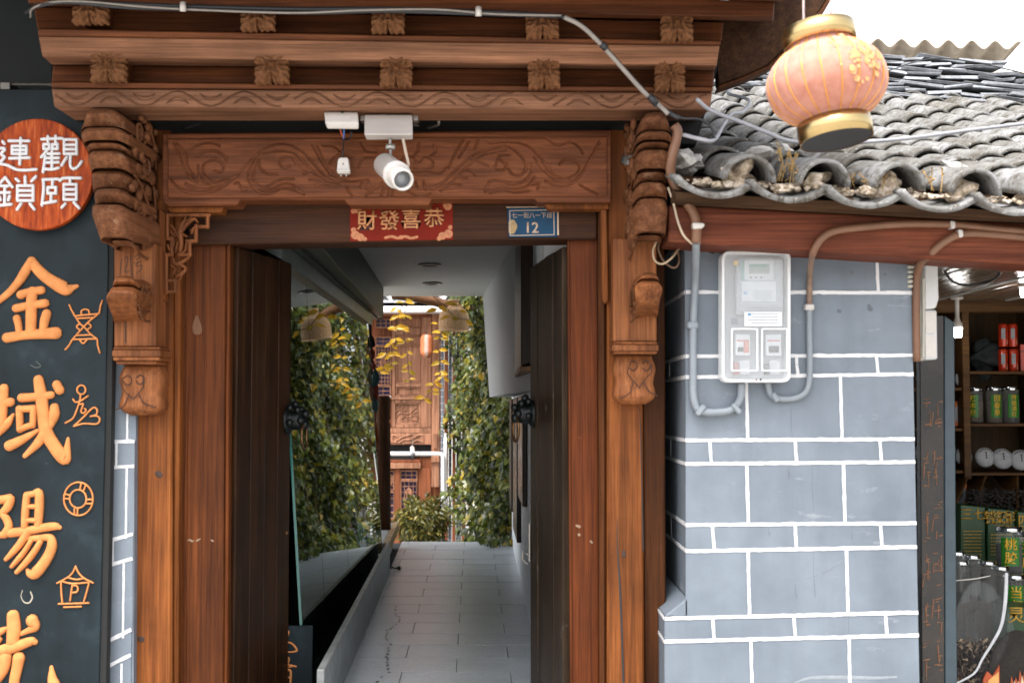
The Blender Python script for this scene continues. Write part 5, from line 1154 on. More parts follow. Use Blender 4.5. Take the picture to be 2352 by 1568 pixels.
obj('door_inner', pbox(2126, 716, 2149, 765, 5.345, .01), WHITE_PL, WC); obj('door_inner', pbox(2126, 770, 2149, 820, 5.345, .01), WHITE_PL, WC)
obj('connector', merge(*[xf(lathe([(.012, 0), (.014, .003), (.014, .010), (.012, .013)], 12), TR(*at(2092, 606 + k_ * 11, 5.3))) for k_ in range(6)]), CREAM, WC, smooth=True)
# ------------------------------------------------------------------ passage behind the gate
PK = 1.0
FZ = .2; CZ = 2.7
def xfl(Y): return -.852 - .040 * (Y - 6.57)
def xfr(Y): return .139 - .0237 * (Y - 7.53)
FTILE = None
m_, t_, b_ = nodes('floor_stone'); co_ = mapped(t_, rnd=True); f1 = noise(t_, co_, 3.5, 6, .6); f2 = noise(t_, mapped(t_, (20, 90, 20), rnd=True), 1.0, 4, .7); f3 = noise(t_, co_, 110, 3, .7)
c_ = ramp(t_, f1, [(.3, srgb(166, 174, 182)), (.7, srgb(200, 207, 214))]); c_ = mix(t_, .7, c_, ramp(t_, f3, [(.38, .5), (.6, 1.0)]), 'MULTIPLY'); c_ = mix(t_, .5, c_, ramp(t_, f2, [(.35, .6), (.6, 1.0)]), 'MULTIPLY')
t_.links.new(c_, b_.inputs['Base Color']); t_.links.new(ramp(t_, f1, [(.3, .34), (.7, .5)]), b_.inputs['Roughness']); bump(t_, b_, f3, .12, .003)
b_.inputs['Coat Weight'].default_value = .5; b_.inputs['Coat Roughness'].default_value = .28
FTILE = m_
PF = tag(obj('passage_floor', loft2([(xfl(5.6) - .4, 5.66, -.34), (.6, 5.66, -.34), (.6, 5.66, FZ - .014), (xfl(5.6) - .4, 5.66, FZ - .014)], [(xfl(13.6) - .3, 13.58, -.34), (.3, 13.58, -.34), (.3, 13.58, FZ - .014), (xfl(13.6) - .3, 13.58, FZ - .014)]), plain('grout', srgb(40, 42, 44), .9)), kind='structure')
row = 0; Yr = 13.6
while Yr > 5.7:
    Y0, Y1 = max(Yr - .392, 5.67), Yr; off = .2875 * (row % 2)
    xs = sorted([-.304 - .03 * (Y0 - 7.2) + off + k_ * .575 for k_ in range(-4, 4)])
    for xa, xb in zip(xs[:-1], xs[1:]):
        a, b = max(xa, xfl(Y0) - .02), min(xb, xfr(Y0) + .03)
        if b - a < .02: continue
        g = .0022; gy = .0048; hz = random.uniform(-.0012, .0008); sk = -.03 * (Y1 - Y0)
        o = obj('floor_tile', loft2([(a + g, Y0 + gy, FZ + hz), (b - g, Y0 + gy, FZ + hz), (b - g + sk, Y1 - gy, FZ + hz), (a + g + sk, Y1 - gy, FZ + hz)], [(a + g, Y0 + gy, FZ - .012), (b - g, Y0 + gy, FZ - .012), (b - g + sk, Y1 - gy, FZ - .012), (a + g + sk, Y1 - gy, FZ - .012)]), FTILE, PF)
    Yr -= .392; row += 1
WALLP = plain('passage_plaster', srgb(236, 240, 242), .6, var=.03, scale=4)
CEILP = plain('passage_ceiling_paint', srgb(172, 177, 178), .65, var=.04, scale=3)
o = obj('passage_wall', loft2([(xfr(6.5), 6.5, FZ - .02), (.62, 6.5, FZ - .02), (.62, 6.5, CZ + .03), (xfr(6.5), 6.5, CZ + .03)], [(xfr(13.6), 13.6, FZ - .02), (.62, 13.6, FZ - .02), (.62, 13.6, CZ + .03), (xfr(13.6), 13.6, CZ + .03)]), WALLP); tag(o, 'pale plaster wall along the right side of the passage', 'wall')
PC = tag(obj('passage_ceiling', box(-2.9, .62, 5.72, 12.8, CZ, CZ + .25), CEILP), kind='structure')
DLT = plain('downlight_rim', srgb(140, 140, 138), .3, .6)
for px_, py_ in ((987, 606), (992.6, 649)):
    p = atz(px_, py_, CZ); o = thing('ceiling_downlight', 'round recessed downlight nearer the door in the passage ceiling' if py_ < 620 else 'round recessed downlight at the courtyard end of the passage ceiling', 'downlight', p)
    obj('rim', xf(lathe([(.065, -.001), (.085, -.004), (.09, -.014), (.07, -.016), (.066, -.006)], 28, False), TR(*p)), DLT, o, smooth=True); obj('lens', xf(lathe([(.001, -.004), (.066, -.004)], 24, False), TR(*p)), plain('downlight_lens', srgb(90, 92, 92), .3), o, fixn=False)
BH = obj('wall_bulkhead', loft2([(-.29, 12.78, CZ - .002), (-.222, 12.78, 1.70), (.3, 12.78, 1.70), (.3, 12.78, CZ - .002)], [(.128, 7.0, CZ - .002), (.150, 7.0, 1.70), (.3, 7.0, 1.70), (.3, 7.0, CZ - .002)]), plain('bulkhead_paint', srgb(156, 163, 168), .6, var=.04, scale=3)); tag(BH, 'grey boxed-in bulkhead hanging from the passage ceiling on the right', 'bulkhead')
FRM = wood('frame_dark', srgb(30, 20, 16), srgb(60, 42, 32), 'Z', rough=.35)
pb = thing('wall_cabinet', 'dark framed wooden box hung high on the right passage wall', 'cabinet', (.08, 7.8, 1.84))
obj('body', loft2([(.050, 7.2, 1.83), (.115, 7.2, 1.85), (.115, 7.2, 2.66), (.050, 7.2, 2.66)], [(.020, 8.6, 1.83), (.10, 8.6, 1.85), (.10, 8.6, 2.66), (.020, 8.6, 2.66)]), FRM, pb, bevel=.004)
obj('bottom_rail', loft2([(.046, 7.2, 1.80), (.112, 7.2, 1.80), (.112, 7.2, 1.828), (.046, 7.2, 1.828)], [(.016, 8.6, 1.80), (.10, 8.6, 1.80), (.10, 8.6, 1.828), (.016, 8.6, 1.828)]), wood('frame_light', srgb(104, 74, 50), srgb(150, 112, 80), 'Y'), pb, bevel=.003)
for (ya, yb, zb0, nm) in ((12.2, 13.2, .62, 'farthest black picture frame on the right passage wall'), (10.3, 11.6, .53, 'middle black picture frame on the right passage wall'), (8.9, 10.0, .92, 'nearest black picture frame on the right passage wall')):
    f_ = thing('picture_frame', nm, 'picture frame', (xfr(ya), ya, zb0), 'picture frames in the passage')
    obj('frame', loft2([(xfr(ya) - .035, ya, zb0), (xfr(ya) - .002, ya, zb0), (xfr(ya) - .002, ya, 1.68), (xfr(ya) - .035, ya, 1.68)], [(xfr(yb) - .035, yb, zb0), (xfr(yb) - .002, yb, zb0), (xfr(yb) - .002, yb, 1.68), (xfr(yb) - .035, yb, 1.68)]), FRM, f_, bevel=.004)
    obj('picture', loft2([(xfr(ya + .08) - .0365, ya + .08, zb0 + .08), (xfr(ya + .08) - .03, ya + .08, zb0 + .08), (xfr(ya + .08) - .03, ya + .08, 1.6), (xfr(ya + .08) - .0365, ya + .08, 1.6)], [(xfr(yb - .08) - .0365, yb - .08, zb0 + .08), (xfr(yb - .08) - .03, yb - .08, zb0 + .08), (xfr(yb - .08) - .03, yb - .08, 1.6), (xfr(yb - .08) - .0365, yb - .08, 1.6)]), plain('picture_dark', srgb(52, 48, 44), .25), f_)
# glass partition and its trough
m_, t_, b_ = nodes('partition_glass'); b_.inputs['Base Color'].default_value = (.16, .30, .26, 1); b_.inputs['Roughness'].default_value = .0; b_.inputs['IOR'].default_value = 1.30; b_.inputs['Transmission Weight'].default_value = 1.0
GLASS = m_
GEDGE = plain('glass_edge', srgb(70, 130, 122), .15, var=.05); GEDGE.node_tree.nodes['Principled BSDF'].inputs['Transmission Weight'].default_value = .3
def gx(Y, z): return -1.10 + .020 * (10.98 - Y) - .066 * (z - .46)
GP = thing('glass_partition', 'leaning frameless glass partition along the left of the passage mirroring the ivy', 'glass partition', (-1.06, 8.6, .22))
cuts = [6.31, 7.17, 8.42, 9.7, 10.98]
for a, b in zip(cuts[:-1], cuts[1:]):
    A = [(gx(a, .22), a, .22), (gx(b, .22), b - .008, .22), (gx(b, 2.33), b - .008, 2.33), (gx(a, 2.33), a, 2.33)]
    pn = obj('pane', prism3(A, (-.012, 0, 0)), GLASS, GP)
    obj('joint_seal', prism3([(gx(b, .22) - .001, b - .0075, .22), (gx(b, .22) - .001, b - .0005, .22), (gx(b, 2.33) - .001, b - .0005, 2.33), (gx(b, 2.33) - .001, b - .0075, 2.33)], (-.010, 0, 0)), BLACK if b < 10 else GEDGE, GP)
    if b > 10: obj('edge_strip', prism3([(gx(b, .22) + .001, b - .006, .22), (gx(b, .22) + .001, b + .02, .22), (gx(b, 2.33) + .001, b + .02, 2.33), (gx(b, 2.33) + .001, b - .006, 2.33)], (-.014, 0, 0)), GEDGE, GP)
obj('edge_strip', prism3([(gx(6.31, .22), 6.301, .22), (gx(6.31, .22), 6.309, .22), (gx(6.31, 2.33), 6.309, 2.33), (gx(6.31, 2.33), 6.301, 2.33)], (-.012, 0, 0)), GEDGE, GP)
TRK = plain('track_metal', srgb(112, 122, 122), .3, .7, var=.3, scale=10)
obj('track', loft2([(gx(6.1, 2.33) + .035, 6.1, 2.30), (gx(6.1, 2.33) + .035, 6.1, 2.385), (gx(6.1, 2.33) - .05, 6.1, 2.385), (gx(6.1, 2.33) - .05, 6.1, 2.345)], [(gx(11, 2.33) + .035, 11.0, 2.30), (gx(11, 2.33) + .035, 11.0, 2.385), (gx(11, 2.33) - .05, 11.0, 2.385), (gx(11, 2.33) - .05, 11.0, 2.345)]), TRK, GP)
def fx(Y): return -1.05 - .040 * (Y - 8.6)
HB = thing('header_beam', 'dark boxed header beam above the glass partition', 'beam', (-1.1, 8.6, 2.4))
DKG = wood('header_dark', srgb(40, 46, 42), srgb(72, 78, 70), 'Y', rough=.4)
obj('fascia', loft2([(fx(5.8), 5.8, 2.41), (fx(5.8), 5.8, CZ - .002), (-1.6, 5.8, CZ - .002), (-1.6, 5.8, 2.41)], [(fx(11.75), 11.75, 2.41), (fx(11.75), 11.75, CZ - .002), (-1.6, 11.75, CZ - .002), (-1.6, 11.75, 2.41)]), DKG, HB, bevel=.004)
obj('lower_rail', loft2([(fx(5.8) - .10, 5.8, 2.388), (fx(5.8) - .10, 5.8, 2.408), (-1.6, 5.8, 2.408), (-1.6, 5.8, 2.388)], [(fx(11.6) - .04, 11.6, 2.388), (fx(11.6) - .04, 11.6, 2.408), (-1.6, 11.6, 2.408), (-1.6, 11.6, 2.388)]), DKG, HB)
obj('lit_end', box(fx(11.75) - .10, fx(11.75) + .001, 11.752, 11.78, 2.40, CZ - .004), wood('header_lit_end', srgb(96, 84, 70), srgb(140, 126, 108), 'Z'), HB)  # paler wood colour stands for light falling on the beam's far end
DRK = plain('backing_dark', srgb(38, 42, 42), .8)
RM_ = obj('backing_box', merge(box(-2.95, -2.9, 5.75, 11.1, FZ, 2.6), box(-2.9, -1.22, 5.74, 5.78, FZ, 2.4), box(-2.9, -1.32, 11.02, 11.06, FZ, 2.6), box(-2.9, -1.15, 5.8, 11.0, FZ - .01, FZ + .02), box(-2.9, -1.62, 5.8, 11.0, 2.55, 2.6)), DRK); tag(RM_, 'unseen dark room box added behind the glass partition so reflections dominate', 'room')  # unseen dark box, added so the reflections dominate in the panes
CURB = stone_mat('curb_granite', srgb(104, 108, 108), srgb(146, 150, 148), .4, 9)
o = obj('stone_curb', loft2([(xfl(5.7) - .034, 5.7, FZ - .01), (xfl(5.7), 5.7, FZ - .01), (xfl(5.7), 5.7, .46), (xfl(5.7) - .034, 5.7, .46)], [(xfl(10.97) - .034, 10.97, FZ - .01), (xfl(10.97), 10.97, FZ - .01), (xfl(10.97), 10.97, .46), (xfl(10.97) - .034, 10.97, .46)]), CURB, bevel=.004); tag(o, 'low grey stone curb running along the foot of the glass partition', 'curb')
SBX = thing('small_black_sign', 'small black box sign with orange lettering beside the left door leaf', 'sign', (-1.05, 6.29, .2))
p0 = at(640, 1436, 6.285); p1 = at(718, 1436, 6.285)
obj('box', box(p0.x, p1.x, 6.285, 6.298, FZ, p0.z), SBLACK, SBX, bevel=.003)
zS = Zr(1000, 1980, 2.352)
obj('lettering', strokes([[(225, 1080, 10), (270, 1085, 12), (265, 1120, 7)], [(240, 1180, 9), (300, 1190, 10), (350, 1250, 10), (320, 1265, 9), (250, 1270, 8)], [(230, 1300, 9), (275, 1330, 12), (265, 1380, 12), (340, 1400, 9)], [(240, 1415, 10), (300, 1400, 8)], [(230, 1440, 10), (290, 1440, 12), (290, 1552, 12)], [(240, 1500, 9), (290, 1500, 9)]], zS, 6.284, .006), ORG, SBX, smooth=True)
PLG = thing('floor_plug', 'black two-pin plug lying on the passage floor beside the curb', 'plug', atz(910, 1307, FZ + .01))
pc = atz(908, 1306, FZ + .012)
obj('cable', tube([(xfl(pc.y) , pc.y - .02, FZ + .02), (pc.x - .03, pc.y, FZ + .03), (pc.x, pc.y, FZ + .014)], .006, 6), CABLE_B, PLG); obj('head', xf(lathe([(.004, 0), (.008, .01), (.018, .03), (.018, .045), (.002, .046)], 10), TR(pc.x, pc.y, FZ + .02, ry=R(90))), CABLE_B, PLG, smooth=True)
for dz in (-.006, .006): obj('pin', tube([(pc.x + .045, pc.y + dz, FZ + .02), (pc.x + .062, pc.y + dz, FZ + .02)], .002, 5), STEEL, PLG)
# trail of dark drips on the floor
drips = [(1245, 850), (1243, 880), (1240, 910), (1255, 935), (1275, 950), (1285, 968), (1275, 990), (1250, 1012), (1220, 1032), (1200, 1050), (1170, 1075), (1162, 1105), (1160, 1130), (1170, 1150), (1198, 1190), (1205, 1200), (1180, 1225), (1182, 1255), (1170, 1280), (1165, 1305), (1175, 1328), (1172, 1360), (1178, 1385), (1180, 1420), (1185, 1448), (1120, 1495), (1080, 1530), (1070, 1540)]
gs = []
for q, (x_, y_) in enumerate(drips):
    for e in range(2):
        p = atz(*zS([(x_ + random.uniform(-6, 6), y_ + e * 11 + random.uniform(-4, 4))])[0], FZ + .0008); r_ = random.uniform(.004, .0085)
        gs.append(([p + Vector((r_ * math.cos(a) * 1.2, r_ * 1.5 * math.sin(a), 0)) for a in np.linspace(0, 6.28, 8, endpoint=False)], [tuple(range(8))]))
obj('drip_stain', merge(*gs), INK, PF, fixn=False)
# ledge, log post and hanging ornament at the end of the glass
LG = thing('stone_ledge', 'stone ledge with pale timber edge beyond the glass partition', 'ledge', (-1.3, 12.2, 0))
obj('slab', loft2([(-1.9, 11.1, -.3), (-1.10, 11.1, -.3), (-1.10, 11.1, .44), (-1.9, 11.1, .44)], [(-1.9, 13.1, -.3), (-1.20, 13.1, -.3), (-1.20, 13.1, .44), (-1.9, 13.1, .44)]), stone_mat('ledge_stone', srgb(150, 150, 150), srgb(186, 186, 186)), LG, bevel=.006)
obj('edge_board', loft2([(-1.095, 11.1, .36), (-1.045, 11.1, .36), (-1.045, 11.1, .447), (-1.095, 11.1, .447)], [(-1.195, 13.1, .36), (-1.14, 13.1, .36), (-1.14, 13.1, .447), (-1.195, 13.1, .447)]), wood('pale_edge', srgb(190, 150, 106), srgb(222, 186, 140), 'Y'), LG, bevel=.004)
LPST = thing('log_post', 'short dark turned timber post standing on the ledge', 'post', (at(879, 1200, 12.4).x, 12.4, .44))
cp = at(878, 1100, 12.4); zt1 = at(878, 908, 12.4).z
obj('shaft', xf(lathe([(.085, .44), (.08, .8), (.076, zt1 - .27), (.07, zt1 - .255), (.066, zt1 - .245), (.07, zt1 - .235), (.076, zt1 - .22), (.075, zt1 - .03), (.066, zt1 - .006), (.05, zt1)], 20), TR(cp.x, 12.4, 0)), wood('log_dark', srgb(74, 44, 28), srgb(122, 78, 50), 'Z'), LPST, smooth=True)
KN = thing('hanging_ornament', 'teal and red carved ornament with orange tassel at the end of the glass', 'ornament', at(858, 1040, 11.2))
TEAL = plain('ornament_teal', srgb(40, 84, 84), .4, var=.4, scale=40); ORED = plain('ornament_red', srgb(140, 44, 22), .5, var=.3, scale=30); TAS = plain('tassel_orange', srgb(176, 74, 24), .7, var=.2)
obj('cord', ptube([(850, 744, 11.15), (851, 800, 11.15), (853, 860, 11.15)], .014), BLACK, KN)
for q, (x_, y_, a_, b_2, m2) in enumerate(((853, 783, 8, 14, BLACK), (854, 812, 7, 16, ORED), (857, 838, 6, 10, ORED), (860, 870, 9, 24, TEAL), (862, 900, 8, 18, ORED), (861, 928, 8, 20, TEAL), (860, 955, 6, 12, ORED))):
    c = at(x_, y_, 11.15); w_ = 11.15 / FD
    obj('carved_bead', lump(c, a_ * w_, .03, b_2 * w_, 40 + q, 2, .35), m2, KN, smooth=True)
obj('tassel', merge(*[ptube([(860 + random.uniform(-5, 5), 962, 11.15), (862 + random.uniform(-6, 7), 1010, 11.15 + random.uniform(-.02, .02)), (863 + random.uniform(-8, 8), 1040 + random.uniform(-14, 14), 11.15)], .006, 5, 3) for _ in range(10)]), TAS, KN)
# ------------------------------------------------------------------ courtyard plants
def leaf_mesh(name, L_, W_, mat, cup=.25):
    V = [(0, 0, 0), (-W_ * .5, L_ * .35, cup * W_), (W_ * .5, L_ * .35, cup * W_), (-W_ * .36, L_ * .68, cup * W_ * .7), (W_ * .36, L_ * .68, cup * W_ * .7), (0, L_, -cup * W_ * .9), (0, L_ * .35, 0), (0, L_ * .68, -.05 * L_)]
    F = [(0, 2, 6), (0, 6, 1), (1, 6, 7, 3), (6, 2, 4, 7), (3, 7, 5), (7, 4, 5)]
    me = mesh(name, V, F, False, fixn=False); me.materials.append(mat); return me
def face(d, n):
    y = d.normalized(); x = y.cross(n).normalized(); z = x.cross(y); return Matrix((x, y, z)).transposed().to_euler()
def leafmat(name, stops, rough=.42, trans=.3):
    m, t, b = nodes(name); g = N(t, 'ShaderNodeNewGeometry'); oi = N(t, 'ShaderNodeObjectInfo')
    ad = N(t, 'ShaderNodeMath', operation='ADD'); t.links.new(g.outputs['Random Per Island'], ad.inputs[0]); t.links.new(oi.outputs['Random'], ad.inputs[1]); fr = N(t, 'ShaderNodeMath', operation='FRACT'); t.links.new(ad.outputs[0], fr.inputs[0])
    c = ramp(t, fr.outputs[0], stops); c = mix(t, .3, c, ramp(t, noise(t, mapped(t), 1.4, 3), [(.35, .6), (.65, 1.15)]), 'MULTIPLY'); t.links.new(c, b.inputs['Base Color']); b.inputs['Roughness'].default_value = rough
    tr = N(t, 'ShaderNodeBsdfTranslucent'); t.links.new(c, tr.inputs['Color']); ms = N(t, 'ShaderNodeMixShader'); ms.inputs[0].default_value = trans
    t.links.new(b.outputs[0], ms.inputs[1]); t.links.new(tr.outputs[0], ms.inputs[2]); t.links.new(ms.outputs[0], t.nodes['Material Output'].inputs['Surface']); return m
IVYM = leafmat('ivy_leaf', [(0, srgb(36, 48, 16)), (.45, srgb(72, 86, 28)), (.8, srgb(106, 112, 38)), (.95, srgb(150, 136, 44)), (1, srgb(182, 148, 48))], rough=.34)
VINM = leafmat('vine_leaf_yellow', [(0, srgb(150, 130, 34)), (.5, srgb(206, 160, 40)), (1, srgb(226, 180, 60))], rough=.4, trans=.4)
SHRM = leafmat('shrub_leaf', [(0, srgb(50, 56, 20)), (.5, srgb(92, 92, 36)), (.9, srgb(128, 118, 52)), (1, srgb(168, 146, 70))])
def scatter(spots, L_, W_, seed, cup=.25):
    """many leaves in one mesh: spots = (position, outward direction)"""
    rnd = np.random.RandomState(seed); n = len(spots)
    base = np.array([(0, 0, 0), (-W_ * .5, L_ * .38, cup * W_), (W_ * .5, L_ * .38, cup * W_), (0, L_, -cup * W_), (0, L_ * .38, 0)])
    P = np.array([s[0] for s in spots], float); O = np.array([s[1] for s in spots], float)
    d = O * .5 + np.array([0, 0, -.75]) + rnd.normal(0, .45, (n, 3)); d /= np.linalg.norm(d, axis=1)[:, None]
    nn_ = O + rnd.normal(0, .45, (n, 3)) + np.array([0, 0, .5]); s = np.cross(d, nn_); s /= np.linalg.norm(s, axis=1)[:, None]; u_ = np.cross(s, d)
    sc = rnd.uniform(.42, 1.4, n)[:, None, None]
    V = P[:, None, :] + sc * (base[None, :, 0, None] * s[:, None, :] + base[None, :, 1, None] * d[:, None, :] + base[None, :, 2, None] * u_[:, None, :])
    F0 = [(0, 2, 4), (0, 4, 1), (1, 4, 3), (4, 2, 3)]
    me = bpy.data.meshes.new('leaves'); me.from_pydata(V.reshape(-1, 3).tolist(), [], [tuple(i + 5 * k_ for i in f) for k_ in range(n) for f in F0]); return me
IW = obj('courtyard_wall', loft2([(.13, 13.62, -.35), (.34, 13.62, -.35), (.34, 13.62, 3.6), (.13, 13.62, 3.6)], [(-.47, 17.6, -.35), (-.2, 17.6, -.35), (-.2, 17.6, 3.6), (-.47, 17.6, 3.6)]), GREY); tag(IW, 'grey courtyard wall hidden under the ivy', 'wall')
IV = thing('ivy', 'dense green and yellow ivy covering the right courtyard wall', 'ivy', (-.3, 15.4, -.35))
rnd = np.random.RandomState(3); pa, pb2 = np.array([.10, 13.5]), np.array([-.55, 17.4]); dr = (pb2 - pa); nv = np.array([-dr[1], dr[0]]); nv = nv / np.linalg.norm(nv)
nv = nv if nv[0] < 0 else -nv
spots = []
def ivy_spot(q, z, dep):
    c = pa + dr * q + nv * dep; return ((c[0], c[1], z), (nv[0], nv[1] - .35, .1))
for _ in range(15000):
    q = rnd.uniform(-.02, 1); z = rnd.uniform(-.3, 3.3)
    bul = .16 + .12 * math.sin(q * 17 + z * 2.1) + .10 * math.sin(z * 5.3 + q * 7)
    thin = .55 + .45 * math.sin(q * 9 + 2) * math.sin(z * 2.6 + 1)
    if q > .62 and rnd.rand() > .25 + .75 * thin: continue
    if z < .5 and q > .35 and rnd.rand() > .45: continue
    spots.append(ivy_spot(q, z, max(.02, bul * rnd.uniform(.2, 1.15))))
for _ in range(1500):
    q = rnd.uniform(-.1, .25); z = rnd.uniform(2.5, 3.2); spots.append(ivy_spot(q, z, rnd.uniform(.1, .6)))
o = obj('leaf_mass', scatter(spots, .085, .07, 5), IVYM, IV, fixn=False); o['kind'] = 'stuff'
ILM = leaf_mesh('leaf', .105, .085, IVYM)
fw = Vector((nv[0], nv[1] - .5, .15)).normalized()
for _ in range(290):
    q = abs(rnd.normal(0, .45)); 
    if q > 1: q = rnd.uniform(0, 1)
    z = rnd.uniform(-.1, 3.0); (c, _o) = ivy_spot(q, z, .24 + .12 * math.sin(q * 17 + z * 2.1) + .10 * math.sin(z * 5.3 + q * 7) - .02)
    o = obj('leaf', ILM, IVYM); dd = (Vector((0, 0, -1)) + fw * .4 + Vector(rnd.normal(0, .35, 3))).normalized()
    o.rotation_euler = face(dd, fw + Vector(rnd.normal(0, .3, 3)) + Vector((0, 0, .4))); o.location = c; s_ = rnd.uniform(.7, 1.2); o.scale = (s_,) * 3; par(o, IV)
STEM = plain('vine_stem', srgb(86, 66, 40), .7)
obj('stems', merge(*[tube([tuple(Vector(ivy_spot(q, z, d_)[0])) for q, z, d_ in zip(np.linspace(q0, q0 + rnd.uniform(-.1, .1), 7), np.linspace(-.3, 3.0, 7), rnd.uniform(.02, .12, 7))], .008, 5) for q0 in np.linspace(.05, .95, 14)]), STEM, IV)
# trailing runners of ivy over the passage floor
gspots = [((xfr(13.3) - rnd.uniform(.0, .28), 13.2 + rnd.uniform(-.25, .2), FZ + rnd.uniform(.02, .12)), (-.5, -.6, .4)) for _ in range(60)]
o = obj('trailing_leaves', scatter(gspots, .08, .06, 9), IVYM, IV, fixn=False); o['kind'] = 'stuff'
# hanging yellow vines
z5 = Zr(1420, 1120, 2.703)
VLM = leaf_mesh('leaf', .105, .05, VINM, .15)
def vine(label, pts, nodes_, Y, seed, sz=1.0):
    r_ = random.Random(seed); P = z5(pts); v = thing('hanging_vine', label, 'vine', at(P[-1][0], P[-1][1], Y), 'yellow-leaved vines hanging in the courtyard')
    obj('stem', ptube([(p[0], p[1], Y) for p in P], .004, 5), STEM, v)
    for x_, y_, k_ in nodes_:
        c = at(*z5([(x_, y_)])[0], Y)
        for q in range(k_):
            o = obj('leaf', VLM, VINM); a = (-1 if q % 2 else 1)
            dd = Vector((a * r_.uniform(.6, 1), r_.uniform(-.5, .3), r_.uniform(-.7, .05))).normalized()
            o.rotation_euler = face(dd, Vector((r_.gauss(0, .3), -1, r_.gauss(.5, .4)))); o.location = c + Vector((0, r_.uniform(-.02, .02), r_.uniform(-.02, .02))); s_ = r_.uniform(.7, 1.15) * sz; o.scale = (s_,) * 3; par(o, v)
    return v
vine('leftmost long yellow-leaved vine strand hanging before the lattice', [(440, 50), (380, 150), (330, 260), (325, 380), (300, 530), (250, 680), (200, 850), (130, 890)], [(390, 130, 3), (310, 190, 2), (320, 270, 4), (300, 400, 4), (300, 520, 3), (250, 560, 2), (270, 640, 3), (200, 670, 2), (250, 760, 2), (180, 830, 3), (130, 880, 2)], 13.2, 1)
vine('middle thin vine strand hanging before the carved door', [(520, 60), (410, 180), (385, 300), (385, 430), (410, 650), (435, 850), (465, 1050)], [(400, 270, 4), (350, 390, 4), (400, 540, 3), (420, 655, 2), (425, 760, 2), (430, 850, 2), (440, 930, 2)], 13.3, 2, .9)
vine('vine strand hanging left of the wicker lamp and past the small lantern', [(780, 420), (760, 620), (750, 780), (735, 900), (690, 1000), (600, 1150)], [(740, 360, 2), (775, 450, 3), (760, 500, 2), (750, 640, 3), (770, 745, 3), (760, 870, 3), (790, 910, 2), (700, 980, 3), (680, 1060, 3), (600, 1140, 3)], 13.4, 3)
vine('vine sprig of broad leaves crossing in front of the wicker lamp', [(690, 70), (830, 190), (900, 270), (1000, 310), (1140, 300), (1220, 260)], [(740, 190, 2), (810, 150, 1), (880, 290, 2), (960, 230, 1), (1030, 340, 1)], 12.6, 4, 1.15)
# log beam and wicker lamp
o = obj('log_beam', ptube([(900, 676, 13.3), (960, 684, 13.35), (1020, 698, 13.4), (1060, 712, 13.4), (1120, 716, 13.6)], .05, 12), wood('log_brown', srgb(84, 56, 38), srgb(136, 94, 66), 'X'), smooth=True); tag(o, 'rough brown log spanning above the courtyard end of the passage', 'log')
WL = thing('wicker_lamp', 'bell-shaped woven wicker lamp shade hanging at the end of the passage', 'lamp', at(1042.8, 758, 12.9))
wc_ = at(1042.8, 758, 12.9); wu = 12.9 / FD
wp = [(33.5, 0), (34, 8), (34, 20), (33, 30), (30, 40), (24, 47), (16, 51), (11, 54), (9.5, 59), (10.5, 65), (13, 69)]
wq = cr(wp, 5); V, F = [], []; nk = 56
for j, (r_, z_) in enumerate(wq):
    for k_ in range(nk):
        a = 2 * math.pi * k_ / nk; w_ = 1 + .022 * (1 if (j + k_) % 2 else -1); V.append((wc_.x + r_ * wu * w_ * math.cos(a), 12.9 + r_ * wu * w_ * math.sin(a), wc_.z + z_ * wu))
for j in range(len(wq) - 1):
    for k_ in range(nk): F.append((j * nk + k_, j * nk + (k_ + 1) % nk, (j + 1) * nk + (k_ + 1) % nk, (j + 1) * nk + k_))
WICK = plain('wicker', srgb(226, 190, 150), .7, var=.3, scale=70)
o = obj('shade', (V, F), WICK, WL, fixn=False); sm = o.modifiers.new('s', 'SOLIDIFY'); sm.thickness = .006
for k_ in range(28):
    a = 2 * math.pi * k_ / 28; obj('stake', tube([(wc_.x + r_ * wu * 1.015 * math.cos(a), 12.9 + r_ * wu * 1.015 * math.sin(a), wc_.z + z_ * wu) for r_, z_ in wq[::3]], .0028, 4), WICK, WL)
obj('rim', tube([(wc_.x + 34 * wu * math.cos(a), 12.9 + 34 * wu * math.sin(a), wc_.z) for a in np.linspace(0, 2 * math.pi, 32, endpoint=False)], .007, 6, closed=True), WICK, WL, smooth=True)
obj('cord', tube([(wc_.x, 12.9, wc_.z + 66 * wu), (wc_.x, 12.9, wc_.z + .55)], .004, 5), CABLE_B, WL)
# shrub
SH = thing('round_shrub', 'rounded leafy shrub at the end of the passage floor', 'shrub', (at(968, 1190, 15).x, 15.0, -.35))
sc0 = at(970, 1192, 15.0); sp = []; rnd = np.random.RandomState(11)
for _ in range(2600):
    d_ = rnd.normal(0, 1, 3); d_ /= np.linalg.norm(d_); k_ = rnd.uniform(.55, 1.02) * (1 + .12 * math.sin(d_[0] * 7 + d_[2] * 5))
    sp.append(((sc0.x + d_[0] * .29 * k_, 15 + d_[1] * .3 * k_, sc0.z - .05 + d_[2] * .31 * k_), tuple(d_)))
o = obj('leaf_mass', scatter(sp, .075, .03, 12), SHRM, SH, fixn=False); o['kind'] = 'stuff'
obj('stem', merge(*[tube([(sc0.x, 15, -.35), (sc0.x + rnd.normal(0, .05), 15, .1), (sc0.x + rnd.normal(0, .15), 15 + rnd.normal(0, .1), sc0.z)], .012, 6) for _ in range(5)]), STEM, SH)
SLM = leaf_mesh('leaf', .085, .034, SHRM)
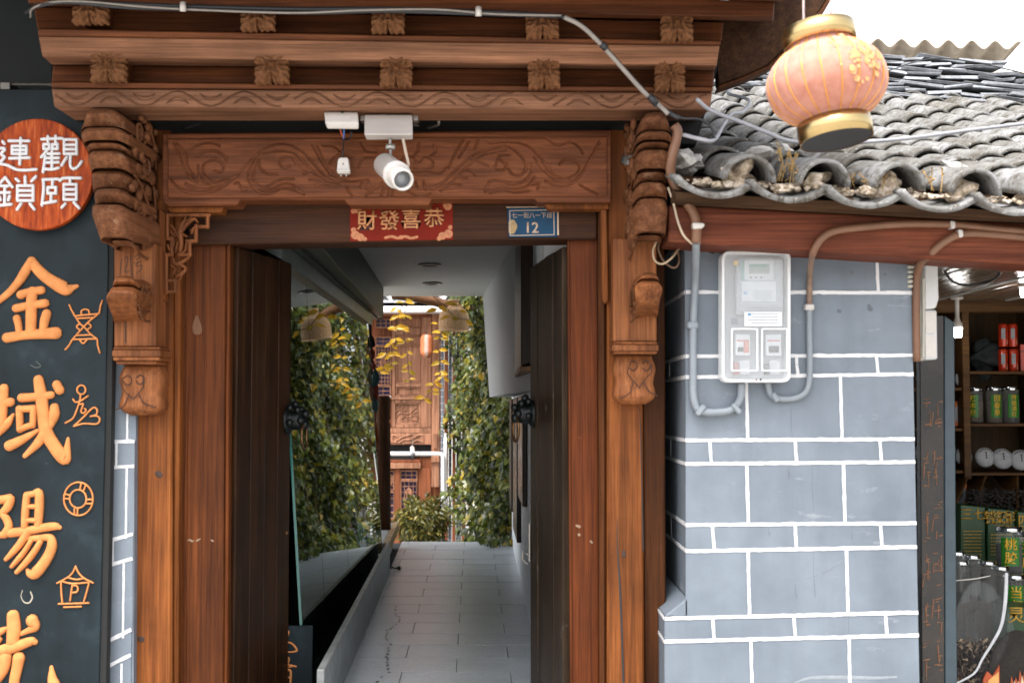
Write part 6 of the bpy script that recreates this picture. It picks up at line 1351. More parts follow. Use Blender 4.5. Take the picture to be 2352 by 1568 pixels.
for _ in range(120):
    d_ = rnd.normal(0, 1, 3); d_[1] = -abs(d_[1]); d_ /= np.linalg.norm(d_); o = obj('leaf', SLM, SHRM); o.location = (sc0.x + d_[0] * .29, 15 + d_[1] * .3, sc0.z - .05 + d_[2] * .31); dd = Vector(d_) + Vector(rnd.normal(0, .4, 3)); o.rotation_euler = dd.to_track_quat('Y', 'Z').to_euler(); s_ = rnd.uniform(.7, 1.2); o.scale = (s_,) * 3; par(o, SH)
# ------------------------------------------------------------------ house across the courtyard
YB = 17.5
HB_ = thing('carved_timber_house', 'two-storey carved timber house facade across the courtyard', 'house', (at(930, 1240, YB).x, YB, -.35))
def bb(name, x0, y0, x1, y1, dY=0, th=.05, mat=W_BACK, parent=None, bv=.004):
    return obj(name, pbox(x0, y0, x1, y1, YB + dY, th), mat, parent or HB_, bevel=bv)
z6 = Zr(1420, 1600, 2.703)
def bz(f, name, x0, y0, x1, y1, **kw):
    a, b = f([(x0, y0), (x1, y1)]); return bb(name, a[0], a[1], b[0], b[1], **kw)
bb('wall', 740, 700, 1012, 1420, .12, .2, W_BACKD)
bb('eave_gutter', 700, 694, 1080, 716, -.5, .35, plain('white_gutter', srgb(232, 232, 234), .4, var=.03))
rb0 = at(700, 694, YB - .5); rb1 = at(1080, 694, YB - .5)
RT = stone_mat('pale_roof_tile', srgb(186, 188, 192), srgb(224, 224, 226), .8, 12)
RFb = obj('roof', loft2([(rb0.x, YB - .5, rb0.z + .02), (rb1.x, YB - .5, rb0.z + .02), (rb1.x, YB - .5, rb0.z - .05), (rb0.x, YB - .5, rb0.z - .05)], [(rb0.x, YB + 3, rb0.z + 1.9), (rb1.x, YB + 3, rb0.z + 1.9), (rb1.x, YB + 3, rb0.z + 1.8), (rb0.x, YB + 3, rb0.z + 1.8)]), RT, HB_)
tmB = tile_mesh('roof_tile', .10, .3, .016, R(85), 1); tmB.materials.clear(); tmB.materials.append(RT)
for i in range(10):
    for j in range(4):
        o = obj('roof_tile', tmB, RT); s = j * .24; o.location = (rb0.x + .1 + i * .23, YB - .5 + s * .87, rb0.z + .02 + s * .49); o.rotation_euler = (R(29 - 3), 0, R(random.uniform(-2, 2))); par(o, RFb)
# upper storey
bz(z5, 'post', 672, 236, 756, 2060, dY=-.02, th=.1, mat=W_BACK)
bz(z5, 'top_beam', 80, 236, 671, 285, dY=.05, th=.06, mat=W_BACKD)
def panel(f, x0, y0, x1, y1, rim=14, parent=None, carve=None, dY=0.06):
    p = bz(f, 'door_panel', x0 + rim, y0 + rim, x1 - rim, y1 - rim, dY=dY + .03, th=.02, mat=W_BACK, parent=parent)
    for r_ in ((x0, y0, x1, y0 + rim), (x0, y1 - rim, x1, y1), (x0, y0 + rim, x0 + rim, y1 - rim), (x1 - rim, y0 + rim, x1, y1 - rim)):
        bz(f, 'panel_moulding', *r_, dY=dY, th=.05, mat=W_BACK, parent=parent, bv=.006)
    return p
D1 = bz(z5, 'door', 255, 287, 670, 1440, dY=.10, th=.02, mat=W_BACK)
for a in ((255, 287, 296, 1440), (562, 287, 670, 1440)): bz(z5, 'stile', *a, dY=.05, th=.049, mat=W_BACK, parent=D1)
for a in ((297, 287, 561, 300), (297, 400, 561, 470), (297, 985, 561, 1012), (297, 1105, 561, 1180), (297, 1410, 561, 1440)): bz(z5, 'rail', *a, dY=.052, th=.047, mat=W_BACK, parent=D1)
panel(z5, 300, 300, 560, 400, 12, D1); panel(z5, 300, 575, 560, 985, 16, D1); panel(z5, 300, 475, 560, 570, 12, D1); panel(z5, 298, 1014, 560, 1104, 14, D1)
pf = panel(z5, 262, 1180, 562, 1410, 18, D1)
fl = [[(300, 1280), (340, 1250), (380, 1260), (410, 1240)], [(370, 1240), (390, 1220), (410, 1250), (390, 1270), (365, 1255)], [(310, 1320), (350, 1290), (400, 1300), (440, 1290), (480, 1260), (520, 1230)], [(360, 1350), (400, 1320), (450, 1330), (500, 1310), (530, 1340)], [(340, 1230), (300, 1220)], [(330, 1300), (300, 1340)], [(450, 1290), (470, 1320)], [(480, 1290), (520, 1280)], [(430, 1340), (470, 1360), (520, 1365)]]
obj('flower_carving', strokes(fl, z5, YB + .09, .012, r=7), W_BACK, pf, smooth=True)
PURP = plain('tinted_pane', srgb(64, 58, 92), .2, var=.2, scale=6)
def lattice(f, x0, y0, x1, y1, nx_, ny_, name='lattice_window', medal=True):
    w = bz(f, name, x0, y0, x1, y1, dY=.10, th=.015, mat=PURP, bv=0)
    rim = 12
    for r_ in ((x0, y0, x1, y0 + rim), (x0, y1 - rim, x1, y1), (x0, y0 + rim, x0 + rim, y1 - rim), (x1 - rim, y0 + rim, x1, y1 - rim)): bz(f, 'frame', *r_, dY=.05, th=.045, mat=W_BACK, parent=w)
    for i in range(1, nx_): xx = x0 + (x1 - x0) * i / nx_; bz(f, 'lattice_bar', xx - 3.5, y0 + rim, xx + 3.5, y1 - rim, dY=.07, th=.02, mat=W_BACK, parent=w, bv=0)
    for i in range(1, ny_): yy = y0 + (y1 - y0) * i / ny_; bz(f, 'lattice_bar', x0 + rim, yy - 3.5, x1 - rim, yy + 3.5, dY=.068, th=.02, mat=W_BACK, parent=w, bv=0)
    if medal:
        cx_, cy_ = (x0 + x1) / 2, y0 + (y1 - y0) * .42
        obj('medallion', strokes([circ(cx_, cy_, 26, 40, 12), circ(cx_, cy_, 10, 16, 8), [(cx_ - 20, cy_ + 40), (cx_, cy_ + 60), (cx_ + 22, cy_ + 40)]], f, YB + .066, .015, r=9), W_BACK, w, smooth=True)
    return w
lattice(z5, 85, 590, 250, 1000, 5, 10); lattice(z5, 85, 490, 250, 588, 2, 2, medal=False); lattice(z5, 85, 1005, 250, 1110, 2, 2, medal=False); lattice(z5, 85, 300, 250, 400, 3, 2, medal=False)
bz(z5, 'sill', 60, 1112, 250, 1124, dY=-.02, th=.1, mat=plain('sill_white', srgb(210, 208, 206), .5))
bz(z5, 'rail_board', 60, 1125, 254, 1440, dY=.08, th=.03, mat=W_BACKD)
bz(z5, 'belt', 60, 1126, 671, 1146, dY=.03, th=.02, mat=W_BACK)
bz(z6, 'belt', 60, 148, 668, 198, dY=.03, th=.08, mat=W_BACK)
cbm = bz(z6, 'carved_beam', 60, 202, 668, 320, dY=.02, th=.1, mat=W_BACK)
obj('scroll_carving', strokes([[(240, 300), (290, 290), (320, 260), (300, 225), (265, 230), (270, 262)], [(300, 305), (350, 250), (420, 225), (460, 215)], [(330, 300), (390, 270), (450, 270), (500, 240), (550, 215)], [(400, 300), (470, 300), (520, 275), (580, 290)], [(540, 215), (580, 225), (585, 300)]], z6, YB + .018, .014, r=8), W_BACK, cbm, smooth=True)
pdb = bz(z6, 'pendant_block', 690, 205, 736, 366, dY=-.05, th=.05, mat=W_BACK)
bz(z6, 'post_foot', 668, 455, 754, 505, dY=-.05, th=.12, mat=W_BACK)
bz(z6, 'void', 60, 322, 667, 450, dY=.10, th=.015, mat=BLACK, bv=0)
bz(z6, 'louvre', 60, 440, 500, 476, dY=.09, th=.012, mat=BLACK)
# lower storey
bz(z6, 'lower_beam', 60, 478, 560, 512, dY=.05, th=.07, mat=W_BACKD); bz(z6, 'lower_beam', 60, 514, 560, 570, dY=.0, th=.1, mat=W_BACK)
bz(z6, 'lower_panel', 530, 572, 668, 1200, dY=.07, th=.04, mat=W_BACKD); bz(z6, 'lower_stile', 285, 572, 345, 1400, dY=.04, th=.06, mat=W_BACKD)
for a in ((345, 588, 525, 690),): lattice(z6, *a, 3, 2, medal=False)
lattice(z6, 345, 695, 525, 1000, 4, 5); lattice(z6, 200, 590, 284, 800, 2, 4); lattice(z6, 200, 810, 284, 1100, 2, 4, medal=False)
bz(z6, 'downpost', 758, 0, 766, 300, dY=.0, th=.05, mat=W_BACKD)
# grey tiled wall and brown uprights right of the house
SW = thing('courtyard_screen', 'grey tiled wall strips with brown uprights between the house and the ivy', 'wall', at(1040, 1240, 17.4))
for x0_, x1_, mt in ((766, 800, GREY), (800, 846, W_BACKD), (847, 884, GREY), (885, 926, W_BACKD), (927, 985, GREY), (985, 1030, W_BACKD)):
    a, b = z5([(x0_, 200), (x1_, 3300)]); o = obj('upright' if mt is W_BACKD else 'wall_strip', pbox(a[0], a[1], b[0], b[1], 17.38 if mt is W_BACKD else 17.45, .1), mt, SW, bevel=.006)
    if mt is GREY:
        for k_ in range(40):
            yy = 300 + k_ * 68; c0_, c1_ = z5([(x0_, yy), (x1_, yy + 5)]); obj('tile_joint', pbox(c0_[0], c0_[1], c1_[0], c1_[1], 17.448, .004), LINE, o)
# drain pipe, lantern, small camera on the house
PP = thing('drain_pipe', 'white plastic drain pipe running across the house and down beside the post', 'pipe', at(1022, 1200, 17.2))
PVC = plain('pvc_white', srgb(222, 222, 224), .35, var=.03)
obj('pipe', tube([tuple(at(p[0], p[1], 17.25)) for p in cr(z6([(60, 415), (400, 415), (700, 416), (760, 418), (786, 432), (792, 470), (793, 700), (797, 900), (800, 1080)]), 6)], 4.6 * 17.25 / FD, 12), PVC, PP, smooth=True)
obj('downpipe', tube([tuple(at(p[0], p[1], 17.3)) for p in z6([(818, 200), (820, 480), (824, 900), (826, 1100)])], 3.2 * 17.3 / FD, 10), PVC, PP, smooth=True)
CM2 = thing('courtyard_camera', 'small grey-white camera under the carved beam of the house', 'camera', at(*z6([(475, 420)])[0], 17.1))
ca = at(*z6([(470, 355)])[0], 17.3); cb2 = at(*z6([(478, 420)])[0], 17.05)
obj('body', tube([tuple(ca), tuple((ca + cb2) / 2), tuple(cb2)], .03, 14), WHITE_PL, CM2, smooth=True); obj('lens_hood', tube([tuple(cb2), tuple(cb2 + (cb2 - ca) * .25)], .026, 14), plain('lens_hood_dark', srgb(70, 72, 76), .4), CM2, smooth=True); obj('arm', tube([tuple(ca), tuple(ca + Vector((0, .15, .1)))], .008, 6), STEEL, CM2)
SL = thing('small_lantern', 'small orange and white barrel lantern hanging on the timber house', 'lantern', at(980, 822, 17.2))
sl0 = at(980, 818, 17.2); sl1 = at(980, 768, 17.2); hh = sl1.z - sl0.z; rr0 = 14.5 * 17.2 / FD
pr_ = [(rr0 * .45, 0), (rr0 * .72, .03 * hh / .29 * .29), (rr0 * .98, hh * .16), (rr0, hh * .5), (rr0 * .98, hh * .84), (rr0 * .72, hh * .97), (rr0 * .45, hh)]
V, F = lathe(cr(pr_, 4), 32); 
obj('shade', xf((V, F), TR(sl0.x, 17.2, sl0.z)), plain('lantern_orange', srgb(196, 112, 70), .6, var=.12, scale=60), SL, smooth=True)
Vp = []; npt = 9
for j, (r_, z_) in enumerate(cr(pr_, 4)):
    for k_ in range(npt): a = R(-90 + (-17 + 34 * k_ / (npt - 1))); Vp.append((sl0.x + r_ * 1.012 * math.cos(a), 17.2 + r_ * 1.012 * math.sin(a), sl0.z + z_))
nq = len(cr(pr_, 4)); obj('pale_panel', (Vp, [(j * npt + k_, j * npt + k_ + 1, (j + 1) * npt + k_ + 1, (j + 1) * npt + k_) for j in range(2, nq - 3) for k_ in range(npt - 1)]), plain('lantern_paper', srgb(186, 158, 144), .6), SL, fixn=False, smooth=True)
for k_ in range(12): z_ = hh * (.1 + .8 * k_ / 11); r_ = np.interp(z_, [q[1] for q in pr_], [q[0] for q in pr_]) * 1.005; obj('hoop', tube([(sl0.x + r_ * math.cos(a), 17.2 + r_ * math.sin(a), sl0.z + z_) for a in np.linspace(0, 2 * math.pi, 28, endpoint=False)], .0025, 4, closed=True), plain('hoop_wood', srgb(190, 110, 70), .6) if k_ == 0 else bpy.data.materials['hoop_wood'], SL)
obj('cord', tube([(sl0.x, 17.2, sl1.z), (sl0.x, 17.25, sl1.z + .25)], .004, 5), CABLE_B, SL); obj('base_cap', xf(lathe([(rr0 * .5, -.02), (rr0 * .55, 0), (rr0 * .5, .012)], 20), TR(sl0.x, 17.2, sl0.z)), W_BACK, SL)
# ------------------------------------------------------------------ herb shop on the right
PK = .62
SHZ = 1.6 + .60
XS = XRT
SHOPC = wood('shop_ceiling_board', srgb(104, 84, 70), srgb(158, 132, 112), 'Y', rough=.16, dirt=.2, spec=.6)
SHC = tag(obj('shop_ceiling', box(XS - .1, 4.6, 5.34, 8.1, SHZ + .012, SHZ + .2), BLACK), kind='structure')
xp = XS - .1
k_ = 0
while xp < 3.6:
    w = .075 if k_ % 6 else .03
    obj('ceiling_board', box(xp + .002, xp + w - .002, 5.34, 8.0, SHZ - (.006 if k_ % 6 == 0 else 0), SHZ + .012), SHOPC if k_ % 6 else plain('ceiling_trim', srgb(190, 186, 180), .3) if 'ceiling_trim' not in bpy.data.materials else bpy.data.materials['ceiling_trim'], SHC, bevel=.003)
    xp += w; k_ += 1
SHW = wood('shop_back_board', srgb(60, 44, 24), srgb(92, 68, 40), 'Z', rough=.5)
o = obj('shop_back_wall', box(XS - .1, 4.6, 8.1, 8.2, -.2, 3.0), SHW); tag(o, 'brown back wall of the herb shop', 'wall')
tag(obj('shop_floor', box(XS + .01, 4.6, 5.3, 8.1, -.3, .02), STREET), kind='structure')
o = obj('shop_side_wall', box(4.5, 4.6, 5.3, 8.1, .02, 2.6), SHW); tag(o, 'side wall of the herb shop beyond the frame', 'wall')
YSH = 7.25
def sb(name, x0, y0, x1, y1, dY, th, mat, parent, bv=.003): return obj(name, pbox(x0, y0, x1, y1, YSH + dY, th), mat, parent, bevel=bv)
SF = thing('shop_shelf', 'brown wooden shelf unit full of herb jars and tea cakes', 'shelf', at(2290, 1500, YSH))
sb('upright', 2216, 690, 2225, 1100, 0, .42, W_SHELF, SF); sb('upright', 2420, 690, 2430, 1600, 0, .42, W_SHELF, SF); sb('upright', 2060, 690, 2068, 1600, 0.02, .40, W_SHELF, SF)
for y_ in (855, 975, 1088): sb('shelf_board', 2225.5, y_ - 3, 2419.5, y_ + 4, .002, .41, W_SHELF, SF)
for y_ in (893, 986, 1083, 1170): sb('shelf_board', 2068.5, y_ - 3, 2215.5, y_ + 4, .02, .39, W_SHELF, SF)
sb('back_panel', 2060, 690, 2430, 1600, .43, .02, SHW, SF)
sb('crown_board', 2060, 680, 2430, 716, -.02, .1, W_SHELF, SF)
for (xa, xb) in ((2222, 2190), (2262, 2236), (2335, 2335)):
    obj('bin_divider', loft2([at(xa, 1093, YSH), at(xa + 5, 1093, YSH), at(xa + 5, 1093, YSH) + Vector((0, .4, 0)), at(xa, 1093, YSH) + Vector((0, .4, 0))], [at(xb, 1165, YSH - .25), at(xb + 5, 1165, YSH - .25), at(xb + 5, 1165, YSH + .3), at(xb, 1165, YSH + .3)]), W_SHELF, SF)
m_, t_, b_ = nodes('jar_glass'); b_.inputs['Base Color'].default_value = (.9, .95, .94, 1); b_.inputs['Roughness'].default_value = .05
tp = N(t_, 'ShaderNodeBsdfTransparent'); ms = N(t_, 'ShaderNodeMixShader'); ms.inputs[0].default_value = .06
t_.links.new(tp.outputs[0], ms.inputs[1]); t_.links.new(b_.outputs[0], ms.inputs[2]); t_.links.new(ms.outputs[0], t_.nodes['Material Output'].inputs['Surface']); JARG = m_
CHROME = plain('jar_lid_chrome', srgb(190, 194, 196), .15, 1.0, var=.1); LGRN = plain('label_green', srgb(40, 128, 26), .45, var=.1, scale=10); LYEL = plain('label_yellow', srgb(240, 190, 40), .5, var=.05)
HERB = plain('dried_herb', srgb(92, 76, 58), .9, var=.6, scale=160, bmp=.8); HERBD = plain('dried_herb_dark', srgb(46, 40, 34), .9, var=.6, scale=150, bmp=.8)
def jar(label, cx_, y0, y1, r, Y, txt, fill=.6, lab=(.08, .8), herb=HERB, off=0.0, charh=None):
    j = thing('herb_jar', label, 'jar', at(cx_, y1, Y + r * Y / FD), 'glass herb jars in the shop'); c = at(cx_, y1, Y); u_ = Y / FD; R0 = r * u_; H = (y1 - y0) * u_; M = TR(c.x, Y + R0, c.z)
    obj('glass', xf(lathe([(R0 * .9, .002), (R0, .01), (R0, H * .86), (R0 * .93, H * .89)], 24), M), JARG, j, smooth=True)
    obj('contents', xf(lathe([(.001, .006), (R0 * .93, .008), (R0 * .94, H * fill), (R0 * .5, H * (fill + .03)), (.001, H * (fill + .02))], 20), M), herb, j)
    obj('lid', xf(lathe([(R0 * .96, H * .885), (R0 * .98, H * .89), (R0 * .98, H * .995), (R0 * .9, H)], 24), M), CHROME, j, smooth=True)
    if txt:
        Vp, Fp = [], []; a0 = R(-90 + off - 40); a1 = R(-90 + off + 40); n_ = 10; za_, zb3 = H * (.86 - lab[1] * .86 + lab[0] * 0), H * (.86 - lab[0])
        for k_ in range(n_ + 1):
            a = a0 + (a1 - a0) * k_ / n_
            for z_ in (za_, zb3): Vp.append(M @ Vector((R0 * 1.008 * math.cos(a), R0 * 1.008 * math.sin(a), z_)))
        obj('label', (Vp, [(2 * k_, 2 * k_ + 2, 2 * k_ + 3, 2 * k_ + 1) for k_ in range(n_)]), LGRN, j, fixn=False)
        n2 = len(txt); ch = (zb3 - za_) / (n2 + .15)
        for i, c_2 in enumerate(txt):
            a = R(-90 + off); pos = M @ Vector((R0 * 1.012 * math.cos(a), R0 * 1.03 * math.sin(a) - .001, zb3 - ch * (i + .58)))
            text('label_character', c_2, 0, 0, 1, min(ch * .95, R0 * 1.15) * FD / 1.08, LYEL, j, ext=.0006, off=.012, rot=(0, 0, R(off)), loc=pos)
    return j
jar('herb jar with green label at the left end of the jar shelf', 2247, 888, 972, 18, YSH + .08, '辣木籽', off=-38)
jar('middle herb jar with green label of three characters', 2291, 887, 973, 18.5, YSH + .06, '回春草')
jar('herb jar with green label of four characters at the frame edge', 2330, 886, 974, 19, YSH + .04, '特级滇红', herb=HERBD)
jar('front jar with two-character green label near the right edge', 2330, 1212, 1318, 30, 6.6, '桃胶', herb=HERBD, off=-14)
jar('jar behind the front two-character jar cut by the frame', 2376, 1222, 1330, 28, 6.66, '天麻', herb=HERBD, off=-25)
for q, (x_, y_) in enumerate(((2205, 1268), (2240, 1276), (2276, 1290), (2306, 1302), (2214, 1290))):
    jar(['leftmost', 'second', 'third', 'fourth and rightmost', 'front left'][q] + ' chrome-lidded jar of the row behind the plastic bag', x_, y_, y_ + 95, 21, 6.45 + .02 * q - (.08 if q == 4 else 0), '', herb=HERBD, fill=.7)
jar('chrome-lidded jar under the two-character jar', 2340, 1322, 1430, 26, 6.5, '当归', herb=HERBD, off=-10)
# tea cakes
PAPER = plain('tea_wrapper', srgb(172, 174, 178), .7, var=.14, scale=30, bmp=.3); TPR = plain('wrapper_print', srgb(86, 70, 66), .7)
def cake(label, cx_, cy_, r, Y, squash=1.0, tilt=12):
    t = thing('tea_cake', label, 'tea cake', at(cx_, cy_ + r, Y), 'paper-wrapped tea cakes on the shelves'); u_ = Y / FD; c = at(cx_, cy_, Y); M = TR(c.x, c.y, c.z, rx=R(90 - tilt)) @ Matrix.Scale(squash, 4, (1, 0, 0))
    g = lathe([(.001, -.012), (r * u_ * .8, -.014), (r * u_ * .98, -.004), (r * u_, .004), (r * u_ * .9, .016), (r * u_ * .6, .024), (.001, .026)], 28)
    g = ([Vector(v) * (1 + .012 * math.sin(i * 1.7)) for i, v in enumerate(g[0])], g[1])
    obj('wrapped_disc', xf(g, M), PAPER, t, smooth=True)
    gs = []
    for a in np.linspace(R(40), R(140), 9):
        p = Vector((r * u_ * .76 * math.cos(a), r * u_ * .76 * math.sin(a), .0215)); gs.append(box(p.x - .0025, p.x + .0025, p.y - .003, p.y + .003, .019, .0225))
    for q in (.3, .06, -.18): gs.append(box(-.004, .004, r * u_ * q, r * u_ * q + .011, .022, .0268))
    obj('print', xf(merge(*gs), M), TPR, t); return t
for q, (x_, y_) in enumerate(((2262, 1050), (2302, 1053), (2343, 1056))): cake(['left', 'middle', 'right'][q] + ' one of three grey paper tea cakes on the shelf below the jars', x_, y_, 24 if q else 23, YSH + .03 + .01 * (2 - q))
cake('tea cake with orange seal standing high behind the carved board', 2208, 872, 20, YSH + .1, .75); cake('tea cake half hidden by the wall edge, top left shelf', 2122, 868, 20, YSH + .1, .9)
cake('rear tea cake of the pair on the left shelf', 2196, 1040, 19, YSH + .16, .9); cake('front tea cake of the pair on the left shelf', 2213, 1048, 22, YSH + .1, .9); cake('tea cake half hidden by wall edge, lower left shelf', 2116, 1040, 20, YSH + .1, .8)
OFO = plain('orange_foil', srgb(196, 104, 50), .35, .3, var=.3, scale=40, bmp=.5)
for q, (x0_, y0_, x1_, y1_) in enumerate(((2190, 920, 2220, 981), (2112, 920, 2132, 980), (2192, 1108, 2222, 1166), (2112, 1108, 2130, 1166))):
    g_ = thing('tea_gift_box', ['upper orange foil tea box right of the carved board', 'upper orange foil tea box left of the carved board', 'lower orange foil tea box right of the carved board', 'lower orange foil tea box left of the carved board'][q], 'tea box', at((x0_ + x1_) / 2, y1_, YSH + .1), 'orange foil tea boxes')
    obj('box', prism([(x0_ + 3, y0_), (x1_, y0_ + 2), (x1_ - 3, y1_), (x0_, y1_ - 2)], YSH + .1, .06), OFO, g_, bevel=.004); cx_, cy_ = (x0_ + x1_) / 2, (y0_ + y1_) / 2
    obj('oval_label', prism([(cx_ + (x1_ - x0_) * .44 * math.cos(a), cy_ + 22 * math.sin(a)) for a in np.linspace(0, 2 * math.pi, 24, endpoint=False)], YSH + .097, .003), PAPER, g_); obj('print', strokes([[(cx_ - 2, cy_ - 14), (cx_ + 1, cy_ - 4), (cx_ - 3, cy_ + 12)], [(cx_ + 3, cy_ - 8), (cx_ + 3, cy_ + 4)]], lambda q_: q_, YSH + .0965, .0005, r=1.2), TPR, g_)
# red tins
TIN = plain('red_tin', srgb(170, 46, 18), .25, .2, var=.1, scale=6, coat=.5)
for q, (x0_, y0_) in enumerate(((2298, 742), (2320, 742), (2298, 800), (2322, 800))):
    t = thing('red_tea_tin', ['upper left', 'upper right', 'lower left', 'lower right'][q] + ' red tea tin of the stack on the top shelf', 'tin', at(x0_ + 11, y0_ + 54, YSH + .1), 'stacked red tea tins'); c = at(x0_ + 11, y0_ + 54, YSH + .06); u_ = YSH / FD
    obj('body', xf(lathe([(10 * u_, 0), (11 * u_, .004), (11 * u_, 50 * u_), (9.5 * u_, 54 * u_)], 24), TR(c.x, c.y + .03, c.z)), TIN, t, smooth=True)
    obj('label', prism([(x0_ + 2, y0_ + 12), (x0_ + 11, y0_ + 12), (x0_ + 11, y0_ + 36), (x0_ + 2, y0_ + 36)], YSH + .060, .002), PAPER, t); obj('pagoda_print', prism([(x0_ + 13, y0_ + 48), (x0_ + 15, y0_ + 34), (x0_ + 17, y0_ + 48)], YSH + .0605, .002), plain('tin_print_%d' % q, srgb(196, 120, 80), .5), t)
rt = thing('red_tea_box', 'red box beside the stacked tins cut by the frame edge', 'box', at(2356, 852, YSH + .1)); obj('box', pbox(2344, 790, 2400, 852, YSH + .1, .1), TIN, rt, bevel=.003); obj('lid_seam', pbox(2343, 806, 2401, 808, YSH + .098, .002), TPR, rt)
# glossy dark bag
m_, t_, b_ = nodes('black_plastic_film'); co_ = mapped(t_); b_.inputs['Base Color'].default_value = (.012, .016, .018, 1); b_.inputs['Roughness'].default_value = .12; bump(t_, b_, noise(t_, co_, 28, 6, .7), 1.0, .03); BAGB = m_
o = obj('herb_bag', lump(at(2262, 818, YSH + .16), 34 * YSH / FD, .07, 40 * YSH / FD, 5, 4, .35), BAGB, smooth=True); tag(o, 'shiny dark plastic herb bag slumped on the top shelf', 'bag')
# green boxes with yellow lettering
GBX = plain('box_green', srgb(20, 70, 24), .4, var=.15, scale=8); YL2 = plain('box_yellow', srgb(206, 158, 40), .5)
def gbox(label, x0_, y0_, x1_, y1_, Y, txt, lines=True, hh=None):
    g_ = thing('green_herb_box', label, 'box', at((x0_ + x1_) / 2, y1_, Y), 'green herb boxes with yellow lettering'); obj('box', prism([(x0_, y0_ - 2), (x1_, y0_ + 4), (x1_, y1_ + 2), (x0_, y1_)], Y, .18), GBX, g_, bevel=.004)
    n_ = len(txt); w_ = (x1_ - x0_) / n_
    for i, c_2 in enumerate(txt): text('character', c_2, x0_ + w_ * (i + .5), y0_ + 22, Y - .002, hh or min(30, w_ * .92), YL2, g_, ext=.001, off=.012)
    if lines:
        rr_ = random.Random(x0_)
        for q in range(9):
            yy = y0_ + 58 + q * 7.6
            if yy > y1_ - 8: break
            gs = []; xx = x0_ + 8
            while xx < x1_ - 10: w2 = rr_.uniform(1.6, 3); gs.append(pbox(xx, yy, xx + w2, yy + 2.6, Y - .001, .001)); xx += w2 + rr_.uniform(.8, 2.4)
            obj('fine_print', merge(*gs), YL2, g_)
gbox('green herb box with two large yellow characters', 2206, 1160, 2264, 1282, 6.95, '三七'); gbox('green herb box with four yellow characters', 2268, 1168, 2332, 1286, 6.93, '铁皮石斛', hh=30); gbox('green herb box cut by the right frame edge', 2337, 1176, 2400, 1290, 6.9, '四大'); gbox('lower green herb box behind the plastic bags', 2312, 1392, 2400, 1500, 6.2, '灵芝', False, 36)
for q, (x0_, x1_) in enumerate(((2190, 2262), (2264, 2336), (2338, 2400))):
    gs = []; rr_ = random.Random(q)
    for _ in range(240):
        c = at(rr_.uniform(x0_ + (6 if q else 40), x1_ - 4), rr_.uniform(1128, 1172), 7.0 + rr_.uniform(0, .3)); d_ = Vector((rr_.gauss(0, 1), rr_.gauss(0, 1), rr_.gauss(0, .6))).normalized() * rr_.uniform(.015, .035); gs.append(tube([tuple(c - d_), tuple(c + Vector((rr_.gauss(0, .004),) * 3)), tuple(c + d_)], .0045, 4))
    o = obj('herb_heap', merge(*gs), HERBD); tag(o, ['left', 'middle', 'right'][q] + ' bin heap of dark dried herbs above the green boxes', 'herbs', kind='stuff')
# clear plastic bags of herbs in front
m_, t_, b_ = nodes('clear_film'); co_ = mapped(t_); b_.inputs['Base Color'].default_value = (.85, .9, .92, 1); b_.inputs['Roughness'].default_value = .1
bump(t_, b_, noise(t_, co_, 16, 5, .7), 1.0, .06); tp = N(t_, 'ShaderNodeBsdfTransparent'); ms = N(t_, 'ShaderNodeMixShader'); fr_ = N(t_, 'ShaderNodeFresnel'); fr_.inputs[0].default_value = 1.6
nb = [n for n in t_.nodes if n.type == 'BUMP'][0]; t_.links.new(nb.outputs[0], fr_.inputs['Normal'])
mr = N(t_, 'ShaderNodeMath', operation='MULTIPLY_ADD'); mr.inputs[1].default_value = .22; mr.inputs[2].default_value = .0; t_.links.new(fr_.outputs[0], mr.inputs[0]); t_.links.new(mr.outputs[0], ms.inputs[0])
t_.links.new(tp.outputs[0], ms.inputs[1]); t_.links.new(b_.outputs[0], ms.inputs[2]); t_.links.new(ms.outputs[0], t_.nodes['Material Output'].inputs['Surface']); FILM = m_
PB = thing('clear_herb_bag', 'large clear plastic bag of dried herbs with pale seam near the carved board', 'bag', at(2260, 1620, 6.0))
zF = Zr(3480, 1880, 2.0625)
o = obj('film', lump(at(2250, 1490, 6.03), .15, .085, .33, 21, 4, .10), FILM, PB, smooth=True)
gs = []; rr_ = random.Random(77)
for _ in range(900):
    x_ = rr_.uniform(2190, 2330); y_ = rr_.uniform(1468, 1620); c = at(x_, y_, 5.99 + rr_.uniform(0, .09)); d_ = Vector((rr_.gauss(0, 1), rr_.gauss(0, .5), rr_.gauss(0, 1))).normalized() * rr_.uniform(.006, .018); e_ = d_.cross(Vector((rr_.gauss(0, 1), 1, rr_.gauss(0, 1)))).normalized() * rr_.uniform(.003, .007)
    gs.append(([c - d_, c + e_, c + d_, c - e_], [(0, 1, 2, 3)]))
m_, t_, b_ = nodes('herb_flakes'); g_ = N(t_, 'ShaderNodeNewGeometry'); t_.links.new(ramp(t_, g_.outputs['Random Per Island'], [(0, srgb(34, 28, 28)), (.6, srgb(74, 60, 52)), (.85, srgb(120, 100, 80)), (1, srgb(190, 170, 140))]), b_.inputs['Base Color']); b_.inputs['Roughness'].default_value = .8
o = obj('contents', merge(*gs), m_, PB, fixn=False); o['kind'] = 'stuff'
obj('contents_core', lump(at(2250, 1560, 6.1), .13, .05, .16, 22, 3, .15), HERBD, PB)
obj('seam', strokes([[(850, 700, 14), (845, 850, 16), (830, 1000, 15), (800, 1130, 13), (730, 1260, 12), (660, 1370, 10), (600, 1480, 9), (500, 1545, 8), (400, 1590, 8)]], zF, 5.93, .004), plain('seam_white', srgb(220, 222, 226), .4), PB, smooth=True)
obj('top_fold', strokes([[(450, 750, 3), (600, 735, 4), (720, 712, 3)]], zF, 5.94, .002), WHITE_PL, PB)
P2 = thing('herb_packet', 'printed herb packet with orange flame border at the bottom right corner', 'packet', at(2330, 1620, 5.9))
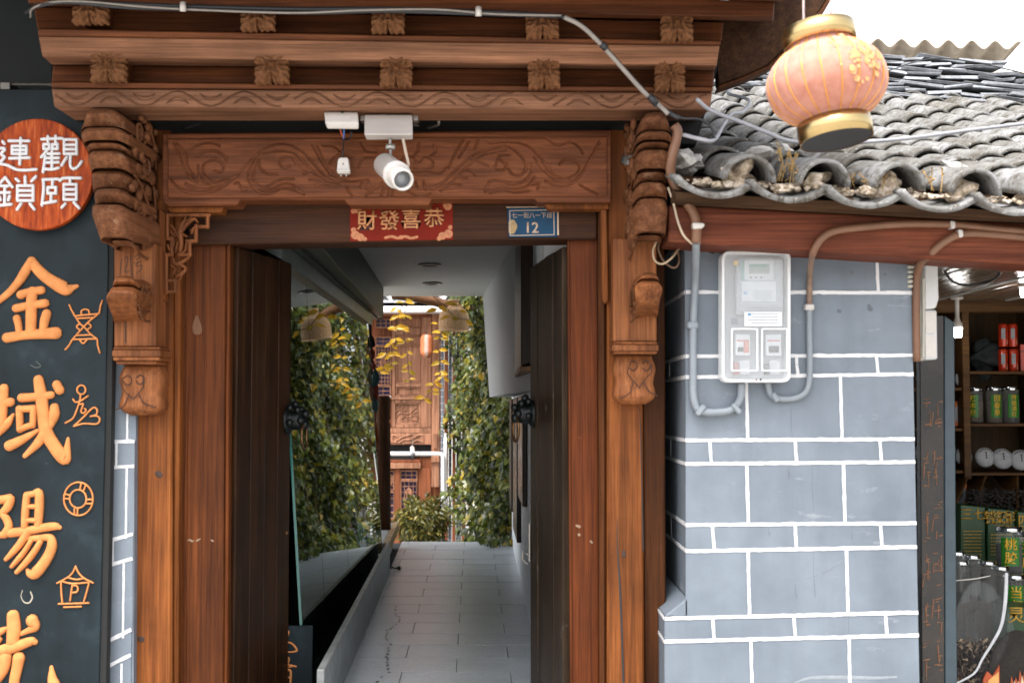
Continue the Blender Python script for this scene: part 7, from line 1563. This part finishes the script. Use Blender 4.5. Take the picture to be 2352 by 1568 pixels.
obj('packet', lump(at(2342, 1560, 5.97), .13, .045, .20, 31, 4, .12), HERBD, P2, smooth=True)
FLM = plain('flame_print', srgb(190, 84, 40), .6); CRM = plain('packet_cream', srgb(232, 206, 170), .5)
def flame(x0_, y0_, x1_, y1_, Y, d_, mat):
    P = [(x0_, y1_)]; n_ = 7
    for i in range(n_): P += [(x0_ + (x1_ - x0_) * (i + .2) / n_ , y0_ + (y1_ - y0_) * (1 - (i / n_)) * .4 - d_ * (i % 2 + .6)), (x0_ + (x1_ - x0_) * (i + .8) / n_, y0_ + (y1_ - y0_) * (1 - (i / n_)) * .4 + d_)]
    return P + [(x1_, y1_)]
obj('flame_border', prism(flame(2312, 1528, 2380, 1640, 5.9, 9, None), 5.905, .002), FLM, P2); obj('cream_panel', prism(flame(2320, 1540, 2380, 1640, 5.9, 8, None), 5.901, .002), CRM, P2)
text('lettering', 'Hi', 2338, 1556, 5.899, 26, INK, P2, ext=.0005) if False else None
P3 = thing('orange_packet', 'small orange packet inside the clear bag at the bottom edge', 'packet', at(2290, 1620, 5.95)); obj('packet', prism([(2258, 1560), (2268, 1540), (2280, 1552), (2296, 1526), (2298, 1640), (2264, 1640)], 5.925, .01), FLM, P3, bevel=.002); obj('panel', prism([(2270, 1562), (2294, 1542), (2295, 1640), (2272, 1640)], 5.921, .003), plain('packet_orange', srgb(236, 176, 100), .5), P3)
# carved couplet board leaning at the shop edge
CB2 = thing('carved_board', 'tall dark carved couplet board with worn brown lettering at the shop edge', 'board', at(2145, 1640, 5.75))
m_, t_, b_ = nodes('couplet_black'); co_ = mapped(t_); f1 = noise(t_, co_, 5, 5, .6); c_ = ramp(t_, f1, [(.4, srgb(24, 24, 24)), (.62, srgb(44, 38, 34)), (.75, srgb(76, 50, 34))]); t_.links.new(c_, b_.inputs['Base Color']); b_.inputs['Roughness'].default_value = .22
YC = 5.75
obj('board', prism([(2112, 724), (2168, 724), (2170, 1640), (2118, 1640)], YC, .05), m_, CB2, bevel=.003)
obj('grey_edge', prism([(2169, 724), (2192, 740), (2199, 1640), (2171, 1640)], YC + .004, .09), plain('edge_grey', srgb(70, 88, 98), .4, var=.15, scale=12), CB2, bevel=.003)
BRL = plain('worn_letter_brown', srgb(150, 100, 66), .5, var=.35, scale=60)
rr_ = random.Random(2)
for gi, (ya, yb) in enumerate(((910, 985), (1030, 1120), (1150, 1250), (1270, 1350), (1370, 1460), (1470, 1560))):
    for (xa, xb) in ((2120, 2136), (2142, 2164)):
        S_ = []
        for q in range(rr_.randint(4, 7)): y_ = rr_.uniform(ya, yb); x_ = rr_.uniform(xa, xb - 6); S_.append([(x_, y_, rr_.uniform(.7, 1.5)), (min(xb, x_ + rr_.uniform(4, 16)), y_ - rr_.uniform(0, 3), rr_.uniform(.7, 1.6))])
        for q in range(rr_.randint(2, 4)): x_ = rr_.uniform(xa + 1, xb - 1); y_ = rr_.uniform(ya, yb - 30); S_.append([(x_, y_, rr_.uniform(.7, 1.5)), (x_ + rr_.uniform(-5, 3), y_ + rr_.uniform(12, 45), rr_.uniform(.6, 1.6))])
        obj('carved_character', strokes(S_, lambda q_: q_, YC - .0005, .003), BRL, CB2)['kind'] = 'stuff'
# lit bulbs under the shop ceiling
BULB = bpy.data.materials.new('lit_bulb'); BULB.use_nodes = True; bt = BULB.node_tree; bt.nodes['Principled BSDF'].inputs['Emission Color'].default_value = (1, .98, .95, 1); bt.nodes['Principled BSDF'].inputs['Emission Strength'].default_value = 14
for q, (x_, y_, Y) in enumerate(((2199, 755, 7.0), (2354, 662, 6.3))):
    b0 = thing('light_bulb', ['lit white bulb in a ceiling socket nearer the carved board', 'lit white bulb cut by the right frame edge'][q], 'light bulb', at(x_, y_ + 20, Y)); c = at(x_, y_, Y); u_ = Y / FD
    obj('bulb', xf(lathe([(.001, -21 * u_), (8 * u_, -20 * u_), (10.5 * u_, -14 * u_), (11 * u_, 4 * u_)], 20), TR(*c)), BULB, b0, smooth=True)
    obj('neck', xf(lathe([(11.3 * u_, 3 * u_), (11.5 * u_, 12 * u_), (8 * u_, 18 * u_), (5 * u_, 26 * u_), (5 * u_, SHZ - c.z - .02), (14 * u_, SHZ - c.z - .015), (14 * u_, SHZ - c.z - .002)], 20), TR(*c)), WHITE_PL, b0, smooth=True)
o = obj('ceiling_cable', ptube([(2160, 600, 5.6), (2172, 625, 5.7), (2188, 646, 5.8), (2220, 655, 5.9), (2260, 650, 5.9), (2290, 635, 5.8), (2304, 612, 5.7)], .006), CABLE_B, smooth=True); tag(o, 'black cable drooping under the shop ceiling', 'cable')
